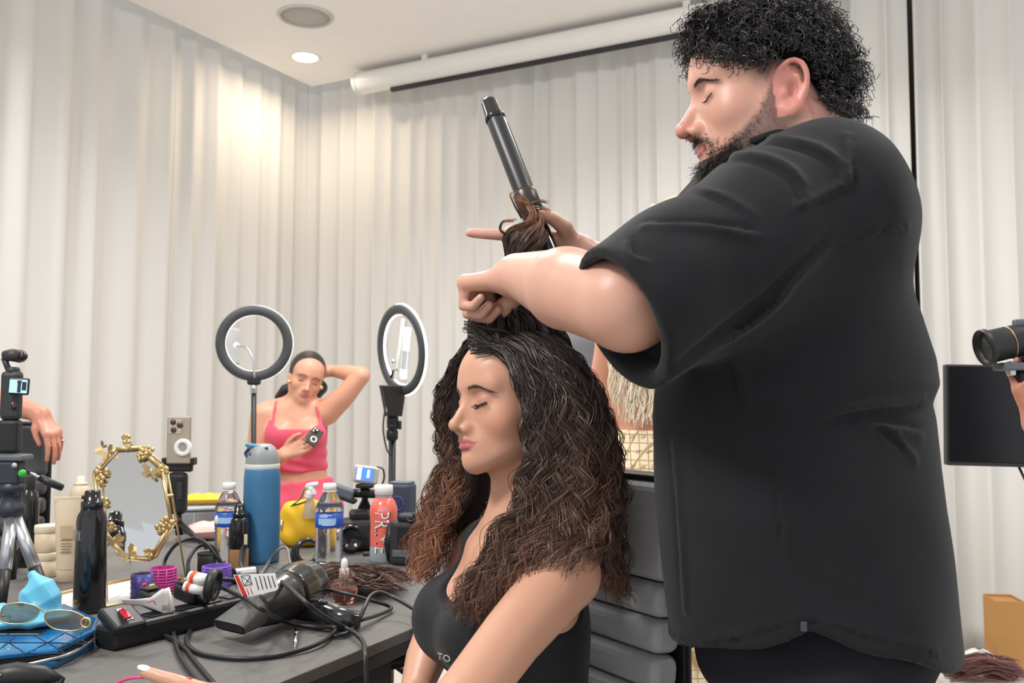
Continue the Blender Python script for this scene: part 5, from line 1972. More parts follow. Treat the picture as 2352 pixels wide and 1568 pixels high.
MB().box(L(413, 1070), (0.078, 0.022, 0.034), 0.006).build('clamp', m_plastic, t)
for dx in (-0.042, 0.044):
    MB().box(L(413, 1063) + [dx, -0.006, 0.006], (0.012, 0.03, 0.022), 0.003).build('clamp_jaw', m_plastic, t)
MB().box(L(408, 1132), (0.058, 0.034, 0.125), 0.014, seg=3).build('grip', m_plastic, t)
MB().box(L(412, 1128, -0.0185), (0.016, 0.003, 0.050), 0.004).build('grip_inlay', m_body, t)
MB().tube([L(408, 1180), L(412, 1228)], 0.011, 10).build('pole', m_plastic, t)
for fx, fy in ((352, 1238), (475, 1262), (425, 1215)):
    MB().tube([L(412, 1200), T(fx, fy) - b + [0, 0, 0.006]], [0.010, 0.006], 8).build('leg', m_plastic, t)
pb = W(412, 1062, D - 0.02)
t = thing('phone', 'champagne coloured phone with three lenses and a white grip ring', 'phone', pb)
m_ph = mat('phone_gold', srgb(170, 158, 142), 0.3, metal=0.4)


def L2(px, py, d=0.0):
    return W(px, py, D - 0.02 + d) - pb


MB().box(L2(411, 1010), (0.072, 0.010, 0.142), 0.009, seg=3).build('body', m_ph, t)
MB().box(L2(402, 980, -0.006), (0.040, 0.003, 0.042), 0.008, seg=3).build('camera_plate', mat('phone_plate', srgb(186, 174, 158), 0.25, metal=0.3), t)
for q in ((398, 969), (413, 976), (399, 987)):
    MB().lathe([(0, 0.004), (0.0075, 0.004), (0.0088, 0.002), (0.0088, 0)], 18, Mrot(L2(*q, -0.007), rx=PI / 2)).build('lens', mat('phone_lens', srgb(72, 58, 48), 0.15), t)
MB().ball(L2(412, 989, -0.008), 0.002, 8).build('flash', m_chrome, t)
MB().lathe([(0.013, 0), (0.013, 0.006), (0.016, 0.008), (0.024, 0.008), (0.026, 0.006), (0.026, 0)], 32, Mrot(L2(421, 1027, -0.006), rx=PI / 2)).build('grip_ring', m_white, t)
MB().lathe([(0, 0.003), (0.013, 0.003)], 24, Mrot(L2(421, 1027, -0.006), rx=PI / 2)).build('grip_centre', mat('ring_grey', srgb(150, 150, 150), 0.4), t)
# ---- storage bin, yellow packet, pink bag
b = T(506, 1214)
t = thing('storage_bin', 'grey translucent storage bin with yellow packet lying on it', 'storage bin', b, 0.3)
k = b[1] / F
MB().box((0, 0, 0.035), (0.24, 0.16, 0.07), 0.010).build('tub', mat('bin_grey', srgb(158, 162, 166), 0.35, trans=0.15), t)
MB().box((0, 0, 0.076), (0.25, 0.17, 0.010), 0.004).build('lid', mat('bin_lid', srgb(176, 180, 184), 0.35), t)
for x in (-0.08, 0.0, 0.08):
    MB().box((x, -0.081, 0.035), (0.006, 0.004, 0.06), 0.001).build('rib', mat('bin_lid', srgb(176, 180, 184), 0.35), t)


def packet(name, label, c, s, m, rz, cat, bulge=0.018):
    t = thing(name, label, cat, c, rz)

    def f(u, v, sg=1):
        x, y = (u - 0.5) * s[0], (v - 0.5) * s[1]
        e = min(1, 4.5 * min(u, 1 - u)) * min(1, 4.5 * min(v, 1 - v))
        return (x, y, 0.004 + bulge * 0.5 + sg * bulge * 0.5 * e ** 0.6 + 0.002 * math.sin(u * 23) * e)
    mb = MB().grid(lambda u, v: f(u, v, 1), 18, 10).grid(lambda u, v: f(1 - u, v, -1), 18, 10)
    mb.build('wrapper', m, t)
    return t


t = packet('wipes_packet', 'yellow and white soft packet lying on the grey bin', (b[0] - 0.055, b[1] - 0.01, TZ + 0.082), (0.15, 0.09), mat('packet_yellow', srgb(238, 186, 40), 0.3), 0.2, 'packet', 0.03)
MB().box((0, 0.03, 0.026), (0.10, 0.03, 0.008), 0.004).build('white_flap', m_white, t)
q = T(488, 1238)
packet('cosmetics_bag', 'pale pink soft bag lying in front of the grey bin', q, (0.16, 0.09), mat('bag_pink', srgb(226, 178, 172), 0.45), 0.5, 'bag', 0.05)


# ---- clear water bottles
m_water = mat('clear_water', (0.97, 0.985, 1.0), 0.03, trans=1.0, ior=1.33)
m_lblue = mat('label_blue', srgb(44, 92, 190), 0.35, var=0.15, vscale=30)
m_lpale = mat('label_pale', srgb(160, 196, 232), 0.35)


def water_bottle(px, py, H, r, label, letters):
    b = T(px, py)
    t = thing('water_bottle', label, 'bottle', b, 0, 'clear water bottles')
    prof = [(0, 0.004), (r * 0.6, 0.0), (r * 0.93, 0.002), (r, 0.010)]
    z = 0.010
    n = 7
    top = 0.47 * H
    for i in range(n):
        z0 = 0.012 + (top - 0.012) * i / n
        z1 = 0.012 + (top - 0.012) * (i + 1) / n
        prof += [(r * 0.955, z0 + (z1 - z0) * 0.35), (r * 1.0, z0 + (z1 - z0) * 0.8)]
    prof += [(r * 0.98, 0.48 * H), (r * 0.98, 0.67 * H), (r * 1.0, 0.70 * H), (r * 0.90, 0.76 * H), (r * 0.62, 0.85 * H), (r * 0.42, 0.90 * H), (r * 0.40, 0.935 * H)]
    MB().lathe(prof, 32).build('bottle_wall', m_glassy, t)
    MB().lathe([(0, 0.012)] + [(q[0] * 0.95, max(q[1], 0.012)) for q in prof[3:-3]] + [(0, 0.76 * H)], 28).build('water', m_water, t)
    MB().lathe([(r * 0.995, 0.485 * H), (r * 1.012, 0.487 * H), (r * 1.012, 0.655 * H), (r * 0.995, 0.657 * H)], 32).build('label_band', m_lblue, t)
    MB().lathe([(r * 1.018, 0.53 * H), (r * 1.018, 0.60 * H)], 16, Mrot((0, 0, 0), rz=-2.2), ang=1.3).build('label_patch', m_lpale, t)
    if letters:
        for zz, a0, ln in ((0.632, -2.1, 0.9), (0.615, -2.1, 0.6), (0.520, -1.9, 0.9)):
            MB().lathe([(r * 1.02, zz * H), (r * 1.02, (zz + 0.009) * H)], 10, Mrot((0, 0, 0), rz=a0), ang=ln).build('label_print', m_white, t)
    else:
        MB().ball((-r * 0.62, -r * 0.80, 0.57 * H), (0.006, 0.004, 0.012), 10).build('label_figure', m_white, t)
    rc_ = r * 0.44
    prof = [(rc_, 0.925 * H), (rc_ * 1.08, 0.927 * H), (rc_ * 1.08, 0.995 * H), (rc_ * 0.95, H), (0, H)]
    MB().lathe(prof, 30).build('cap', m_white, t)
    MB().lathe([(rc_ * 1.05, 0.905 * H), (rc_ * 1.16, 0.906 * H), (rc_ * 1.16, 0.915 * H), (rc_ * 1.05, 0.917 * H)], 24).build('cap_ring', m_white, t)
    return t


water_bottle(523, 1300, 0.213, 0.0345, 'clear water bottle left of the blue insulated bottle', 0)
water_bottle(755, 1303, 0.213, 0.0355, 'clear water bottle in front of the yellow pouch', 1)
# ---- small dark spray can with amber foot
b = T(547, 1302)
t = thing('mini_spray_can', 'small black spray can with an amber base by the blue bottle', 'spray can', b)
H = 142 * b[1] / F
MB().lathe([(0, 0), (0.0245, 0), (0.0255, 0.003), (0.0255, H * 0.30)], 28).build('amber_base', mat('amber', srgb(176, 134, 92), 0.3), t)
MB().lathe([(0.0255, H * 0.30), (0.0258, H * 0.31), (0.0258, H * 0.70), (0.0235, H * 0.77), (0.0190, H * 0.80), (0, H * 0.80)], 28).build('can_body', m_gloss, t)
MB().lathe([(0.0185, H * 0.795), (0.0205, H * 0.80), (0.0205, H * 0.86), (0.0150, H * 0.88), (0.0135, H * 0.98), (0.0110, H), (0, H)], 24).build('cap', m_gloss, t)
MB().box((0.021, -0.016, H * 0.45), (0.012, 0.003, 0.026), 0.001, Mrot((0, 0, 0), rz=0.0)).build('sticker', mat('sticker_cream', srgb(214, 200, 166), 0.5), t)
# ---- blue insulated bottle
b = T(599, 1290)
k = b[1] / F
t = thing('insulated_bottle', 'tall blue insulated drinking bottle with grey lid', 'bottle', b)
m_blue = mat('powder_blue', srgb(58, 112, 152), 0.5, bump=0.15, bscale=900, var=0.06, vscale=20)
H = 270 * k
r = 41.5 * k
MB().lathe([(0, 0), (r * 0.90, 0), (r * 0.97, 0.004), (r * 0.98, 0.012), (r * 0.985, H * 0.66), (r * 0.97, H * 0.72), (r * 0.93, H * 0.765), (r * 0.90, H * 0.78), (0, H * 0.78)], 40).build('bottle_body', m_blue, t)
MB().lathe([(r * 0.90, H * 0.775), (r * 0.93, H * 0.78), (r * 0.93, H * 0.815), (r * 0.90, H * 0.82)], 40).build('collar_band', mat('band_grey', srgb(204, 206, 202), 0.4), t)
MB().lathe([(r * 0.90, H * 0.82), (r * 0.90, H * 0.86), (r * 0.80, H * 0.92), (r * 0.62, H * 0.965), (r * 0.40, H * 0.985), (0, H * 0.99)], 36).build('lid', mat('lid_grey', srgb(142, 146, 146), 0.45), t)
MB().box((0, 0, 0), (0.062, 0.030, 0.010), 0.004, Mrot((-0.010, -0.012, H * 0.965), ry=0.16, rz=0.1)).build('lid_button', mat('button_teal', srgb(60, 132, 164), 0.4), t)
MB().box((0, 0, 0), (0.052, 0.024, 0.012), 0.004, Mrot((-0.004, -0.020, H * 0.925), ry=-0.35, rz=0.1)).build('lid_hinge', mat('hinge_navy', srgb(38, 60, 110), 0.4), t)
MB().tube(catmull([(-0.030, -0.024, H * 0.95), (-0.040, -0.02, H * 0.91), (-0.034, -0.022, H * 0.88)], 5), 0.004, 8).build('carry_loop', mat('hinge_navy', srgb(38, 60, 110), 0.4), t)
# ---- yellow pouch
b = T(694, 1252)
k = b[1] / F
m_yel = mat('pouch_yellow', srgb(226, 178, 34), 0.7, bump=0.2, bscale=500)


def pouch(P):
    q = P - b.astype(np.float32)
    d = d_ell(q, (0.0, 0.0, 0.062), (0.066, 0.045, 0.066))
    d = sm_min(d, d_cap(q, (-0.035, 0, 0.095), (0.045, 0, 0.112), 0.026, 0.018), 0.03)
    d = sm_min(d, d_ell(q, (0.0, 0, 0.03), (0.066, 0.052, 0.034)), 0.03)
    d = d + 0.002 * np.sin(q[:, 0] * 90 + q[:, 2] * 70)
    return sm_max(d, -q[:, 2] + 0.0005, 0.004)


t = thing('yellow_pouch', 'yellow fabric zip pouch standing behind the water bottle', 'pouch', b)
sdf_obj('bag_body', pouch, axis([(b[0] - 0.09, b[0] + 0.09, 0.005)]), axis([(b[1] - 0.07, b[1] + 0.07, 0.005)]), axis([(TZ - 0.005, TZ + 0.15, 0.005)]), m_yel, t)
MB().tube(catmull([(-0.060, -0.020, 0.072), (-0.045, -0.026, 0.100), (-0.020, -0.026, 0.118), (0.02, -0.02, 0.130)], 6), 0.0022, 6).build('zipper', m_plastic, t)
MB().tube([(-0.052, -0.035, 0.078), (-0.052, -0.042, 0.050)], 0.0035, 6).build('zip_pull', m_silver, t)
MB().tube(catmull([(-0.03, -0.024, 0.116), (0.0, -0.030, 0.140), (0.012, -0.03, 0.170)], 5), 0.006, 8, flat=(1, 0.3)).build('green_strap', mat('green_strap', srgb(52, 158, 58), 0.6), t)
wb_ = W(712, 1148, b[1] - 0.02)
t = thing('plastic_bag', 'knotted white plastic bag with green stripe poking above the yellow pouch', 'bag', wb_)
MB().tube(catmull([(-0.005, 0, 0.006), (0.0, 0, 0.022), (0.004, 0, 0.032), (-0.008, 0, 0.040), (0.006, 0, 0.044), (0.022, 0, 0.046)], 5), [0.014] * 6 + [0.010] * 6 + [0.0075] * 14, 8).build('knot', m_white, t)
MB().tube(catmull([(0.004, 0, 0.036), (0.012, -0.004, 0.024), (0.014, -0.004, 0.016)], 5), 0.006, 8).build('loose_end', m_white, t)
MB().lathe([(0.028, -0.050), (0.018, -0.02), (0.008, 0.010), (0.005, 0.03)], 14).build('gathered_top', mat('thin_plastic', srgb(226, 226, 226), 0.3, trans=0.7, ior=1.1), t)
# ---- gear behind the bottles
b = T(826, 1262)
t = thing('camera_bag', 'black camera with folded strap lying behind the water bottle', 'camera', b, 0.25)
MB().box((0, 0.0, 0.045), (0.115, 0.075, 0.09), 0.018, seg=3).build('body', mat('camera_dark', srgb(46, 45, 46), 0.5), t)
MB().box((0.0, 0.0, 0.098), (0.060, 0.060, 0.030), 0.010).build('hump', m_plastic, t)
MB().lathe([(0.030, 0), (0.036, 0.004), (0.036, 0.040), (0.030, 0.044), (0.026, 0.030), (0, 0.030)], 28, Mrot((-0.03, -0.038, 0.045), rx=PI / 2)).build('lens', m_gloss, t)
MB().ball((-0.040, -0.042, 0.072), (0.005, 0.003, 0.005), 10).build('red_button', mat('red_plastic', srgb(196, 34, 48), 0.35), t)
MB().tube(catmull([(0.058, -0.01, 0.07), (0.09, -0.06, 0.03), (0.05, -0.10, 0.008), (0.0, -0.11, 0.006)], 6), 0.007, 8, flat=(1, 0.35)).build('strap', m_plastic, t)
b = W(790, 1150, 2.62)
t = thing('mini_stand', 'black jointed mini stand carrying the action camera', 'camera mount', (b[0], b[1], TZ))


def Lq(px, py, d=0.0):
    return W(px, py, 2.62 + d) - np.array(t.location)


MB().box((0, 0, 0), (0.075, 0.045, 0.030), 0.006, Mrot(Lq(786, 1128), ry=0.35)).build('grey_block', mat('block_grey', srgb(92, 98, 106), 0.5), t)
MB().box((0, 0, 0), (0.075, 0.05, 0.012), 0.004, Mrot(Lq(790, 1142), ry=0.35)).build('block_foot', m_plastic, t)
MB().ball(Lq(838, 1130), 0.018, 12).build('ball_joint', m_plastic, t)
MB().tube([Lq(812, 1132), Lq(862, 1134)], 0.013, 10).build('cross_arm', m_plastic, t)
MB().ball(Lq(826, 1127, -0.02), 0.005, 8).build('knob', m_chrome, t)
MB().tube([Lq(838, 1112), Lq(838, 1155)], 0.009, 8).build('post', m_plastic, t)
for fx, fy in ((800, 1226), (872, 1230), (840, 1205)):
    f3 = T(fx, fy)
    MB().tube([Lq(838, 1148), f3 - np.array(t.location) + [0, 0, 0.007]], [0.009, 0.007], 8).build('leg', m_plastic, t)
b = W(838, 1112, 2.60)
t = thing('action_camera', 'small silver action camera showing a bright blue screen', 'camera', b, 0.0)
Ma = Mrot((0.002, 0, 0.028), ry=0.14, rz=0.30)
MB().box((0, 0, 0), (0.070, 0.040, 0.050), 0.008, Ma, 3).build('housing', mat('housing_silver', srgb(196, 194, 184), 0.25, metal=0.3), t)
m_blu = mat('screen_blue', srgb(60, 110, 190), 0.2, emit=srgb(80, 140, 220), estr=0.9)
MB().box((-0.006, -0.021, 0.002), (0.050, 0.002, 0.036), 0.0, Ma).build('screen', m_blu, t)
m_whs = mat('screen_white', (0.8, 0.9, 0.95), 0.2, emit=(0.8, 0.92, 1), estr=1.0)
for x, w, h, z in ((-0.022, 0.012, 0.034, 0.002), (0.004, 0.007, 0.022, 0.004)):
    MB().box((x, -0.0224, z), (w, 0.001, h), 0.0, Ma).build('screen_light', m_whs, t)
MB().tube(catmull([(0.034, 0, 0.05), (0.052, -0.005, 0.044), (0.056, -0.005, 0.02), (0.05, 0, 0.0)], 5), 0.0025, 6).build('latch_strap', m_plastic, t)
MB().box((0.0, 0, -0.004), (0.05, 0.03, 0.012), 0.004).build('mount_foot', m_plastic, t)
# ---- coral sports drink with tall lettering
b = T(880, 1288)
k = b[1] / F
t = thing('sports_drink', 'coral pink sports drink bottle with white cap and tall vertical lettering', 'bottle', b)
H = 171 * k
r = 31.5 * k
m_coral = mat('coral_wrap', srgb(236, 112, 98), 0.3, coat=0.3)
MB().lathe([(0, 0.003), (r * 0.90, 0), (r * 0.98, 0.004), (r * 0.97, 0.035), (r * 0.94, 0.10 * H + 0.02)], 36).build('clear_foot', mat('bottle_pale', srgb(206, 214, 220), 0.15, trans=0.5), t)
MB().lathe([(r * 0.945, 0.20 * H), (r * 0.955, 0.35 * H), (r * 0.93, 0.50 * H), (r * 0.99, 0.62 * H), (r * 0.98, 0.70 * H), (r * 0.80, 0.79 * H), (r * 0.58, 0.84 * H), (0, 0.84 * H)], 36).build('coral_body', m_coral, t)
MB().lathe([(r * 0.56, 0.83 * H), (r * 0.60, 0.845 * H), (r * 0.60, 0.875 * H), (0.0, 0.875 * H)], 30).build('neck', mat('bottle_pale', srgb(206, 214, 220), 0.15, trans=0.5), t)
MB().lathe([(r * 0.62, 0.87 * H), (r * 0.66, 0.872 * H), (r * 0.66, 0.99 * H), (r * 0.60, H), (0, H)], 30).build('cap', m_white, t)


def wrap_text(s, size, r, z0, ang, m, parent, name, vertical=True, sx=1.0):
    V, fs = text_mesh(s, size)
    X, Y = V[:, 0] * sx, V[:, 1]
    if vertical:            # reads downwards
        X, Y = V[:, 1], -V[:, 0] * sx
    a = ang + X / r
    V2 = np.stack([r * np.cos(a), r * np.sin(a), z0 + Y], 1)
    return MB().add(V2, fs, False).build(name, m, parent)


m_ltr = mat('lettering_dark', srgb(48, 40, 46), 0.4)
wrap_text('PRIME', 0.058, r * 1.0, 0.40 * H, -PI / 2 + 0.04, m_ltr, t, 'letter_shadow', True, 0.72)
wrap_text('PRIME', 0.058, r * 1.012, 0.40 * H, -PI / 2 - 0.03, m_white, t, 'lettering', True, 0.72)
for zz, ln in ((0.715, 0.5), (0.695, 0.8), (0.675, 0.8)):
    MB().lathe([(r * 1.005, zz * H), (r * 1.005, (zz + 0.008) * H)], 8, Mrot((0, 0, 0), rz=-PI / 2 - ln / 2 + 0.1), ang=ln).build('small_print', mat('print_pink', srgb(255, 214, 206), 0.4), t)
# ---- navy speaker box
b = T(922, 1258)
t = thing('portable_speaker', 'navy blue box speaker with round emblem behind the sports drink', 'speaker', b, -0.25)
H = 146 * b[1] / F
MB().box((0, 0, H / 2), (0.072, 0.06, H), 0.010, seg=3).build('case', mat('navy_plastic', srgb(58, 64, 82), 0.5), t)
MB().torus(0.020, 0.003, 28, 8, Mrot((-0.003, -0.0305, H * 0.70), rx=PI / 2)).build('emblem_ring', mat('navy_light', srgb(70, 78, 116), 0.4), t)
MB().lathe([(0, 0.002), (0.018, 0.001)], 24, Mrot((-0.003, -0.030, H * 0.70), rx=PI / 2)).build('emblem_disc', mat('navy_mid', srgb(50, 56, 92), 0.4), t)
MB().box((0, 0, H + 0.002), (0.062, 0.05, 0.006), 0.002).build('top_panel', m_grey, t)
# ---- black battery grip / camera body
b = T(936, 1296)
t = thing('mirrorless_camera', 'black camera body standing on end beside the sports drink', 'camera', b, -0.3)
H = 112 * b[1] / F
MB().box((0, 0, H * 0.45), (0.085, 0.055, H * 0.9), 0.014, seg=3).build('body', m_body, t)
MB().box((0.012, -0.03, H * 0.62), (0.055, 0.006, H * 0.36), 0.004).build('rear_screen', m_gloss, t)
MB().box((0.004, -0.004, H * 0.95), (0.050, 0.045, 0.022), 0.008).build('viewfinder', m_plastic, t)
MB().torus(0.012, 0.003, 20, 8, Mrot((0.020, -0.022, H * 0.97), rx=0.9)).build('eyecup', m_plastic, t)
MB().tube([(-0.046, 0, 0.01), (-0.050, -0.01, H * 0.4), (-0.044, 0, H * 0.8)], 0.012, 10).build('hand_grip', m_plastic, t)
MB().box((0.0, -0.029, H * 0.25), (0.06, 0.004, 0.018), 0.002).build('button_row', m_grey, t)
# ---- hair extensions heaped on the table
t = thing('hair_extensions', 'brown hair extensions heaped on the table behind the dropper bottle', 'hair piece', T(830, 1335))
er = np.random.default_rng(12)
Ss = []
for q in range(48):
    u = er.uniform(-0.3, 1)
    a = T(er.uniform(715, 780), er.uniform(1312, 1350), er.uniform(0.004, 0.03))
    c_ = T(er.uniform(790, 860), er.uniform(1300, 1345), er.uniform(0.02, 0.055))
    e = T(er.uniform(880, 950), er.uniform(1315, 1358), er.uniform(0.003, 0.03))
    m1 = (a + c_) / 2 + np.array([0, er.normal(0, 0.02), er.uniform(0, 0.015)])
    Ss.append(lock(np.array([a, m1, c_, (c_ + e) / 2 + np.array([0, 0, er.uniform(0, 0.01)]), e]), 20, 16, er, 0.006, 0.006, 0.002, 0.09, noise=0.003))
Ss = np.concatenate(Ss)
Ss[:, :, 2] = np.maximum(Ss[:, :, 2], TZ + 0.001)
ce = np.array(srgb(96, 74, 66)) * er.uniform(0.5, 1.7, (len(Ss), 1, 1)) * np.ones((1, 16, 3))
strands_mesh('strands', Ss, np.full(len(Ss), 0.0007), np.full(len(Ss), 0.0005), m_hair, t, ce, 2)['kind'] = 'stuff'
pm = T(835, 1330)


def heap(P):
    q = P - pm.astype(np.float32)
    d = d_ell(q, (-0.02, 0.02, 0.005), (0.085, 0.05, 0.026))
    d = sm_min(d, d_ell(q, (0.05, 0.0, 0.003), (0.07, 0.035, 0.016)), 0.02)
    return sm_max(d + 0.003 * np.sin(q[:, 0] * 60 + q[:, 1] * 140), -q[:, 2] + 0.0005, 0.003)


sdf_obj('tangle', heap, axis([(pm[0] - 0.13, pm[0] + 0.14, 0.006)]), axis([(pm[1] - 0.07, pm[1] + 0.1, 0.006)]), axis([(TZ - 0.004, TZ + 0.05, 0.006)]), m_hbase, t)
# ---- dropper bottle
b = T(790, 1386)
k = b[1] / F
t = thing('dropper_bottle', 'round rose glass dropper bottle with white rubber bulb', 'bottle', b)
r = 31 * k
m_rose = mat('rose_glass', (1.0, 0.80, 0.72), 0.04, trans=0.97, ior=1.2)
MB().lathe([(0, 0.002), (r * 0.55, 0), (r * 0.70, 0.004)] + [(r * math.cos(a), r * 0.98 + r * math.sin(a) * 0.95) for a in np.linspace(-0.85, 1.2, 14)] + [(r * 0.34, r * 1.98)], 32).build('globe', m_rose, t)
MB().lathe([(0, r * 0.25)] + [(r * 0.9 * math.cos(a), r * 0.98 + r * 0.88 * math.sin(a)) for a in np.linspace(-0.85, 0.25, 10)] + [(0, r * 1.2)], 28).build('serum', mat('serum_rose', (1.0, 0.55, 0.42), 0.05, trans=0.95, ior=1.3), t)
MB().lathe([(r * 0.36, r * 1.9), (r * 0.37, r * 1.92), (r * 0.37, r * 2.55), (r * 0.30, r * 2.58)], 24).build('neck_sleeve', mat('rose_metal', srgb(214, 186, 180), 0.15, metal=0.6), t)
MB().lathe([(r * 0.24, r * 2.55), (r * 0.26, r * 2.6), (r * 0.25, r * 3.0), (r * 0.16, r * 3.22), (0, r * 3.3)], 20).build('rubber_bulb', m_white, t)
MB().tube([(0, 0, r * 0.4), (0, 0, r * 2.6)], r * 0.07, 8).build('pipette', m_glassy, t)

# ---- hair rollers
def roller(px, py, r, H, col, label, name='hair_roller', mesh=True, trans=0.35):
    b = T(px, py)
    t = thing(name, label, 'hair roller', b, 0.3, 'plastic hair rollers')
    m = mat('roller_%d_%d_%d' % col, srgb(*col), 0.35, trans=trans)
    if mesh:
        for z in np.linspace(0.003, H - 0.003, 9):
            MB().torus(r, 0.0022, 28, 6, Mrot((0, 0, z))).build('ring', m, t)
        for q in range(10):
            a = 2 * PI * q / 10
            MB().tube([(r * math.cos(a), r * math.sin(a), 0.002), (r * math.cos(a), r * math.sin(a), H - 0.002)], 0.0022, 6).build('stave', m, t)
        MB().lathe([(r * 0.93, 0.0), (r * 0.93, H)], 28).build('sleeve', m, t)
    else:
        MB().lathe([(r * 0.86, 0), (r, 0.0), (r, H), (r * 0.86, H), (r * 0.86, 0)], 32).build('sleeve', m, t)
        for q in range(14):
            for z in np.linspace(0.12, 0.88, 5):
                a = 2 * PI * (q + 0.5 * (int(z * 10) % 2)) / 14
                MB().ball((r * math.cos(a), r * math.sin(a), z * H), 0.0012, 6).build('bump', m, t)
        MB().lathe([(r * 0.84, H * 0.02), (r * 0.84, H * 0.98)], 28).build('core', m_grey, t)
    return t


roller(374, 1362, 0.0265, 0.057, (226, 86, 176), 'pink open mesh hair roller beside the blue roller')
roller(325, 1380, 0.0225, 0.058, (74, 66, 142), 'dark blue hair roller left of the pink roller', mesh=False, trans=0.0)
roller(497, 1346, 0.031, 0.048, (146, 108, 214), 'purple open mesh hair roller behind the power strip')
b = T(474, 1322)
t = thing('roller_core', 'short matt black cylinder standing behind the purple roller', 'roller core', b)
MB().lathe([(0.018, 0), (0.0215, 0.0), (0.0215, 0.055), (0.018, 0.055), (0.018, 0.004), (0, 0.004)], 28).build('wall', mat('matt_black', srgb(46, 46, 47), 0.8), t)
MB().lathe([(0.0212, 0.052), (0.0222, 0.052), (0.0222, 0.056), (0.0180, 0.056)], 28).build('rim', m_plastic, t)
a, b = T(536, 1322, 0.018), T(588, 1316, 0.018)
t = thing('ribbed_roller', 'silver ribbed metal hair roller lying on its side', 'hair roller', a)
Mx = Malign((0, 0, 0), b - a)
Lx = float(np.linalg.norm(b - a))
prof = [(0.013, 0)]
for i in range(12):
    prof += [(0.0175, Lx * (i + 0.2) / 12), (0.0165, Lx * (i + 0.8) / 12)]
MB().lathe(prof + [(0.013, Lx)], 28, Mx).build('ribs', m_silver, t)
MB().lathe([(0.013, -0.002), (0.018, -0.002), (0.018, 0.003)], 28, Mx).build('end_ring', m_plastic, t)
MB().lathe([(0.018, Lx - 0.004), (0.0185, Lx), (0.012, Lx + 0.002)], 28, Mx).build('end_ring', m_plastic, t)
# ================================================================ power strip, dryer, cords
def cord(pts, r, name, label, group='black power cords on the table', cat='cord', m=None):
    P = catmull(np.array(pts), 8)
    o = P.mean(0)
    ob = MB().tube(P - o, r, 8).build(name, m or m_rubber)
    ob.location = tuple(o)
    return tag(ob, label, cat, group)


# ---- power strip
a, b = T(238, 1462, 0.022), T(545, 1388, 0.022)
ax = unit(b - a)
sx = np.cross(ax, [0, 0, 1.0])
t = thing('power_strip', 'black power strip with red rocker switch among the cords', 'power strip', (a[0], a[1], TZ))
Ls = float(np.linalg.norm(b - a))
Mp = Mframe((0, 0, 0), ax, -sx, (0, 0, 1))       # local x along the strip, y away from the camera


def pbox(c, s, name, m, bev=0.004, par=None, rx=0):
    return MB().box((0, 0, 0), s, bev, np.array(Mp) @ np.array(Mrot(c, rx=rx))).build(name, m, par or t)


pbox((Ls / 2, 0, 0.020), (Ls, 0.060, 0.040), 'housing', m_plastic, 0.008)
sb = pbox((0.030, -0.006, 0.046), (0.062, 0.062, 0.020), 'switch_box', m_plastic, 0.006, rx=0.5)
MB().box((0, 0, 0.011), (0.013, 0.026, 0.005), 0.002, np.array(Mp) @ np.array(Mrot((0.032, -0.006, 0.046), rx=0.5))).build('rocker_switch', mat('red_plastic', srgb(196, 34, 48), 0.35), sb)
MB().box((0, 0, 0.0095), (0.018, 0.034, 0.003), 0.001, np.array(Mp) @ np.array(Mrot((0.032, -0.006, 0.046), rx=0.5))).build('switch_bezel', m_gloss, sb)
for i in range(4):
    pbox((0.10 + i * 0.058, 0, 0.041), (0.040, 0.034, 0.003), 'socket', m_gloss, 0.001)
t1 = t
# plugs
for px, py, lab in ((345, 1392, 'black plug with red button in the power strip'), (425, 1376, 'black safety plug with yellow and red buttons in the power strip')):
    q = T(px, py, 0.044)
    t = thing('power_plug', lab, 'plug', q, math.atan2(ax[1], ax[0]), 'plugs in the power strip')
    MB().box((0, -0.012, 0.015), (0.036, 0.060, 0.030), 0.008, Mrot((0, 0, 0), rx=0.15), 3).build('body', m_plastic, t)
    MB().box((0, 0.004, 0.033), (0.024, 0.030, 0.006), 0.003).build('face', m_body, t)
    MB().ball((-0.004, 0.014, 0.038), (0.005, 0.004, 0.004), 10).build('red_button', mat('red_plastic', srgb(196, 34, 48), 0.35), t)
    MB().box((0.003, 0.0, 0.038), (0.010, 0.006, 0.005), 0.0015).build('yellow_button', mat('yellow_button', srgb(206, 194, 84), 0.4), t)
    MB().tube([(0, -0.04, 0.012), (0, -0.056, 0.006), (0, -0.066, 0.002)], [0.008, 0.006, 0.0045], 8).build('strain_relief', m_rubber, t)
# ---- white paper tag standing on the cord
tg = W(345, 1392, 1.60)
t = thing('paper_tag', 'curled white warning tag wrapped on a cord by the red switch', 'tag', tg)


def q3(px, py, d):
    return W(px, py, 1.60 + d) - tg


def tagf(u, v):
    top = np.array([(278, 1375), (310, 1376), (345, 1372), (372, 1352), (384, 1352)], float)
    bot = np.array([(286, 1388), (320, 1388), (352, 1398), (378, 1408), (394, 1406)], float)
    s = u * 4
    i = min(int(s), 3)
    f = s - i
    A = top[i] * (1 - f) + top[i + 1] * f
    B = bot[i] * (1 - f) + bot[i + 1] * f
    p = A * (1 - v) + B * v
    return q3(p[0], p[1], -0.03 * math.sin(u * 3) + 0.01 * v)


MB().grid(tagf, 16, 4).build('paper', m_white, t, solid=0.0006)
MB().tube([q3(384, 1350, 0.0), q3(397, 1402, 0.0)], 0.0045, 8).build('wrapped_edge', m_white, t)
m_red = mat('print_red', srgb(206, 46, 44), 0.5)
MB().tube(catmull([q3(340, 1383, -0.034), q3(352, 1380, -0.033), q3(358, 1388, -0.031)], 4), 0.0008, 5).build('printed_arc', m_red, t)
for i in range(3):
    MB().tube([q3(372, 1392 + i * 4, -0.022), q3(388, 1390 + i * 4, -0.012)], 0.0005, 4).build('printed_line', mat('print_black', srgb(50, 50, 54), 0.5), t)
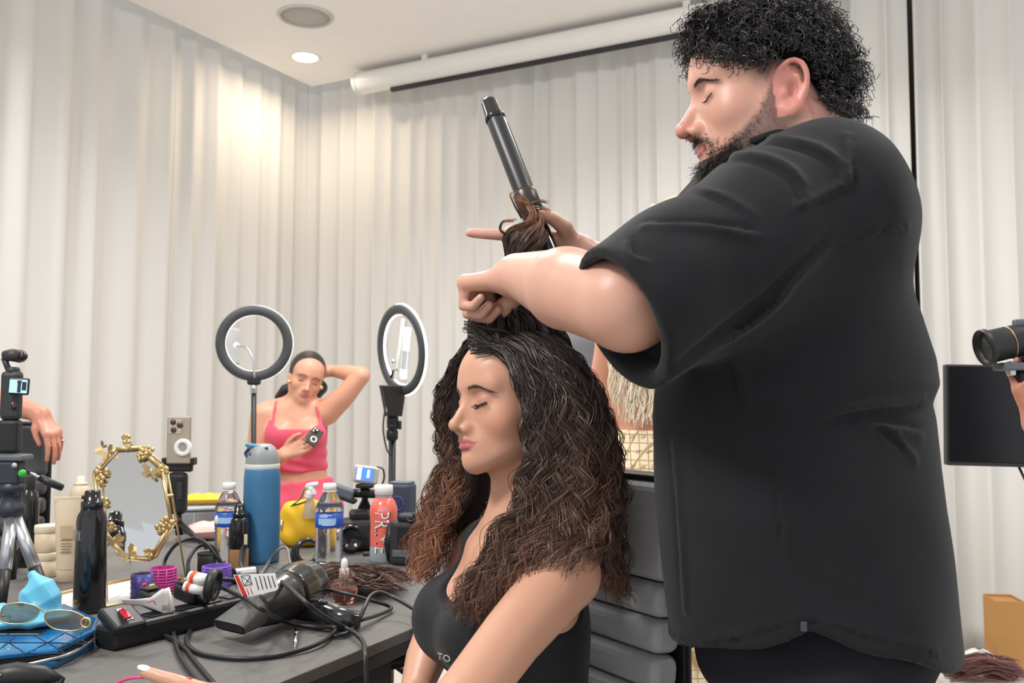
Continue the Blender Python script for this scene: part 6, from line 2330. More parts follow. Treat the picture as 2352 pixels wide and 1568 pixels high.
# ---- bundled white leaflet held by a black strap
q = W(462, 1350, 1.70)
t = thing('wrapped_leaflet', 'crumpled white and red leaflet strapped to the cord bundle', 'leaflet', q)
kq = q[1] / F
for dz, dx, rr in ((0.018, -0.002, 0.011), (0.0, -0.010, 0.0105)):
    MB().tube([(dx - 0.020, 0, dz + 0.004), (dx, -0.004, dz), (dx + 0.024, 0, dz - 0.004)], [rr * 0.9, rr, rr * 0.85], 10).build('roll', m_white, t)
    MB().tube([(dx - 0.013, 0, dz + 0.003), (dx - 0.006, -0.003, dz + 0.001)], rr * 1.06, 10).build('red_band', mat('print_orange', srgb(226, 84, 50), 0.5), t)
MB().torus(0.026, 0.0045, 24, 6, Mrot((0.022, 0, 0.006), ry=PI / 2 + 0.15), 2.2).build('strap', m_rubber, t)
# ---- hair dryer
m_dry = mat('dryer_black', srgb(40, 39, 39), 0.33, coat=0.2, var=0.05)
n0 = T(532, 1436, 0.030)       # nozzle end
n1 = T(585, 1404, 0.045)
n2 = T(655, 1368, 0.055)
n3 = T(706, 1338, 0.060)       # rear
t = thing('hair_dryer', 'black hair dryer lying on the table with white warning label', 'hair dryer', (n2[0], n2[1], TZ))
o = np.array(t.location)


def lofted(path, radii, n=24):
    return MB().tube(catmull(np.array(path), 5), np.interp(np.linspace(0, len(radii) - 1, 5 * (len(path) - 1) + 1), range(len(radii)), radii), n)


lofted([n1 - o, n1 * 0.5 + n2 * 0.5 - o, n2 - o], [0.030, 0.040, 0.047]).build('barrel', m_dry, t)
lofted([n2 - o, n2 * 0.5 + n3 * 0.5 - o, n3 - o, n3 + unit(n3 - n2) * 0.012 - o], [0.047, 0.052, 0.046, 0.028]).build('motor_housing', mat('dryer_gloss', srgb(34, 32, 31), 0.2, coat=0.5), t)
MB().torus(0.0495, 0.0012, 36, 6, Malign(n2 * 0.6 + n3 * 0.4 - o, n3 - o)).build('trim_line', m_chrome, t)
d = unit(n0 - n1)
side = unit(np.cross(d, [0, 0, 1.0]))
Mn = Mframe(n1 - o, side, np.cross(d, side), d)
Ln = float(np.linalg.norm(n0 - n1)) + 0.012


def nozf(u, v):
    a = 2 * PI * u
    f = v
    w = 0.030 + 0.014 * f
    h = 0.030 * (1 - f) + 0.009 * f
    e = 2 / (2 + 2.5 * f)
    c, s_ = math.cos(a), math.sin(a)
    return (w * math.copysign(abs(c) ** e, c), h * math.copysign(abs(s_) ** e, s_), -0.006 + Ln * f)


MB().grid(nozf, 32, 8, True, Mn).build('nozzle', mat('nozzle_grey', srgb(84, 84, 83), 0.4), t)
MB().box((0, 0, Ln - 0.008), (0.080, 0.014, 0.004), 0.002, Mn).build('nozzle_slot', m_plastic, t)
for i in range(3):
    MB().tube([np.array(Mn)[:3, 3] + side * (0.004 * (i - 1) - 0.006) + d * (0.020 + 0.003 * i) + np.array([0, -0.004, 0.027 - 0.006 * i]), np.array(Mn)[:3, 3] + side * (0.004 * (i - 1) + 0.006) + d * (0.026 + 0.003 * i) + np.array([0, -0.004, 0.026 - 0.006 * i])], 0.0007, 5).build('embossed_mark', m_grey, t)
h0, h1, h2, h3 = T(690, 1392, 0.030), T(735, 1402, 0.026), T(785, 1420, 0.022), T(828, 1424, 0.018)
lofted([h0 - o, h1 - o, h2 - o, h3 - o], [0.026, 0.0235, 0.0215, 0.016], 18).build('handle', mat('dryer_handle', srgb(36, 38, 44), 0.16, coat=0.6), t)
for px, py in ((722, 1378), (742, 1384)):
    q = T(px, py, 0.052) - o
    MB().box((0, 0, 0), (0.016, 0.012, 0.008), 0.003, Mrot(q, rz=-0.3)).build('slide_switch', m_gloss, t)
MB().ball(h0 - o + np.array([0.004, -0.026, 0.004]), 0.0055, 12).build('cool_shot_button', mat('red_plastic', srgb(196, 34, 48), 0.35), t)
MB().ball(n2 * 0.5 + n3 * 0.5 - o + np.array([0.0, -0.046, 0.02]), 0.0022, 8).build('stud', m_gold, t)
# label on the cord
lb = W(588, 1340, 1.63)
t = thing('warning_label', 'white and red printed warning label hanging on the dryer cord', 'label', lb)


def l3(px, py, d=0.0):
    return W(px, py, 1.63 + d) - lb


cn = [(536, 1320), (632, 1316), (640, 1350), (634, 1356), (566, 1372), (556, 1368)]
V = [l3(*c_) for c_ in cn]
MB().add(np.array(V + [v + np.array([0, 0.0008, 0]) for v in V]), [list(range(6))[::-1], list(range(6, 12))] + [[i, (i + 1) % 6, 6 + (i + 1) % 6, 6 + i] for i in range(6)], False).build('paper', m_white, t)


def stripe(c4, m, name, d=-0.0006):
    V = np.array([l3(*c_, d) for c_ in c4])
    return MB().add(np.vstack([V, V + [0, 0.0003, 0]]), [[3, 2, 1, 0], [4, 5, 6, 7], [0, 1, 5, 4], [1, 2, 6, 5], [2, 3, 7, 6], [3, 0, 4, 7]], False).build(name, m, t)


stripe([(538, 1321), (546, 1320), (568, 1368), (558, 1368)], m_red, 'red_band')
m_blk = mat('print_black', srgb(50, 50, 54), 0.5)
for a_, b_ in (((553, 1322), (571, 1320)), ((571, 1320), (579, 1341)), ((579, 1341), (560, 1345)), ((560, 1345), (553, 1322)), ((556, 1324), (577, 1340)), ((575, 1322), (562, 1344))):
    MB().tube([l3(*a_, -0.001), l3(*b_, -0.001)], 0.0005, 4).build('pictogram_line', m_blk, t)
for i in range(5):
    x0 = 586 + i * 9.5
    MB().tube([l3(x0, 1322 + 3 * (i == 0), -0.001), l3(x0 + 8, 1354 - 1.5 * i, -0.001)], 0.0007, 4).build('text_line', m_blk, t)
for i in range(2):
    MB().tube([l3(566 + 8 * i, 1350 - 2 * i, -0.001), l3(572 + 8 * i, 1366 - 2 * i, -0.001)], 0.0006, 4).build('red_text_line', m_red, t)

# ---- cords
def TT(L):
    return [T(x, y, h) if len(q) == 3 else W(x, y, q[3]) for q in L for x, y, h in [q[:3]]]


r5 = 0.0042
cord(TT([(432, 1400, 0.03), (438, 1440, 0.006), (428, 1468, 0.005), (440, 1490, 0.005), (480, 1505, 0.005), (560, 1512, 0.005), (650, 1503, 0.005), (730, 1478, 0.008), (768, 1452, 0.006), (765, 1440, 0.012), (720, 1440, 0.006), (650, 1425, 0.02), (600, 1398, 0.085), (560, 1372, 0.075), (500, 1345, 0.07)]), r5, 'trailing_cable', 'black cord sweeping in a wide loop along the table edge')
cord(TT([(390, 1410, 0.02), (398, 1450, 0.008), (405, 1485, 0.006), (418, 1515, 0.006), (440, 1545, 0.006), (470, 1580, 0.004)]), r5, 'trailing_cable', 'black cord hanging straight down from the white paper tag')
cord(TT([(355, 1450, 0.006), (398, 1468, 0.006), (425, 1490, 0.006), (445, 1515, 0.006), (470, 1545, 0.006), (500, 1580, 0.006)]), r5, 'trailing_cable', 'black cord running beside the tag cord toward the hand')
cord(TT([(412, 1350, 0.045), (440, 1338, 0.07), (490, 1330, 0.085), (560, 1332, 0.08), (630, 1330, 0.085), (660, 1346, 0.09), (700, 1382, 0.085), (745, 1415, 0.05), (790, 1440, 0.015), (818, 1456, 0.012), (834, 1475, 0.010)]) + [W(838, 1500, 1.50), W(840, 1540, 1.48), W(842, 1600, 1.47)], r5, 'trailing_cable', 'black cord crossing the dryer and dropping over the table edge')
cord(TT([(828, 1424, 0.018), (868, 1412, 0.010), (898, 1398, 0.008), (890, 1390, 0.012), (850, 1378, 0.03), (790, 1362, 0.045), (730, 1350, 0.045), (712, 1350, 0.04)]), r5 * 0.9, 'trailing_cable', 'black dryer cord doubling back in front of the dropper bottle')
cord(TT([(768, 1462, 0.005), (800, 1452, 0.008), (822, 1428, 0.012), (836, 1398, 0.03), (850, 1370, 0.045), (872, 1360, 0.05), (905, 1372, 0.04), (950, 1398, 0.03), (985, 1425, 0.02)]), r5, 'trailing_cable', 'black cord arching over the table corner toward the woman')
cord([W(962, 1445, 1.68), W(950, 1500, 1.62), W(938, 1540, 1.60), W(930, 1600, 1.58)], r5, 'trailing_cable', 'black cord hanging straight below the table corner')
cord([W(985, 1475, 1.60), W(965, 1510, 1.60), W(942, 1538, 1.61), W(930, 1580, 1.60)], r5, 'trailing_cable', 'black cord slanting below the table behind the woman\'s arm')
cord(TT([(376, 1318, 0.005), (380, 1285, 0.03), (405, 1250, 0.075), (440, 1236, 0.085), (470, 1245, 0.08), (495, 1275, 0.05), (520, 1310, 0.01)]), 0.0045, 'trailing_cable', 'black cord arching high behind the pink roller')
cord(TT([(432, 1320, 0.005), (434, 1285, 0.035), (455, 1256, 0.06), (485, 1252, 0.065), (505, 1285, 0.03), (512, 1315, 0.01)]), 0.0045, 'trailing_cable', 'black cord arching over the matt black cylinder')
cord(TT([(600, 1318, 0.006), (618, 1290, 0.01), (640, 1262, 0.045), (658, 1258, 0.05), (665, 1285, 0.03), (668, 1300, 0.02)]), 0.0038, 'trailing_cable', 'grey cord bent in a narrow hairpin beside the blue bottle', m=mat('cord_grey', srgb(120, 120, 122), 0.4))
cord(TT([(560, 1316, 0.02), (552, 1290, 0.04), (556, 1258, 0.055), (562, 1250, 0.055), (560, 1280, 0.04), (545, 1330, 0.02)]), 0.0040, 'trailing_cable', 'black cord looped upright by the ribbed metal roller')
cord(TT([(735, 1352, 0.01), (742, 1330, 0.02), (752, 1312, 0.035), (765, 1306, 0.035)]), 0.0040, 'trailing_cable', 'grey cord end standing beside the dropper bottle', m=mat('cord_grey', srgb(120, 120, 122), 0.4))
q = T(700, 1300)
t = thing('cord_coil', 'glossy black coiled cable lying behind the hair dryer', 'cable coil', q)
for i in range(3):
    MB().torus(0.036 - 0.004 * i, 0.0055, 30, 8, Mrot((0.0 + 0.004 * i, 0, 0.034 + 0.002 * i), rx=1.0 + 0.2 * i, rz=0.3 * i - 0.3)).build('cable_turn', mat('cable_gloss', srgb(34, 34, 35), 0.15, coat=0.4), t)
# ---- silver hair clip
a, b = T(678, 1486, 0.006), T(679, 1442, 0.012)
t = thing('hair_clip', 'small silver duckbill hair clip on the bare table top', 'hair clip', a)
MB().tube([np.zeros(3), (b - a) * 0.6, b - a], [0.0016, 0.0035, 0.0045], 8, flat=(1, 0.5)).build('upper_jaw', m_chrome, t)
MB().tube([np.array([0, 0, -0.003]), (b - a) * 0.6 + [0, 0, -0.006], b - a + [0, 0, -0.008]], [0.0014, 0.003, 0.004], 8, flat=(1, 0.5)).build('lower_jaw', m_chrome, t)
MB().tube([(b - a) * 0.75 + [-0.005, 0, 0], (b - a) * 0.75 + [0.005, 0, 0]], 0.0022, 8).build('hinge_pin', m_chrome, t)
# ---- pink tail comb between her fingers
t = thing('tail_comb', 'thin pink comb handle held between the woman\'s fingers', 'comb', W(430, 1556, 1.005))
o = np.array(t.location)
MB().tube(catmull([W(240, 1590, 1.03) - o, W(275, 1566, 1.022) - o, W(310, 1556, 1.015) - o, W(370, 1556, 1.01) - o, W(440, 1558, 1.005) - o], 6), 0.0016, 8).build('handle', mat('comb_pink', srgb(210, 62, 118), 0.3), t)
MB().ball(W(244, 1588, 1.03) - o, 0.0022, 8).build('tip', mat('comb_pink', srgb(210, 62, 118), 0.3), t)
# ================================================================ ring lights
def ring_light(c, r, tube, yaw, pitch, lit, pole_foot, label, front):
    """c: ring centre, yaw of the ring axis; front: +1 lamp side away from the camera"""
    t = thing('ring_light', label, 'ring light', (pole_foot[0], pole_foot[1], pole_foot[2]), 0, 'ring lights on stands')
    o = np.array(t.location)
    M = np.array(Mrot(c - o, rx=PI / 2 + pitch, rz=yaw))
    # local z of the torus looks to the camera
    MB().torus(r, tube, 64, 12, M, 0.55).build('ring_shell', mat('ring_shell', srgb(66, 68, 70), 0.5), t)
    m_e = mat('ring_led_%s' % lit, (1, 1, 1), 0.4, emit=(1, 1, 1), estr=10.0 if lit == 'bright' else 1.6)
    M2 = np.array(M) @ np.array(Mrot((0, 0, -tube * 0.42)))
    MB().torus(r, tube * (1.12 if lit == 'bright' else 1.04), 64, 10, M2, 0.34).build('led_diffuser', m_e, t)
    bot = (M @ np.array([0, -r - tube, 0, 1]))[:3]
    return t, M, bot, o


# ring light with the near black back, left
foot = W(585, 1330, 3.40)
c1 = W(584, 788, 3.36)
t, M, bot, o = ring_light(c1, 76 * 3.36 / F, 11.5 * 3.36 / F, 0.10, 0.06, 'dim', (foot[0], foot[1], 0.0), 'black ring light on thin stand above the blue bottle', 1)
MB().box(bot + [0, 0, 0.004], (0.05, 0.022, 0.036), 0.008).build('hub', m_plastic, t)
MB().lathe([(0.010, 0), (0.014, -0.008), (0.012, -0.03), (0, -0.03)], 16, Mrot(bot + [0, 0, -0.014])).build('swivel', m_silver, t)
MB().tube([bot + [0, 0, -0.03], (0, 0, 0.03)], [0.0095, 0.011], 10).build('pole', m_plastic, t)
for a in (0.4, 2.5, 4.6):
    MB().tube([(0, 0, 0.25), (0.30 * math.cos(a), 0.30 * math.sin(a), 0.012)], 0.009, 8).build('stand_leg', m_plastic, t)
MB().tube(catmull([W(585, 868, 3.36) - o, W(580, 820, 3.36) - o, W(565, 798, 3.37) - o, W(546, 793, 3.38) - o], 6), 0.0045, 8).build('gooseneck', m_silver, t)
MB().ball(W(543, 793, 3.39) - o, 0.012, 12).build('phone_joint', m_white, t)
tb = W(534, 795, 3.45)
t2 = thing('tablet', 'grey tablet clipped inside the left ring light', 'tablet', tb)
MB().box((0, 0, 0), (0.060, 0.010, 0.140), 0.005, Mrot((0, 0, 0), rz=0.9)).build('body', mat('tablet_grey', srgb(150, 150, 150), 0.4), t2)
MB().box((0, -0.006, 0), (0.055, 0.002, 0.130), 0.001, Mrot((0, 0, 0), rz=0.9)).build('back_plate', mat('tablet_back', srgb(168, 168, 168), 0.35), t2)
# bright ring light, seen obliquely
foot = W(898, 1500, 3.13)
c2 = W(920, 803, 3.06)
t, M, bot, o = ring_light(c2, 0.138, 0.0177, -0.92, 0.10, 'bright', (foot[0], foot[1], 0.0), 'brightly lit oval looking ring light on black stand', 1)
MB().prism([(-0.045, 0.03), (0.045, 0.03), (0.030, -0.075), (-0.022, -0.075)], -0.018, 0.018, 0.004, Mframe(W(902, 905, 3.06) - o, (0.85, 0.5, 0), (0, 0, 1), (0.5, -0.85, 0))).build('control_box', m_plastic, t)
MB().box((0, 0, 0), (0.030, 0.002, 0.042), 0.0, Mframe(W(897, 931, 3.04) - o, (0.9, 0.43, 0), (0.43, -0.9, 0), (0, 0, 1))).build('rating_sticker', mat('sticker_grey', srgb(178, 176, 176), 0.5), t)
MB().lathe([(0.014, -0.03), (0.020, -0.02), (0.020, 0.0), (0.014, 0.02)], 16, Mrot(W(902, 960, 3.08) - o)).build('collar', m_plastic, t)
MB().ball(W(902, 978, 3.08) - o, 0.020, 14).build('ball_head', m_plastic, t)
MB().box(W(918, 976, 3.08) - o, (0.012, 0.02, 0.030), 0.004).build('locking_knob', m_plastic, t)
MB().lathe([(0.015, -0.02), (0.020, -0.012), (0.020, 0.012), (0.014, 0.02)], 16, Mrot(W(901, 998, 3.09) - o)).build('pole_clamp', m_plastic, t)
pt = W(901, 1000, 3.11) - o
MB().tube([pt, (pt[0], pt[1], 0.03)], 0.0125, 12).build('pole', m_plastic, t)
for a in (0.6, 2.7, 4.8):
    MB().tube([pt * [1, 1, 0] + [0, 0, 0.28], pt * [1, 1, 0] + [0.32 * math.cos(a), 0.32 * math.sin(a), 0.012]], 0.010, 8).build('stand_leg', m_plastic, t)
MB().tube(catmull([W(884, 940, 3.07) - o, W(880, 985, 3.08) - o, W(888, 1030, 3.09) - o, W(897, 1045, 3.09) - o], 6), 0.0028, 6).build('control_cable', m_rubber, t)
hp = W(922, 880, 3.07)
t2 = thing('ring_phone_holder', 'white lit phone clamp standing inside the bright ring light', 'phone holder', hp)


def lh(px, py):
    return W(px, py, 3.07) - hp


MB().tube([lh(904, 872), lh(918, 800), lh(926, 732)], 0.0055, 8).build('back_bar', m_white, t2)
MB().box((0, 0, 0), (0.026, 0.012, 0.085), 0.006, Mrot(lh(934, 780), ry=0.09)).build('upper_jaw', m_white, t2)
MB().box((0, 0, 0), (0.022, 0.010, 0.075), 0.004, Mrot(lh(930, 826), ry=0.09)).build('slider', m_silver, t2)
MB().box((0, 0, 0), (0.028, 0.012, 0.036), 0.006, Mrot(lh(926, 858), ry=0.09)).build('lower_jaw', m_white, t2)
MB().ball(lh(904, 830), 0.009, 10).build('joint_knob', m_silver, t2)
MB().tube([lh(898, 868), lh(904, 852), lh(912, 848)], 0.005, 8).build('arm', m_plastic, t2)

B_HEAD = dict(W_HEAD, ear=True)


def hair_cap(O, Rm, m, parent, line=0.050, long=0.0, h=0.007):
    def f(P):
        q = to_local(P, O, Rm)
        d = d_ell(q, (0, -0.020, 0.034), (0.083, 0.102, 0.092))
        if long:
            d = sm_min(d, d_ell(q, (0, -0.045, -0.05 - long / 2), (0.088, 0.058, 0.07 + long / 2)), 0.03)
        return sm_max(d, -(q[:, 2] - (line + 1.5 * (q[:, 1] - 0.067))), 0.004) if not long else sm_max(d, q[:, 1] - 0.075 + 0.35 * np.clip(-q[:, 2] + 0.05, 0, 0.12), 0.006)
    lo, hi = np.array(O) - [0.13, 0.13, 0.16 + long], np.array(O) + [0.13, 0.13, 0.15]
    return sdf_obj('hair', f, axis([(lo[0], hi[0], h)]), axis([(lo[1], hi[1], h)]), axis([(lo[2], hi[2], h)]), m, parent, None, 0)


# ================================================================ woman in pink
DP = 4.0


def Pp(px, py, d=0.0):
    return W(px, py, DP + d)


PH_R = rot_head(math.radians(-24), math.radians(10), math.radians(15))
PH_O = Pp(703, 868, 0.04)
P_HEAD = dict(W_HEAD)
kp = DP / F
m_pink_skin = (206, 152, 126)
pk_sh_l, pk_el_l, pk_wr_l = Pp(603, 952), Pp(582, 1085, -0.02), Pp(650, 1045, -0.20)
pk_sh_r, pk_el_r, pk_wr_r = Pp(752, 946, 0.03), Pp(830, 862, 0.0), Pp(768, 852, 0.09)
hy_ = unit(Pp(720, 1015, -0.22) - pk_wr_l)
hx_ = unit(np.array([0.2, 0.3, 0.9]) - hy_ * np.array([0.2, 0.3, 0.9]).dot(hy_))
PKH = hand_chains(Mframe(pk_wr_l, hx_, hy_, np.cross(hx_, hy_)), 0.98, bends=[(0.3, 0.35, 0.2), (0.25, 0.35, 0.2), (0.25, 0.3, 0.2), (0.2, 0.3, 0.2)])


def pink_torso(P):
    d = d_ell(P, Pp(672, 995, 0.04), (0.150, 0.100, 0.160))
    d = sm_min(d, d_ell(P, Pp(682, 1075, 0.04), (0.130, 0.092, 0.15)), 0.05)
    d = sm_min(d, d_cap(P, Pp(625, 945, 0.04), Pp(735, 940, 0.05), 0.048), 0.05)
    d = sm_min(d, d_ell(P, Pp(645, 1000, -0.045), (0.058, 0.050, 0.058)), 0.03)
    d = sm_min(d, d_ell(P, Pp(715, 998, -0.038), (0.058, 0.050, 0.058)), 0.03)
    return d


def pink_field(P):
    q = to_local(P, PH_O, PH_R)
    d = near(q, (0, 0, 0), 0.19, lambda Q: head_field(Q, P_HEAD))
    d = sm_min(d, d_cap(P, to_world(np.array([0, -0.01, -0.07]), PH_O, PH_R), Pp(683, 938, 0.04), 0.050, 0.056), 0.025)
    d = sm_min(d, pink_torso(P), 0.03)
    d = sm_min(d, d_chain(P, [pk_sh_l, pk_el_l, pk_el_l * 0.6 + pk_wr_l * 0.4, pk_wr_l], [0.052, 0.039, 0.038, 0.026]), 0.03)
    d = sm_min(d, near(P, pk_wr_l + hy_ * 0.09, 0.17, lambda Q: d_hand(Q, PKH)), 0.02)
    d = sm_min(d, d_chain(P, [pk_sh_r, pk_sh_r * 0.5 + pk_el_r * 0.5 + np.array([0, 0, -0.01]), pk_el_r, pk_el_r * 0.5 + pk_wr_r * 0.5, pk_wr_r, pk_wr_r + np.array([-0.07, 0.02, 0.0])], [0.056, 0.048, 0.040, 0.036, 0.026, 0.03]), 0.03)
    hip = Pp(688, 1150, 0.05)
    d = sm_min(d, d_ell(P, hip, (0.175, 0.12, 0.13)), 0.05)
    for sx in (-0.09, 0.10):
        d = sm_min(d, d_chain(P, [hip + [sx, 0, -0.04], hip + [sx * 1.4, -0.30, -0.08], hip + [sx * 1.3, -0.28, -0.46], hip + [sx * 1.3, -0.38, -0.50]], [0.09, 0.065, 0.045, 0.035]), 0.03)
    return d


def pink_colour(V):
    c = np.tile(np.array(srgb(*m_pink_skin)), (len(V), 1))
    q = to_local(V.astype(np.float32), PH_O, PH_R)
    a = np.abs(q[:, 0])
    hd = (np.abs(q[:, 2]) < 0.12) & (a < 0.08) & (q[:, 1] > 0.04)
    lip = hd & (q[:, 1] > 0.066) & (a < 0.025) & (np.abs(q[:, 2] - P_HEAD['mouth'] + 0.001) < 0.010 * (1 - (a / 0.026) ** 2))
    c[lip] = srgb(192, 112, 112)
    sh = hd & (np.exp(-((a - 0.033) ** 2 / 0.018 ** 2 + (q[:, 2] - 0.004) ** 2 / 0.008 ** 2)) > 0.5)
    c[sh] = srgb(176, 124, 106)
    return c


pt_ = thing('person', 'woman in a pink camisole and pink trousers looking at her phone', 'person', (Pp(688, 1150)[0], DP, 0.0))
px0 = Pp(560, 900)[0]
sdf_obj('body', pink_field, axis([(px0 - 0.02, -0.62, 0.006)]), axis([(3.58, 3.76, 0.008), (3.76, 4.24, 0.006)]), axis([(0.15, 0.75, 0.014), (0.75, 1.42, 0.006)]), m_skin, pt_, pink_colour, 1)


def pink_top(P):
    d = pink_torso(P) - 0.006
    hem = Pp(690, 1084, -0.05)[2]
    neck = Pp(680, 986, -0.09)[2]
    d = sm_max(d, hem - P[:, 2], 0.006)
    cx = Pp(682, 960, -0.05)[0]
    d = sm_max(d, P[:, 2] - (neck + 0.9 * np.clip(np.abs(P[:, 0] - cx) - 0.07, 0, 0.06)), 0.006)
    return d + 0.0025 * np.sin(P[:, 2] * 120 + P[:, 0] * 30) * np.clip((1.0 - P[:, 2]) / 0.06, 0, 1)


m_pink = mat('pink_jersey', srgb(218, 84, 108), 0.8, bump=0.2, bscale=700, sheen=0.1)
sdf_obj('camisole', pink_top, axis([(px0, -0.72, 0.006)]), axis([(3.84, 4.18, 0.006)]), axis([(0.80, 1.18, 0.006)]), m_pink, pt_, None, 0)
for a_ in ([(627, 980, -0.085), (629, 960, -0.06), (632, 940, 0.0), (636, 922, 0.0)], [(737, 978, -0.07), (735, 960, -0.05), (731, 944, 0.0), (728, 934, 0.0)]):
    pts = [ray_hit(pink_field, x, y, 3.0, 5.0) if d_ < 0.04 else Pp(x, y, d_) for x, y, d_ in a_]
    pts = [q_ if q_ is not None else Pp(*z_) for q_, z_ in zip(pts, a_)]
    MB().tube(catmull(pts, 5), 0.0075, 8, flat=(1, 0.4)).build('strap', m_pink, pt_, world=True)


def pink_pants(P):
    hip = Pp(688, 1150, 0.05)
    d = d_ell(P, hip, (0.183, 0.128, 0.14))
    d = sm_min(d, d_ell(P, Pp(684, 1090, 0.04), (0.142, 0.103, 0.08)), 0.05)
    for sx in (-0.09, 0.10):
        d = sm_min(d, d_chain(P, [hip + [sx, 0, -0.04], hip + [sx * 1.4, -0.30, -0.08], hip + [sx * 1.3, -0.28, -0.44]], [0.098, 0.075, 0.06]), 0.03)
    return sm_max(d, P[:, 2] - Pp(690, 1106, -0.04)[2] - 0.1 * (P[:, 0] - hip[0]) + 0.002 * np.sin(P[:, 0] * 80), 0.006)


sdf_obj('trousers', pink_pants, axis([(px0, -0.66, 0.009)]), axis([(3.58, 4.24, 0.009)]), axis([(0.2, 0.86, 0.009)]), m_pink, pt_, None, 0)


def pink_hair(P):
    q = to_local(P, PH_O, PH_R)
    d = d_ell(q, (0, -0.020, 0.034), (0.080, 0.098, 0.090))
    d = sm_max(d, -(q[:, 2] - (0.042 + 1.5 * (q[:, 1] - 0.067))), 0.004)
    tail = [to_world(np.array([-0.02, -0.10, 0.0]), PH_O, PH_R), Pp(735, 890, 0.14), Pp(722, 915, 0.10)]
    d = sm_min(d, d_chain(P, tail, [0.045, 0.035, 0.02]), 0.03)
    d = sm_min(d, d_chain(P, [to_world(np.array([0.02, -0.08, -0.03]), PH_O, PH_R), Pp(655, 895, 0.12), Pp(636, 912, 0.13)], [0.035, 0.025, 0.012]), 0.02)
    return d


sdf_obj('hair', pink_hair, axis([(-1.12, -0.78, 0.006)]), axis([(3.88, 4.26, 0.006)]), axis([(1.08, 1.44, 0.006)]), mat('pink_woman_hair', srgb(44, 38, 38), 0.4, bump=0.5, bscale=300, stretch=(1, 1, 0.15)), pt_, None, 0)
for sd in (1, -1):
    for nm, pts, rr, mm in (('eyebrow', [(0.014, 0.085, 0.016), (0.028, 0.082, 0.020), (0.046, 0.066, 0.015)], 0.0016, m_lash), ('eyelid_line', [(0.020, 0.082, -0.006), (0.032, 0.084, -0.010), (0.045, 0.076, -0.007)], 0.0014, m_lash)):
        ln = face_line(pink_field, PH_O, PH_R, 1.0, [(p_[0] * sd, p_[1], p_[2]) for p_ in pts], 5)
        MB().tube(ln, rr, 6).build(nm, mm, pt_, world=True)
MB().ball(Pp(664, 876, -0.03), 0.010, 12).build('earring', m_gold, pt_, world=True)
MB().ball(Pp(738, 890, -0.02), 0.009, 12).build('earring', m_gold, pt_, world=True)
MB().torus(0.030, 0.004, 28, 8, np.array(Malign(pk_wr_l * 0.88 + pk_el_l * 0.12, pk_wr_l))).build('bracelet', m_gold, pt_, world=True)
pc = Pp(722, 1003, -0.29)
t = thing('phone', 'dark phone held by the woman in pink', 'phone', pc)
Mq = Mrot((0, 0, 0), rx=-0.5, ry=0.55, rz=0.2, s=0.72)
MB().box((0, 0, 0), (0.068, 0.010, 0.11), 0.008, Mq, 3).build('body', mat('phone_black', srgb(52, 48, 48), 0.3), t)
MB().box((-0.014, -0.006, 0.034), (0.036, 0.003, 0.036), 0.006, Mq).build('camera_plate', m_gloss, t)
for dx, dz in ((-0.022, 0.042), (-0.006, 0.042), (-0.022, 0.026)):
    MB().ball((dx, -0.008, dz), (0.006, 0.003, 0.006), 10, Mq).build('lens', m_chrome, t)
MB().torus(0.016, 0.004, 24, 8, np.array(Mq) @ np.array(Mrot((0.004, -0.006, -0.018), rx=PI / 2))).build('grip_ring', m_white, t)
# the stool she perches on
hip = Pp(688, 1150, 0.05)
sz = hip[2] - 0.15
t = thing('bar_stool', 'low backless stool under the woman in pink', 'stool', (hip[0], hip[1], 0))
MB().lathe([(0, sz - 0.05), (0.17, sz - 0.05), (0.18, sz - 0.03), (0.175, sz), (0, sz + 0.005)], 32).build('seat', m_leather, t)
MB().lathe([(0.03, 0.02), (0.03, sz - 0.05)], 16).build('column', m_chrome, t)
MB().lathe([(0, 0.025), (0.05, 0.025), (0.20, 0.012), (0.21, 0.0), (0, 0)], 32).build('foot', m_chrome, t)

# ================================================================ person at the left edge, only the arm enters the picture
DL = 2.50


def Pl(px, py, d=0.0):
    return W(px, py, DL + d)


l_sh, l_el, l_wr = Pl(-160, 800, 0.05), Pl(-50, 905, 0.02), Pl(92, 950, 0.0)
ly = unit(Pl(134, 1012, -0.02) - l_wr)
lx = unit(np.array([-0.25, -0.9, -0.2]) - ly * np.array([-0.25, -0.9, -0.2]).dot(ly))
LHAND = hand_chains(Mframe(l_wr, lx, ly, np.cross(lx, ly)), 0.80, bends=[(0.5, 0.25, 0.15), (0.45, 0.3, 0.2), (0.45, 0.35, 0.2), (0.5, 0.35, 0.2)], spread=[0.05, 0.0, -0.03, -0.08],
                    thumb=[(0.014, 0.02, -0.008), (0.034, 0.045, -0.022), (0.036, 0.072, -0.034), (0.034, 0.098, -0.042)])


def left_field(P):
    d = d_chain(P, [l_sh, l_el, l_el * 0.6 + l_wr * 0.4, l_wr], [0.052, 0.038, 0.035, 0.023])
    d = sm_min(d, near(P, l_wr + ly * 0.09, 0.18, lambda Q: d_hand(Q, LHAND)), 0.02)
    b = Pl(-300, 880, 0.08)
    d = sm_min(d, d_chain(P, [b + [0, 0, 0.06], b + [0, 0, -0.40]], [0.13, 0.14]), 0.06)
    d = sm_min(d, d_cap(P, b + [0, 0, 0.10], l_sh, 0.06, 0.056), 0.04)
    d = sm_min(d, d_cap(P, b + [0, 0, 0.1], b + [0.01, -0.01, 0.28], 0.055, 0.05), 0.03)
    d = sm_min(d, near(to_local(P, LH_O, LH_R), (0, 0, 0), 0.19, lambda Q: head_field(Q, B_HEAD)), 0.02)
    return d


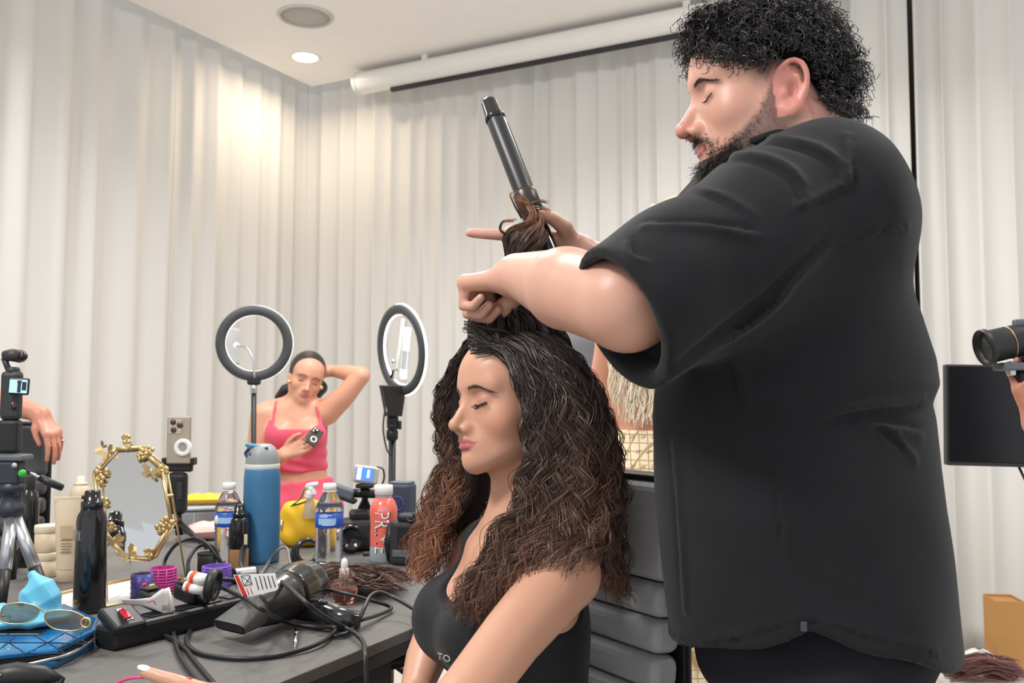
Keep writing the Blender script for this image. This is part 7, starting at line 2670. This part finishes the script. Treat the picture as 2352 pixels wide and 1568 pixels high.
LH_O, LH_R = Pl(-300, 880, 0.08) + np.array([0.01, -0.02, 0.37]), rot_head(math.radians(-50), 0.1, 0.0)
lt = thing('person', 'person at the left picture edge resting a bare arm on the chair', 'person', tuple(Pl(-300, 880, 0.08) * [1, 1, 0]))
sdf_obj('body', left_field, axis([(-2.05, -1.45, 0.010), (-1.45, -1.20, 0.004)]), axis([(2.32, 2.74, 0.0055)]), axis([(0.75, 0.98, 0.012), (0.98, 1.24, 0.004), (1.24, 1.75, 0.007)]), m_skin, lt, lambda V: np.tile(np.array(srgb(196, 134, 112)), (len(V), 1)), 1)


def left_shirt(P):
    b = Pl(-300, 880, 0.08)
    d = d_chain(P, [b + [0, 0, 0.06], b + [0, 0, -0.85]], [0.145, 0.16])
    d = sm_min(d, d_cap(P, b + [0, 0, 0.10], l_sh * 0.9 + b * 0.1, 0.075, 0.07), 0.04)
    return d


sdf_obj('grey_shirt', left_shirt, axis([(-2.1, -1.5, 0.014)]), axis([(2.3, 2.9, 0.014)]), axis([(0.0, 1.5, 0.014)]), mat('grey_shirt', srgb(120, 120, 124), 0.85), lt, None, 0)
hair_cap(LH_O, LH_R, mat('left_hair', srgb(60, 46, 38), 0.5), lt)
MB().torus(0.0095, 0.0018, 18, 6, np.array(Malign(LHAND[6][0][1], LHAND[6][0][2]))).build('finger_ring', m_silver, lt, world=True)

# ================================================================ blonde woman with her back to the camera
DB = 2.45


def Pb(px, py, d=0.0):
    return W(px, py, DB + d)


bh = Pb(1555, 555)
bw = Pb(1500, 985)
BH_O, BH_R = bh + np.array([0, 0.0, -0.005]), rot_head(math.radians(170), 0.1, 0.0)


def blonde_field(P):
    d = near(to_local(P, BH_O, BH_R), (0, 0, 0), 0.19, lambda Q: head_field(Q, B_HEAD))
    d = sm_min(d, d_cap(P, bh + [-0.005, 0, -0.10], Pb(1530, 725), 0.05, 0.055), 0.03)
    d = sm_min(d, d_chain(P, [Pb(1520, 800), Pb(1505, 900), Pb(1500, 1010)], [0.115, 0.105, 0.10]), 0.05)
    d = sm_min(d, d_cap(P, Pb(1420, 775), Pb(1620, 770), 0.055), 0.04)
    d = sm_min(d, d_chain(P, [Pb(1412, 778), Pb(1388, 880, 0.03), Pb(1402, 960, 0.02), Pb(1440, 960, 0.20), Pb(1480, 930, 0.24)], [0.050, 0.042, 0.037, 0.028, 0.03]), 0.02)
    d = sm_min(d, d_chain(P, [Pb(1625, 778), Pb(1650, 900, 0.03), Pb(1630, 1020, 0.1)], [0.050, 0.04, 0.03]), 0.02)
    hip = bw + np.array([0.01, 0.0, -0.16])
    d = sm_min(d, d_ell(P, hip, (0.16, 0.12, 0.15)), 0.06)
    for sx in (-0.085, 0.085):
        d = sm_min(d, d_chain(P, [hip + [sx, 0, -0.05], hip + [sx, 0.01, -0.45], [hip[0] + sx, hip[1] + 0.03, 0.06], [hip[0] + sx, hip[1] + 0.15, 0.04]], [0.09, 0.06, 0.042, 0.035]), 0.03)
    return d


bt = thing('person', 'long haired blonde woman seen from behind in monogrammed cream trousers', 'person', (bw[0], bw[1], 0))
sdf_obj('body', blonde_field, axis([(0.18, 0.62, 0.008)]), axis([(2.16, 2.72, 0.008)]), axis([(0.0, 0.95, 0.014), (0.95, 1.74, 0.008)]), m_skin, bt, lambda V: np.tile(np.array(srgb(208, 150, 124)), (len(V), 1)), 1)


def blonde_pants(P):
    hip = bw + np.array([0.01, 0.0, -0.16])
    d = d_ell(P, hip, (0.168, 0.13, 0.158))
    d = sm_min(d, d_cap(P, bw + [0, 0, 0.02], bw + [0, 0, -0.1], 0.108, 0.135), 0.04)
    for sx in (-0.085, 0.085):
        d = sm_min(d, d_chain(P, [hip + [sx, 0, -0.05], hip + [sx, 0.01, -0.45], [hip[0] + sx, hip[1] + 0.03, 0.05]], [0.10, 0.085, 0.08]), 0.03)
    return sm_max(d, P[:, 2] - bw[2], 0.004)


m_mono = mat('monogram_canvas', srgb(226, 208, 172), 0.7)
nt = m_mono.node_tree
bs_ = nt.nodes['Principled BSDF']
tc = nt.nodes.new('ShaderNodeTexCoord')
vo = nt.nodes.new('ShaderNodeTexVoronoi')
vo.feature = 'DISTANCE_TO_EDGE'
vo.inputs['Scale'].default_value = 46
vo.inputs['Randomness'].default_value = 0.06
cr = nt.nodes.new('ShaderNodeValToRGB')
cr.color_ramp.elements[0].position = 0.03
cr.color_ramp.elements[0].color = srgb(172, 140, 92) + (1,)
cr.color_ramp.elements[1].position = 0.09
cr.color_ramp.elements[1].color = srgb(232, 216, 184) + (1,)
nt.links.new(tc.outputs['Object'], vo.inputs['Vector'])
nt.links.new(vo.outputs['Distance'], cr.inputs['Fac'])
nt.links.new(cr.outputs['Color'], bs_.inputs['Base Color'])
sdf_obj('trousers', blonde_pants, axis([(0.16, 0.62, 0.009)]), axis([(2.24, 2.68, 0.009)]), axis([(0.0, 1.12, 0.009)]), m_mono, bt, None, 0)
# monogram letters on the waistband
for i in range(4):
    for j in range(3):
        px_, py_ = 1432 + i * 24 + (j % 2) * 12, 1003 + j * 34
        h_ = ray_hit(blonde_pants, px_, py_, 1.8, 3.5)
        if h_ is None:
            continue
        for sd, ch in ((-1, 'G'), (1, 'G')):
            V, fs_ = text_mesh(ch, 0.013)
            V = V * [sd if sd > 0 else -1, 1, 1] + [sd * 0.0045, 0, 0]
            if sd < 0:
                fs_ = [f_[::-1] for f_ in fs_]
            MB().add(V, fs_, False, Mframe(h_ + np.array([0, -0.0012, 0]), (1, 0, 0), (0, 0, 1), (0, -1, 0))).build('monogram', mat('monogram_brown', srgb(146, 112, 68), 0.7), bt, world=True)
br_ = np.random.default_rng(4)
Sb2 = []
for i in range(46):
    x = br_.uniform(1425, 1590)
    top = bh + np.array([br_.uniform(-0.07, 0.07), br_.uniform(-0.09, 0.0), br_.uniform(0.02, 0.10)])
    P_ = np.array([top, Pb(x * 0.4 + 1545 * 0.6, 640, -0.11), Pb(x * 0.8 + 1530 * 0.2, 760, -0.13), Pb(x, 870, -0.13), Pb(x - 5, br_.uniform(940, 985), -0.125)])
    Sb2.append(lock(P_, 22, 24, br_, 0.011, 0.008, 0.006, 0.13, noise=0.004, cut=0.35))
for i in range(14):
    x = br_.uniform(1398, 1430)
    P_ = np.array([bh + np.array([br_.uniform(-0.07, -0.03), br_.uniform(-0.06, 0.0), 0.05]), Pb(1470, 640, -0.09), Pb(x + 20, 770, -0.10), Pb(x + 6, 850, -0.11), Pb(x + 10, br_.uniform(900, 950), -0.11)])
    Sb2.append(lock(P_, 22, 24, br_, 0.011, 0.008, 0.006, 0.13, noise=0.004, cut=0.35))
Sb2 = np.concatenate(Sb2)
cbl = np.array(srgb(244, 228, 204)) * br_.uniform(0.75, 1.2, (len(Sb2), 1, 1)) * np.ones((1, 24, 3))
strands_mesh('hair', Sb2, np.full(len(Sb2), 0.0013), np.full(len(Sb2), 0.0008), mat('blonde_hair', (0.7, 0.6, 0.45), 0.45, attr='Col'), bt, cbl, 2)['kind'] = 'stuff'
hair_cap(BH_O, BH_R, mat('blonde_mass', srgb(206, 176, 132), 0.6, bump=0.6, bscale=260, stretch=(1, 1, 0.15)), bt, long=0.10)
# someone in a grey top beyond her
gc = W(1335, 848, 3.40)
GH_O, GH_R = gc + np.array([0, 0.0, 0.315]), rot_head(math.radians(185), 0.15, 0.0)


def grey_field(P):
    d = d_chain(P, [gc + [0, 0, 0.08], gc + [0.01, 0, -0.62]], [0.13, 0.16])
    d = sm_min(d, d_cap(P, gc + [-0.12, 0, 0.08], gc + [0.12, 0, 0.08], 0.06), 0.04)
    d = sm_min(d, d_chain(P, [gc + [0.15, 0, 0.08], gc + [0.20, 0.03, -0.16], gc + [0.12, 0.14, -0.26]], [0.06, 0.05, 0.045]), 0.03)
    d = sm_min(d, d_chain(P, [gc + [-0.15, 0, 0.08], gc + [-0.20, 0.04, -0.14]], [0.06, 0.052]), 0.03)
    return d


gt = thing('person', 'person in a grey top half hidden behind the woman\'s curls', 'person', (gc[0], gc[1], 0))
sdf_obj('grey_top', grey_field, axis([(gc[0] - 0.26, gc[0] + 0.30, 0.012)]), axis([(gc[1] - 0.24, gc[1] + 0.22, 0.012)]), axis([(0.35, gc[2] + 0.25, 0.012)]), mat('grey_knit', srgb(104, 106, 110), 0.85, bump=0.3, bscale=200), gt, None, 0)


def grey_body(P):
    d = near(to_local(P, GH_O, GH_R), (0, 0, 0), 0.19, lambda Q: head_field(Q, B_HEAD))
    d = sm_min(d, d_cap(P, gc + [0, 0, 0.08], gc + [0, 0, 0.25], 0.05), 0.03)
    d = sm_min(d, d_chain(P, [gc + [-0.15, 0, 0.08], gc + [-0.20, 0.05, -0.16], gc + [-0.10, 0.18, -0.24]], [0.045, 0.04, 0.03]), 0.03)
    d = sm_min(d, d_chain(P, [gc + [0, 0, 0.08], gc + [0.0, 0, -0.5]], [0.11, 0.13]), 0.04)
    for sx in (-0.09, 0.09):
        d = sm_min(d, d_chain(P, [gc + [sx, 0, -0.5], [gc[0] + sx, gc[1], 0.1], [gc[0] + sx, gc[1] - 0.12, 0.04]], [0.09, 0.06, 0.04]), 0.03)
    return d


sdf_obj('body', grey_body, axis([(gc[0] - 0.26, gc[0] + 0.22, 0.010)]), axis([(gc[1] - 0.2, gc[1] + 0.24, 0.010)]), axis([(0.0, gc[2], 0.014), (gc[2], gc[2] + 0.48, 0.008)]), m_skin, gt, lambda V: np.tile(np.array(srgb(214, 164, 140)), (len(V), 1)), 0)



def grey_trousers(P):
    d = d_ell(P, gc + [0, 0, -0.55], (0.17, 0.14, 0.14))
    for sx in (-0.09, 0.09):
        d = sm_min(d, d_chain(P, [gc + [sx, 0, -0.55], [gc[0] + sx, gc[1], 0.08]], [0.115, 0.08]), 0.03)
    return d


sdf_obj('trousers', grey_trousers, axis([(gc[0] - 0.24, gc[0] + 0.24, 0.014)]), axis([(gc[1] - 0.2, gc[1] + 0.2, 0.014)]), axis([(0.0, gc[2] - 0.3, 0.014)]), mat('dark_trousers', srgb(48, 50, 58), 0.8), gt, None, 0)
hair_cap(GH_O, GH_R, mat('honey_hair', srgb(176, 140, 96), 0.55, bump=0.6, bscale=260, stretch=(1, 1, 0.15)), gt, long=0.10)

# ================================================================ right edge: monitor, camera operator, things on the floor
mc = W(2330, 955, 2.75)
t = thing('monitor', 'black flat monitor on a stand in front of the right curtains', 'monitor', (mc[0], mc[1], 0), -0.10)
wM, hM = 0.40, 232 * 2.75 / F
Mm = Mrot((0, 0, mc[2]), ry=0.02)
MB().box((0, 0.01, 0), (wM, 0.035, hM), 0.005, Mm).build('case', m_plastic, t)
MB().box((0, -0.0085, 0.004), (wM - 0.012, 0.004, hM - 0.018), 0.001, Mm).build('panel', mat('screen_off', srgb(22, 22, 26), 0.25), t)
MB().box((0, -0.009, -hM / 2 + 0.006), (wM - 0.004, 0.006, 0.010), 0.001, Mm).build('bottom_bezel', m_body, t)
MB().tube([(0.06, 0.04, mc[2]), (0.06, 0.05, 0.03)], 0.016, 10).build('pole', m_silver, t)
for a in (0.5, 2.6, 4.7):
    MB().tube([(0.06, 0.05, 0.22), (0.06 + 0.28 * math.cos(a), 0.05 + 0.28 * math.sin(a), 0.014)], 0.011, 8).build('stand_leg', m_silver, t)
MB().tube(catmull([(0.02, 0.03, mc[2] - hM / 2), (0.03, 0.0, mc[2] - hM / 2 - 0.05), (0.05, 0.01, mc[2] - hM / 2 - 0.06)], 6), 0.004, 6).build('cable', m_rubber, t)

DC = 1.85
lc = W(2256, 800, DC)
le = W(2352, 778, DC)
cb_ = W(2400, 790, DC)
t = thing('video_camera', 'black camera with long lens reaching in at the right edge', 'camera', cb_)
o = np.array(t.location)
ax_ = unit(le - lc)
Ml = Malign(lc - o, le - o, (0, 0, 1))
MB().lathe([(0.030, 0.012), (0.0365, 0.0), (0.0385, 0.002), (0.0385, 0.012), (0.034, 0.016), (0.0335, 0.075), (0.031, 0.080), (0.031, 0.12), (0.036, 0.125)], 32, Ml).build('lens_barrel', m_plastic, t)
MB().lathe([(0.0, 0.018), (0.02, 0.015), (0.032, 0.013)], 28, Ml).build('front_glass', mat('lens_glass', srgb(60, 70, 66), 0.05, metal=0.3), t)
MB().torus(0.0337, 0.0010, 32, 6, np.array(Ml) @ np.array(Mrot((0, 0, 0.055)))).build('lens_ring', m_gold, t)
MB().box(le - o + np.array([0.065, 0, -0.01]), (0.13, 0.075, 0.095), 0.014, None, 3).build('body', m_plastic, t)
MB().box(W(2345, 742, DC) - o, (0.03, 0.02, 0.016), 0.004).build('cold_shoe', m_grey, t)
MB().box(W(2340, 842, DC) - o, (0.085, 0.05, 0.016), 0.004).build('base_plate', m_grey, t)
MB().box(W(2322, 846, DC) - o, (0.012, 0.02, 0.030), 0.003).build('plate_lever', m_silver, t)
MB().tube([W(2342, 850, DC) - o, W(2350, 875, DC) - o], 0.012, 10).build('gimbal_joint', m_plastic, t)


c_wr = W(2374, 925, DC)


cy = unit(np.array([-0.25, -0.1, 0.95]))
cx_ = unit(np.array([0.8, -0.35, 0.1]) - cy * np.array([0.8, -0.35, 0.1]).dot(cy))
CHAND = hand_chains(Mframe(c_wr + np.array([0.015, 0, -0.045]), cx_, cy, np.cross(cx_, cy)), 1.0, bends=[(0.5, 0.7, 0.5)] * 4)


def op_field(P):
    b = np.array([1.52, 2.02, 0.0])
    el = np.array([1.22, 1.95, 0.95])
    d = near(P, c_wr, 0.2, lambda Q: d_hand(Q, CHAND))
    d = sm_min(d, d_chain(P, [c_wr + [0.015, 0, -0.05], el, b + [-0.12, -0.03, 1.36]], [0.030, 0.045, 0.055]), 0.03)
    d = sm_min(d, d_chain(P, [b + [0, 0, 1.34], b + [0, 0, 0.95]], [0.12, 0.14]), 0.05)
    d = sm_min(d, d_cap(P, b + [0, 0, 1.36], b + [0, 0, 1.50], 0.055), 0.03)
    d = sm_min(d, near(to_local(P, OH_O, OH_R), (0, 0, 0), 0.19, lambda Q: head_field(Q, B_HEAD)), 0.02)
    for sx in (-0.1, 0.1):
        d = sm_min(d, d_chain(P, [b + [0, sx, 0.92], b + [0, sx, 0.1], b + [-0.13, sx, 0.04]], [0.09, 0.05, 0.04]), 0.03)
    return d


OH_O, OH_R = np.array([1.50, 2.02, 1.60]), rot_head(math.radians(85), 0.05, 0.0)
ot = thing('person', 'camera operator whose bare hand shows at the right edge', 'person', (1.52, 2.02, 0))
sdf_obj('body', op_field, axis([(0.98, 1.14, 0.005), (1.14, 1.72, 0.014)]), axis([(1.72, 2.24, 0.008)]), axis([(0.0, 1.0, 0.014), (1.0, 1.24, 0.005), (1.24, 1.76, 0.008)]), m_skin, ot, lambda V: np.tile(np.array(srgb(198, 134, 112)), (len(V), 1)), 0)


def op_clothes(P):
    b = np.array([1.52, 2.02, 0.0])
    d = d_chain(P, [b + [0, 0, 1.34], b + [0, 0, 0.86]], [0.15, 0.17])
    d = sm_min(d, d_cap(P, b + [-0.10, -0.03, 1.37], b + [-0.20, -0.05, 1.20], 0.08, 0.075), 0.03)
    for sx in (-0.1, 0.1):
        d = sm_min(d, d_chain(P, [b + [0, sx, 0.9], b + [0, sx, 0.08]], [0.11, 0.08]), 0.03)
    return d


sdf_obj('dark_clothes', op_clothes, axis([(1.2, 1.75, 0.014)]), axis([(1.78, 2.26, 0.014)]), axis([(0.0, 1.55, 0.014)]), m_shirt, ot, None, 0)

hair_cap(OH_O, OH_R, mat('operator_hair', srgb(40, 32, 28), 0.5), ot)
# floor by the right curtains
fl = WZ(2312, 1558, 0.0)
fl = W(2312, 1530, 3.55)
z0 = 0.0
q = WZ(2312, 1545, 0.0)
bx = W(2311, 1545, 3.80)
t = thing('cardboard_box', 'tall brown cardboard box against the right curtains', 'box', (bx[0], bx[1], 0.0), -0.15)
HB = W(2311, 1372, 3.80)[2]
m_card = mat('cardboard', srgb(186, 138, 82), 0.85, var=0.05)
wB = 60 * 3.8 / F
for c_, s_, nm in (((0, -0.07, HB / 2), (wB, 0.004, HB), 'front_panel'), ((0, 0.07, HB / 2), (wB, 0.004, HB), 'rear_panel'), ((-wB / 2, 0, HB / 2), (0.004, 0.14, HB), 'side_panel'), ((wB / 2, 0, HB / 2), (0.004, 0.14, HB), 'side_panel'), ((0, 0, 0.004), (wB, 0.14, 0.004), 'bottom_panel'), ((0, 0.0, HB - 0.012), (wB - 0.006, 0.134, 0.004), 'top_flap')):
    MB().box(c_, s_, 0.001).build(nm, m_card, t)
bw_ = W(2248, 1492, 3.75)
t = thing('white_dish', 'shallow white lidded dish on the floor beside the cardboard box', 'dish', (bw_[0], bw_[1], 0.0))
zz = bw_[2]
MB().lathe([(0, 0), (0.050, 0), (0.055, max(zz - 0.03, 0.02)), (0.052, max(zz - 0.03, 0.02)), (0, max(zz - 0.03, 0.02))], 30).build('dish_body', mat('dish_grey', srgb(190, 190, 188), 0.4), t)
MB().lathe([(0.058, max(zz - 0.03, 0.02)), (0.060, max(zz - 0.03, 0.02) + 0.012), (0.03, max(zz - 0.03, 0.02) + 0.030), (0, max(zz - 0.03, 0.02) + 0.034)], 30).build('lid', m_white, t)
MB().ball((0, 0, max(zz - 0.03, 0.02) + 0.036), (0.010, 0.010, 0.004), 10).build('lid_knob', m_grey, t)
t = thing('hair_bundle', 'dark red brown bundles of packaged hair on the floor at lower right', 'hair bundle', WZ(2270, 1568, 0.0))
hb = np.random.default_rng(9)
Sh = []
o_ = W(2262, 1535, 3.45)
for i in range(46):
    z1_ = o_[2] + hb.uniform(-0.035, 0.03)
    a = np.array([o_[0] - 0.12 + hb.normal(0, 0.02), o_[1] + hb.uniform(-0.05, 0.05), z1_])
    e = np.array([o_[0] + 0.13 + hb.normal(0, 0.02), o_[1] + hb.uniform(-0.05, 0.05), z1_ - 0.01])
    m_ = (a + e) / 2 + np.array([0, 0, hb.uniform(0.0, 0.03)])
    Sh.append(lock(np.array([a, (a + m_) / 2 + [0, 0, 0.008], m_, (e + m_) / 2, e]), 8, 10, hb, 0.010, 0.010, 0.004, 0.12, noise=0.004))
Sh = np.concatenate(Sh)
chb = np.array(srgb(110, 74, 70)) * hb.uniform(0.5, 1.8, (len(Sh), 1, 1)) * np.ones((1, 10, 3))
strands_mesh('strands', Sh, np.full(len(Sh), 0.0018), np.full(len(Sh), 0.0014), m_hair, t, chb, 2)['kind'] = 'stuff'
tb_ = np.array(t.location)
MB().box((o_ - tb_) * [1, 1, 0] + [0, 0, (o_[2] - 0.04) / 2], (0.30, 0.16, max(o_[2] - 0.04, 0.02)), 0.012).build('packing_tray', mat('tray_pale', srgb(204, 200, 196), 0.5), t)
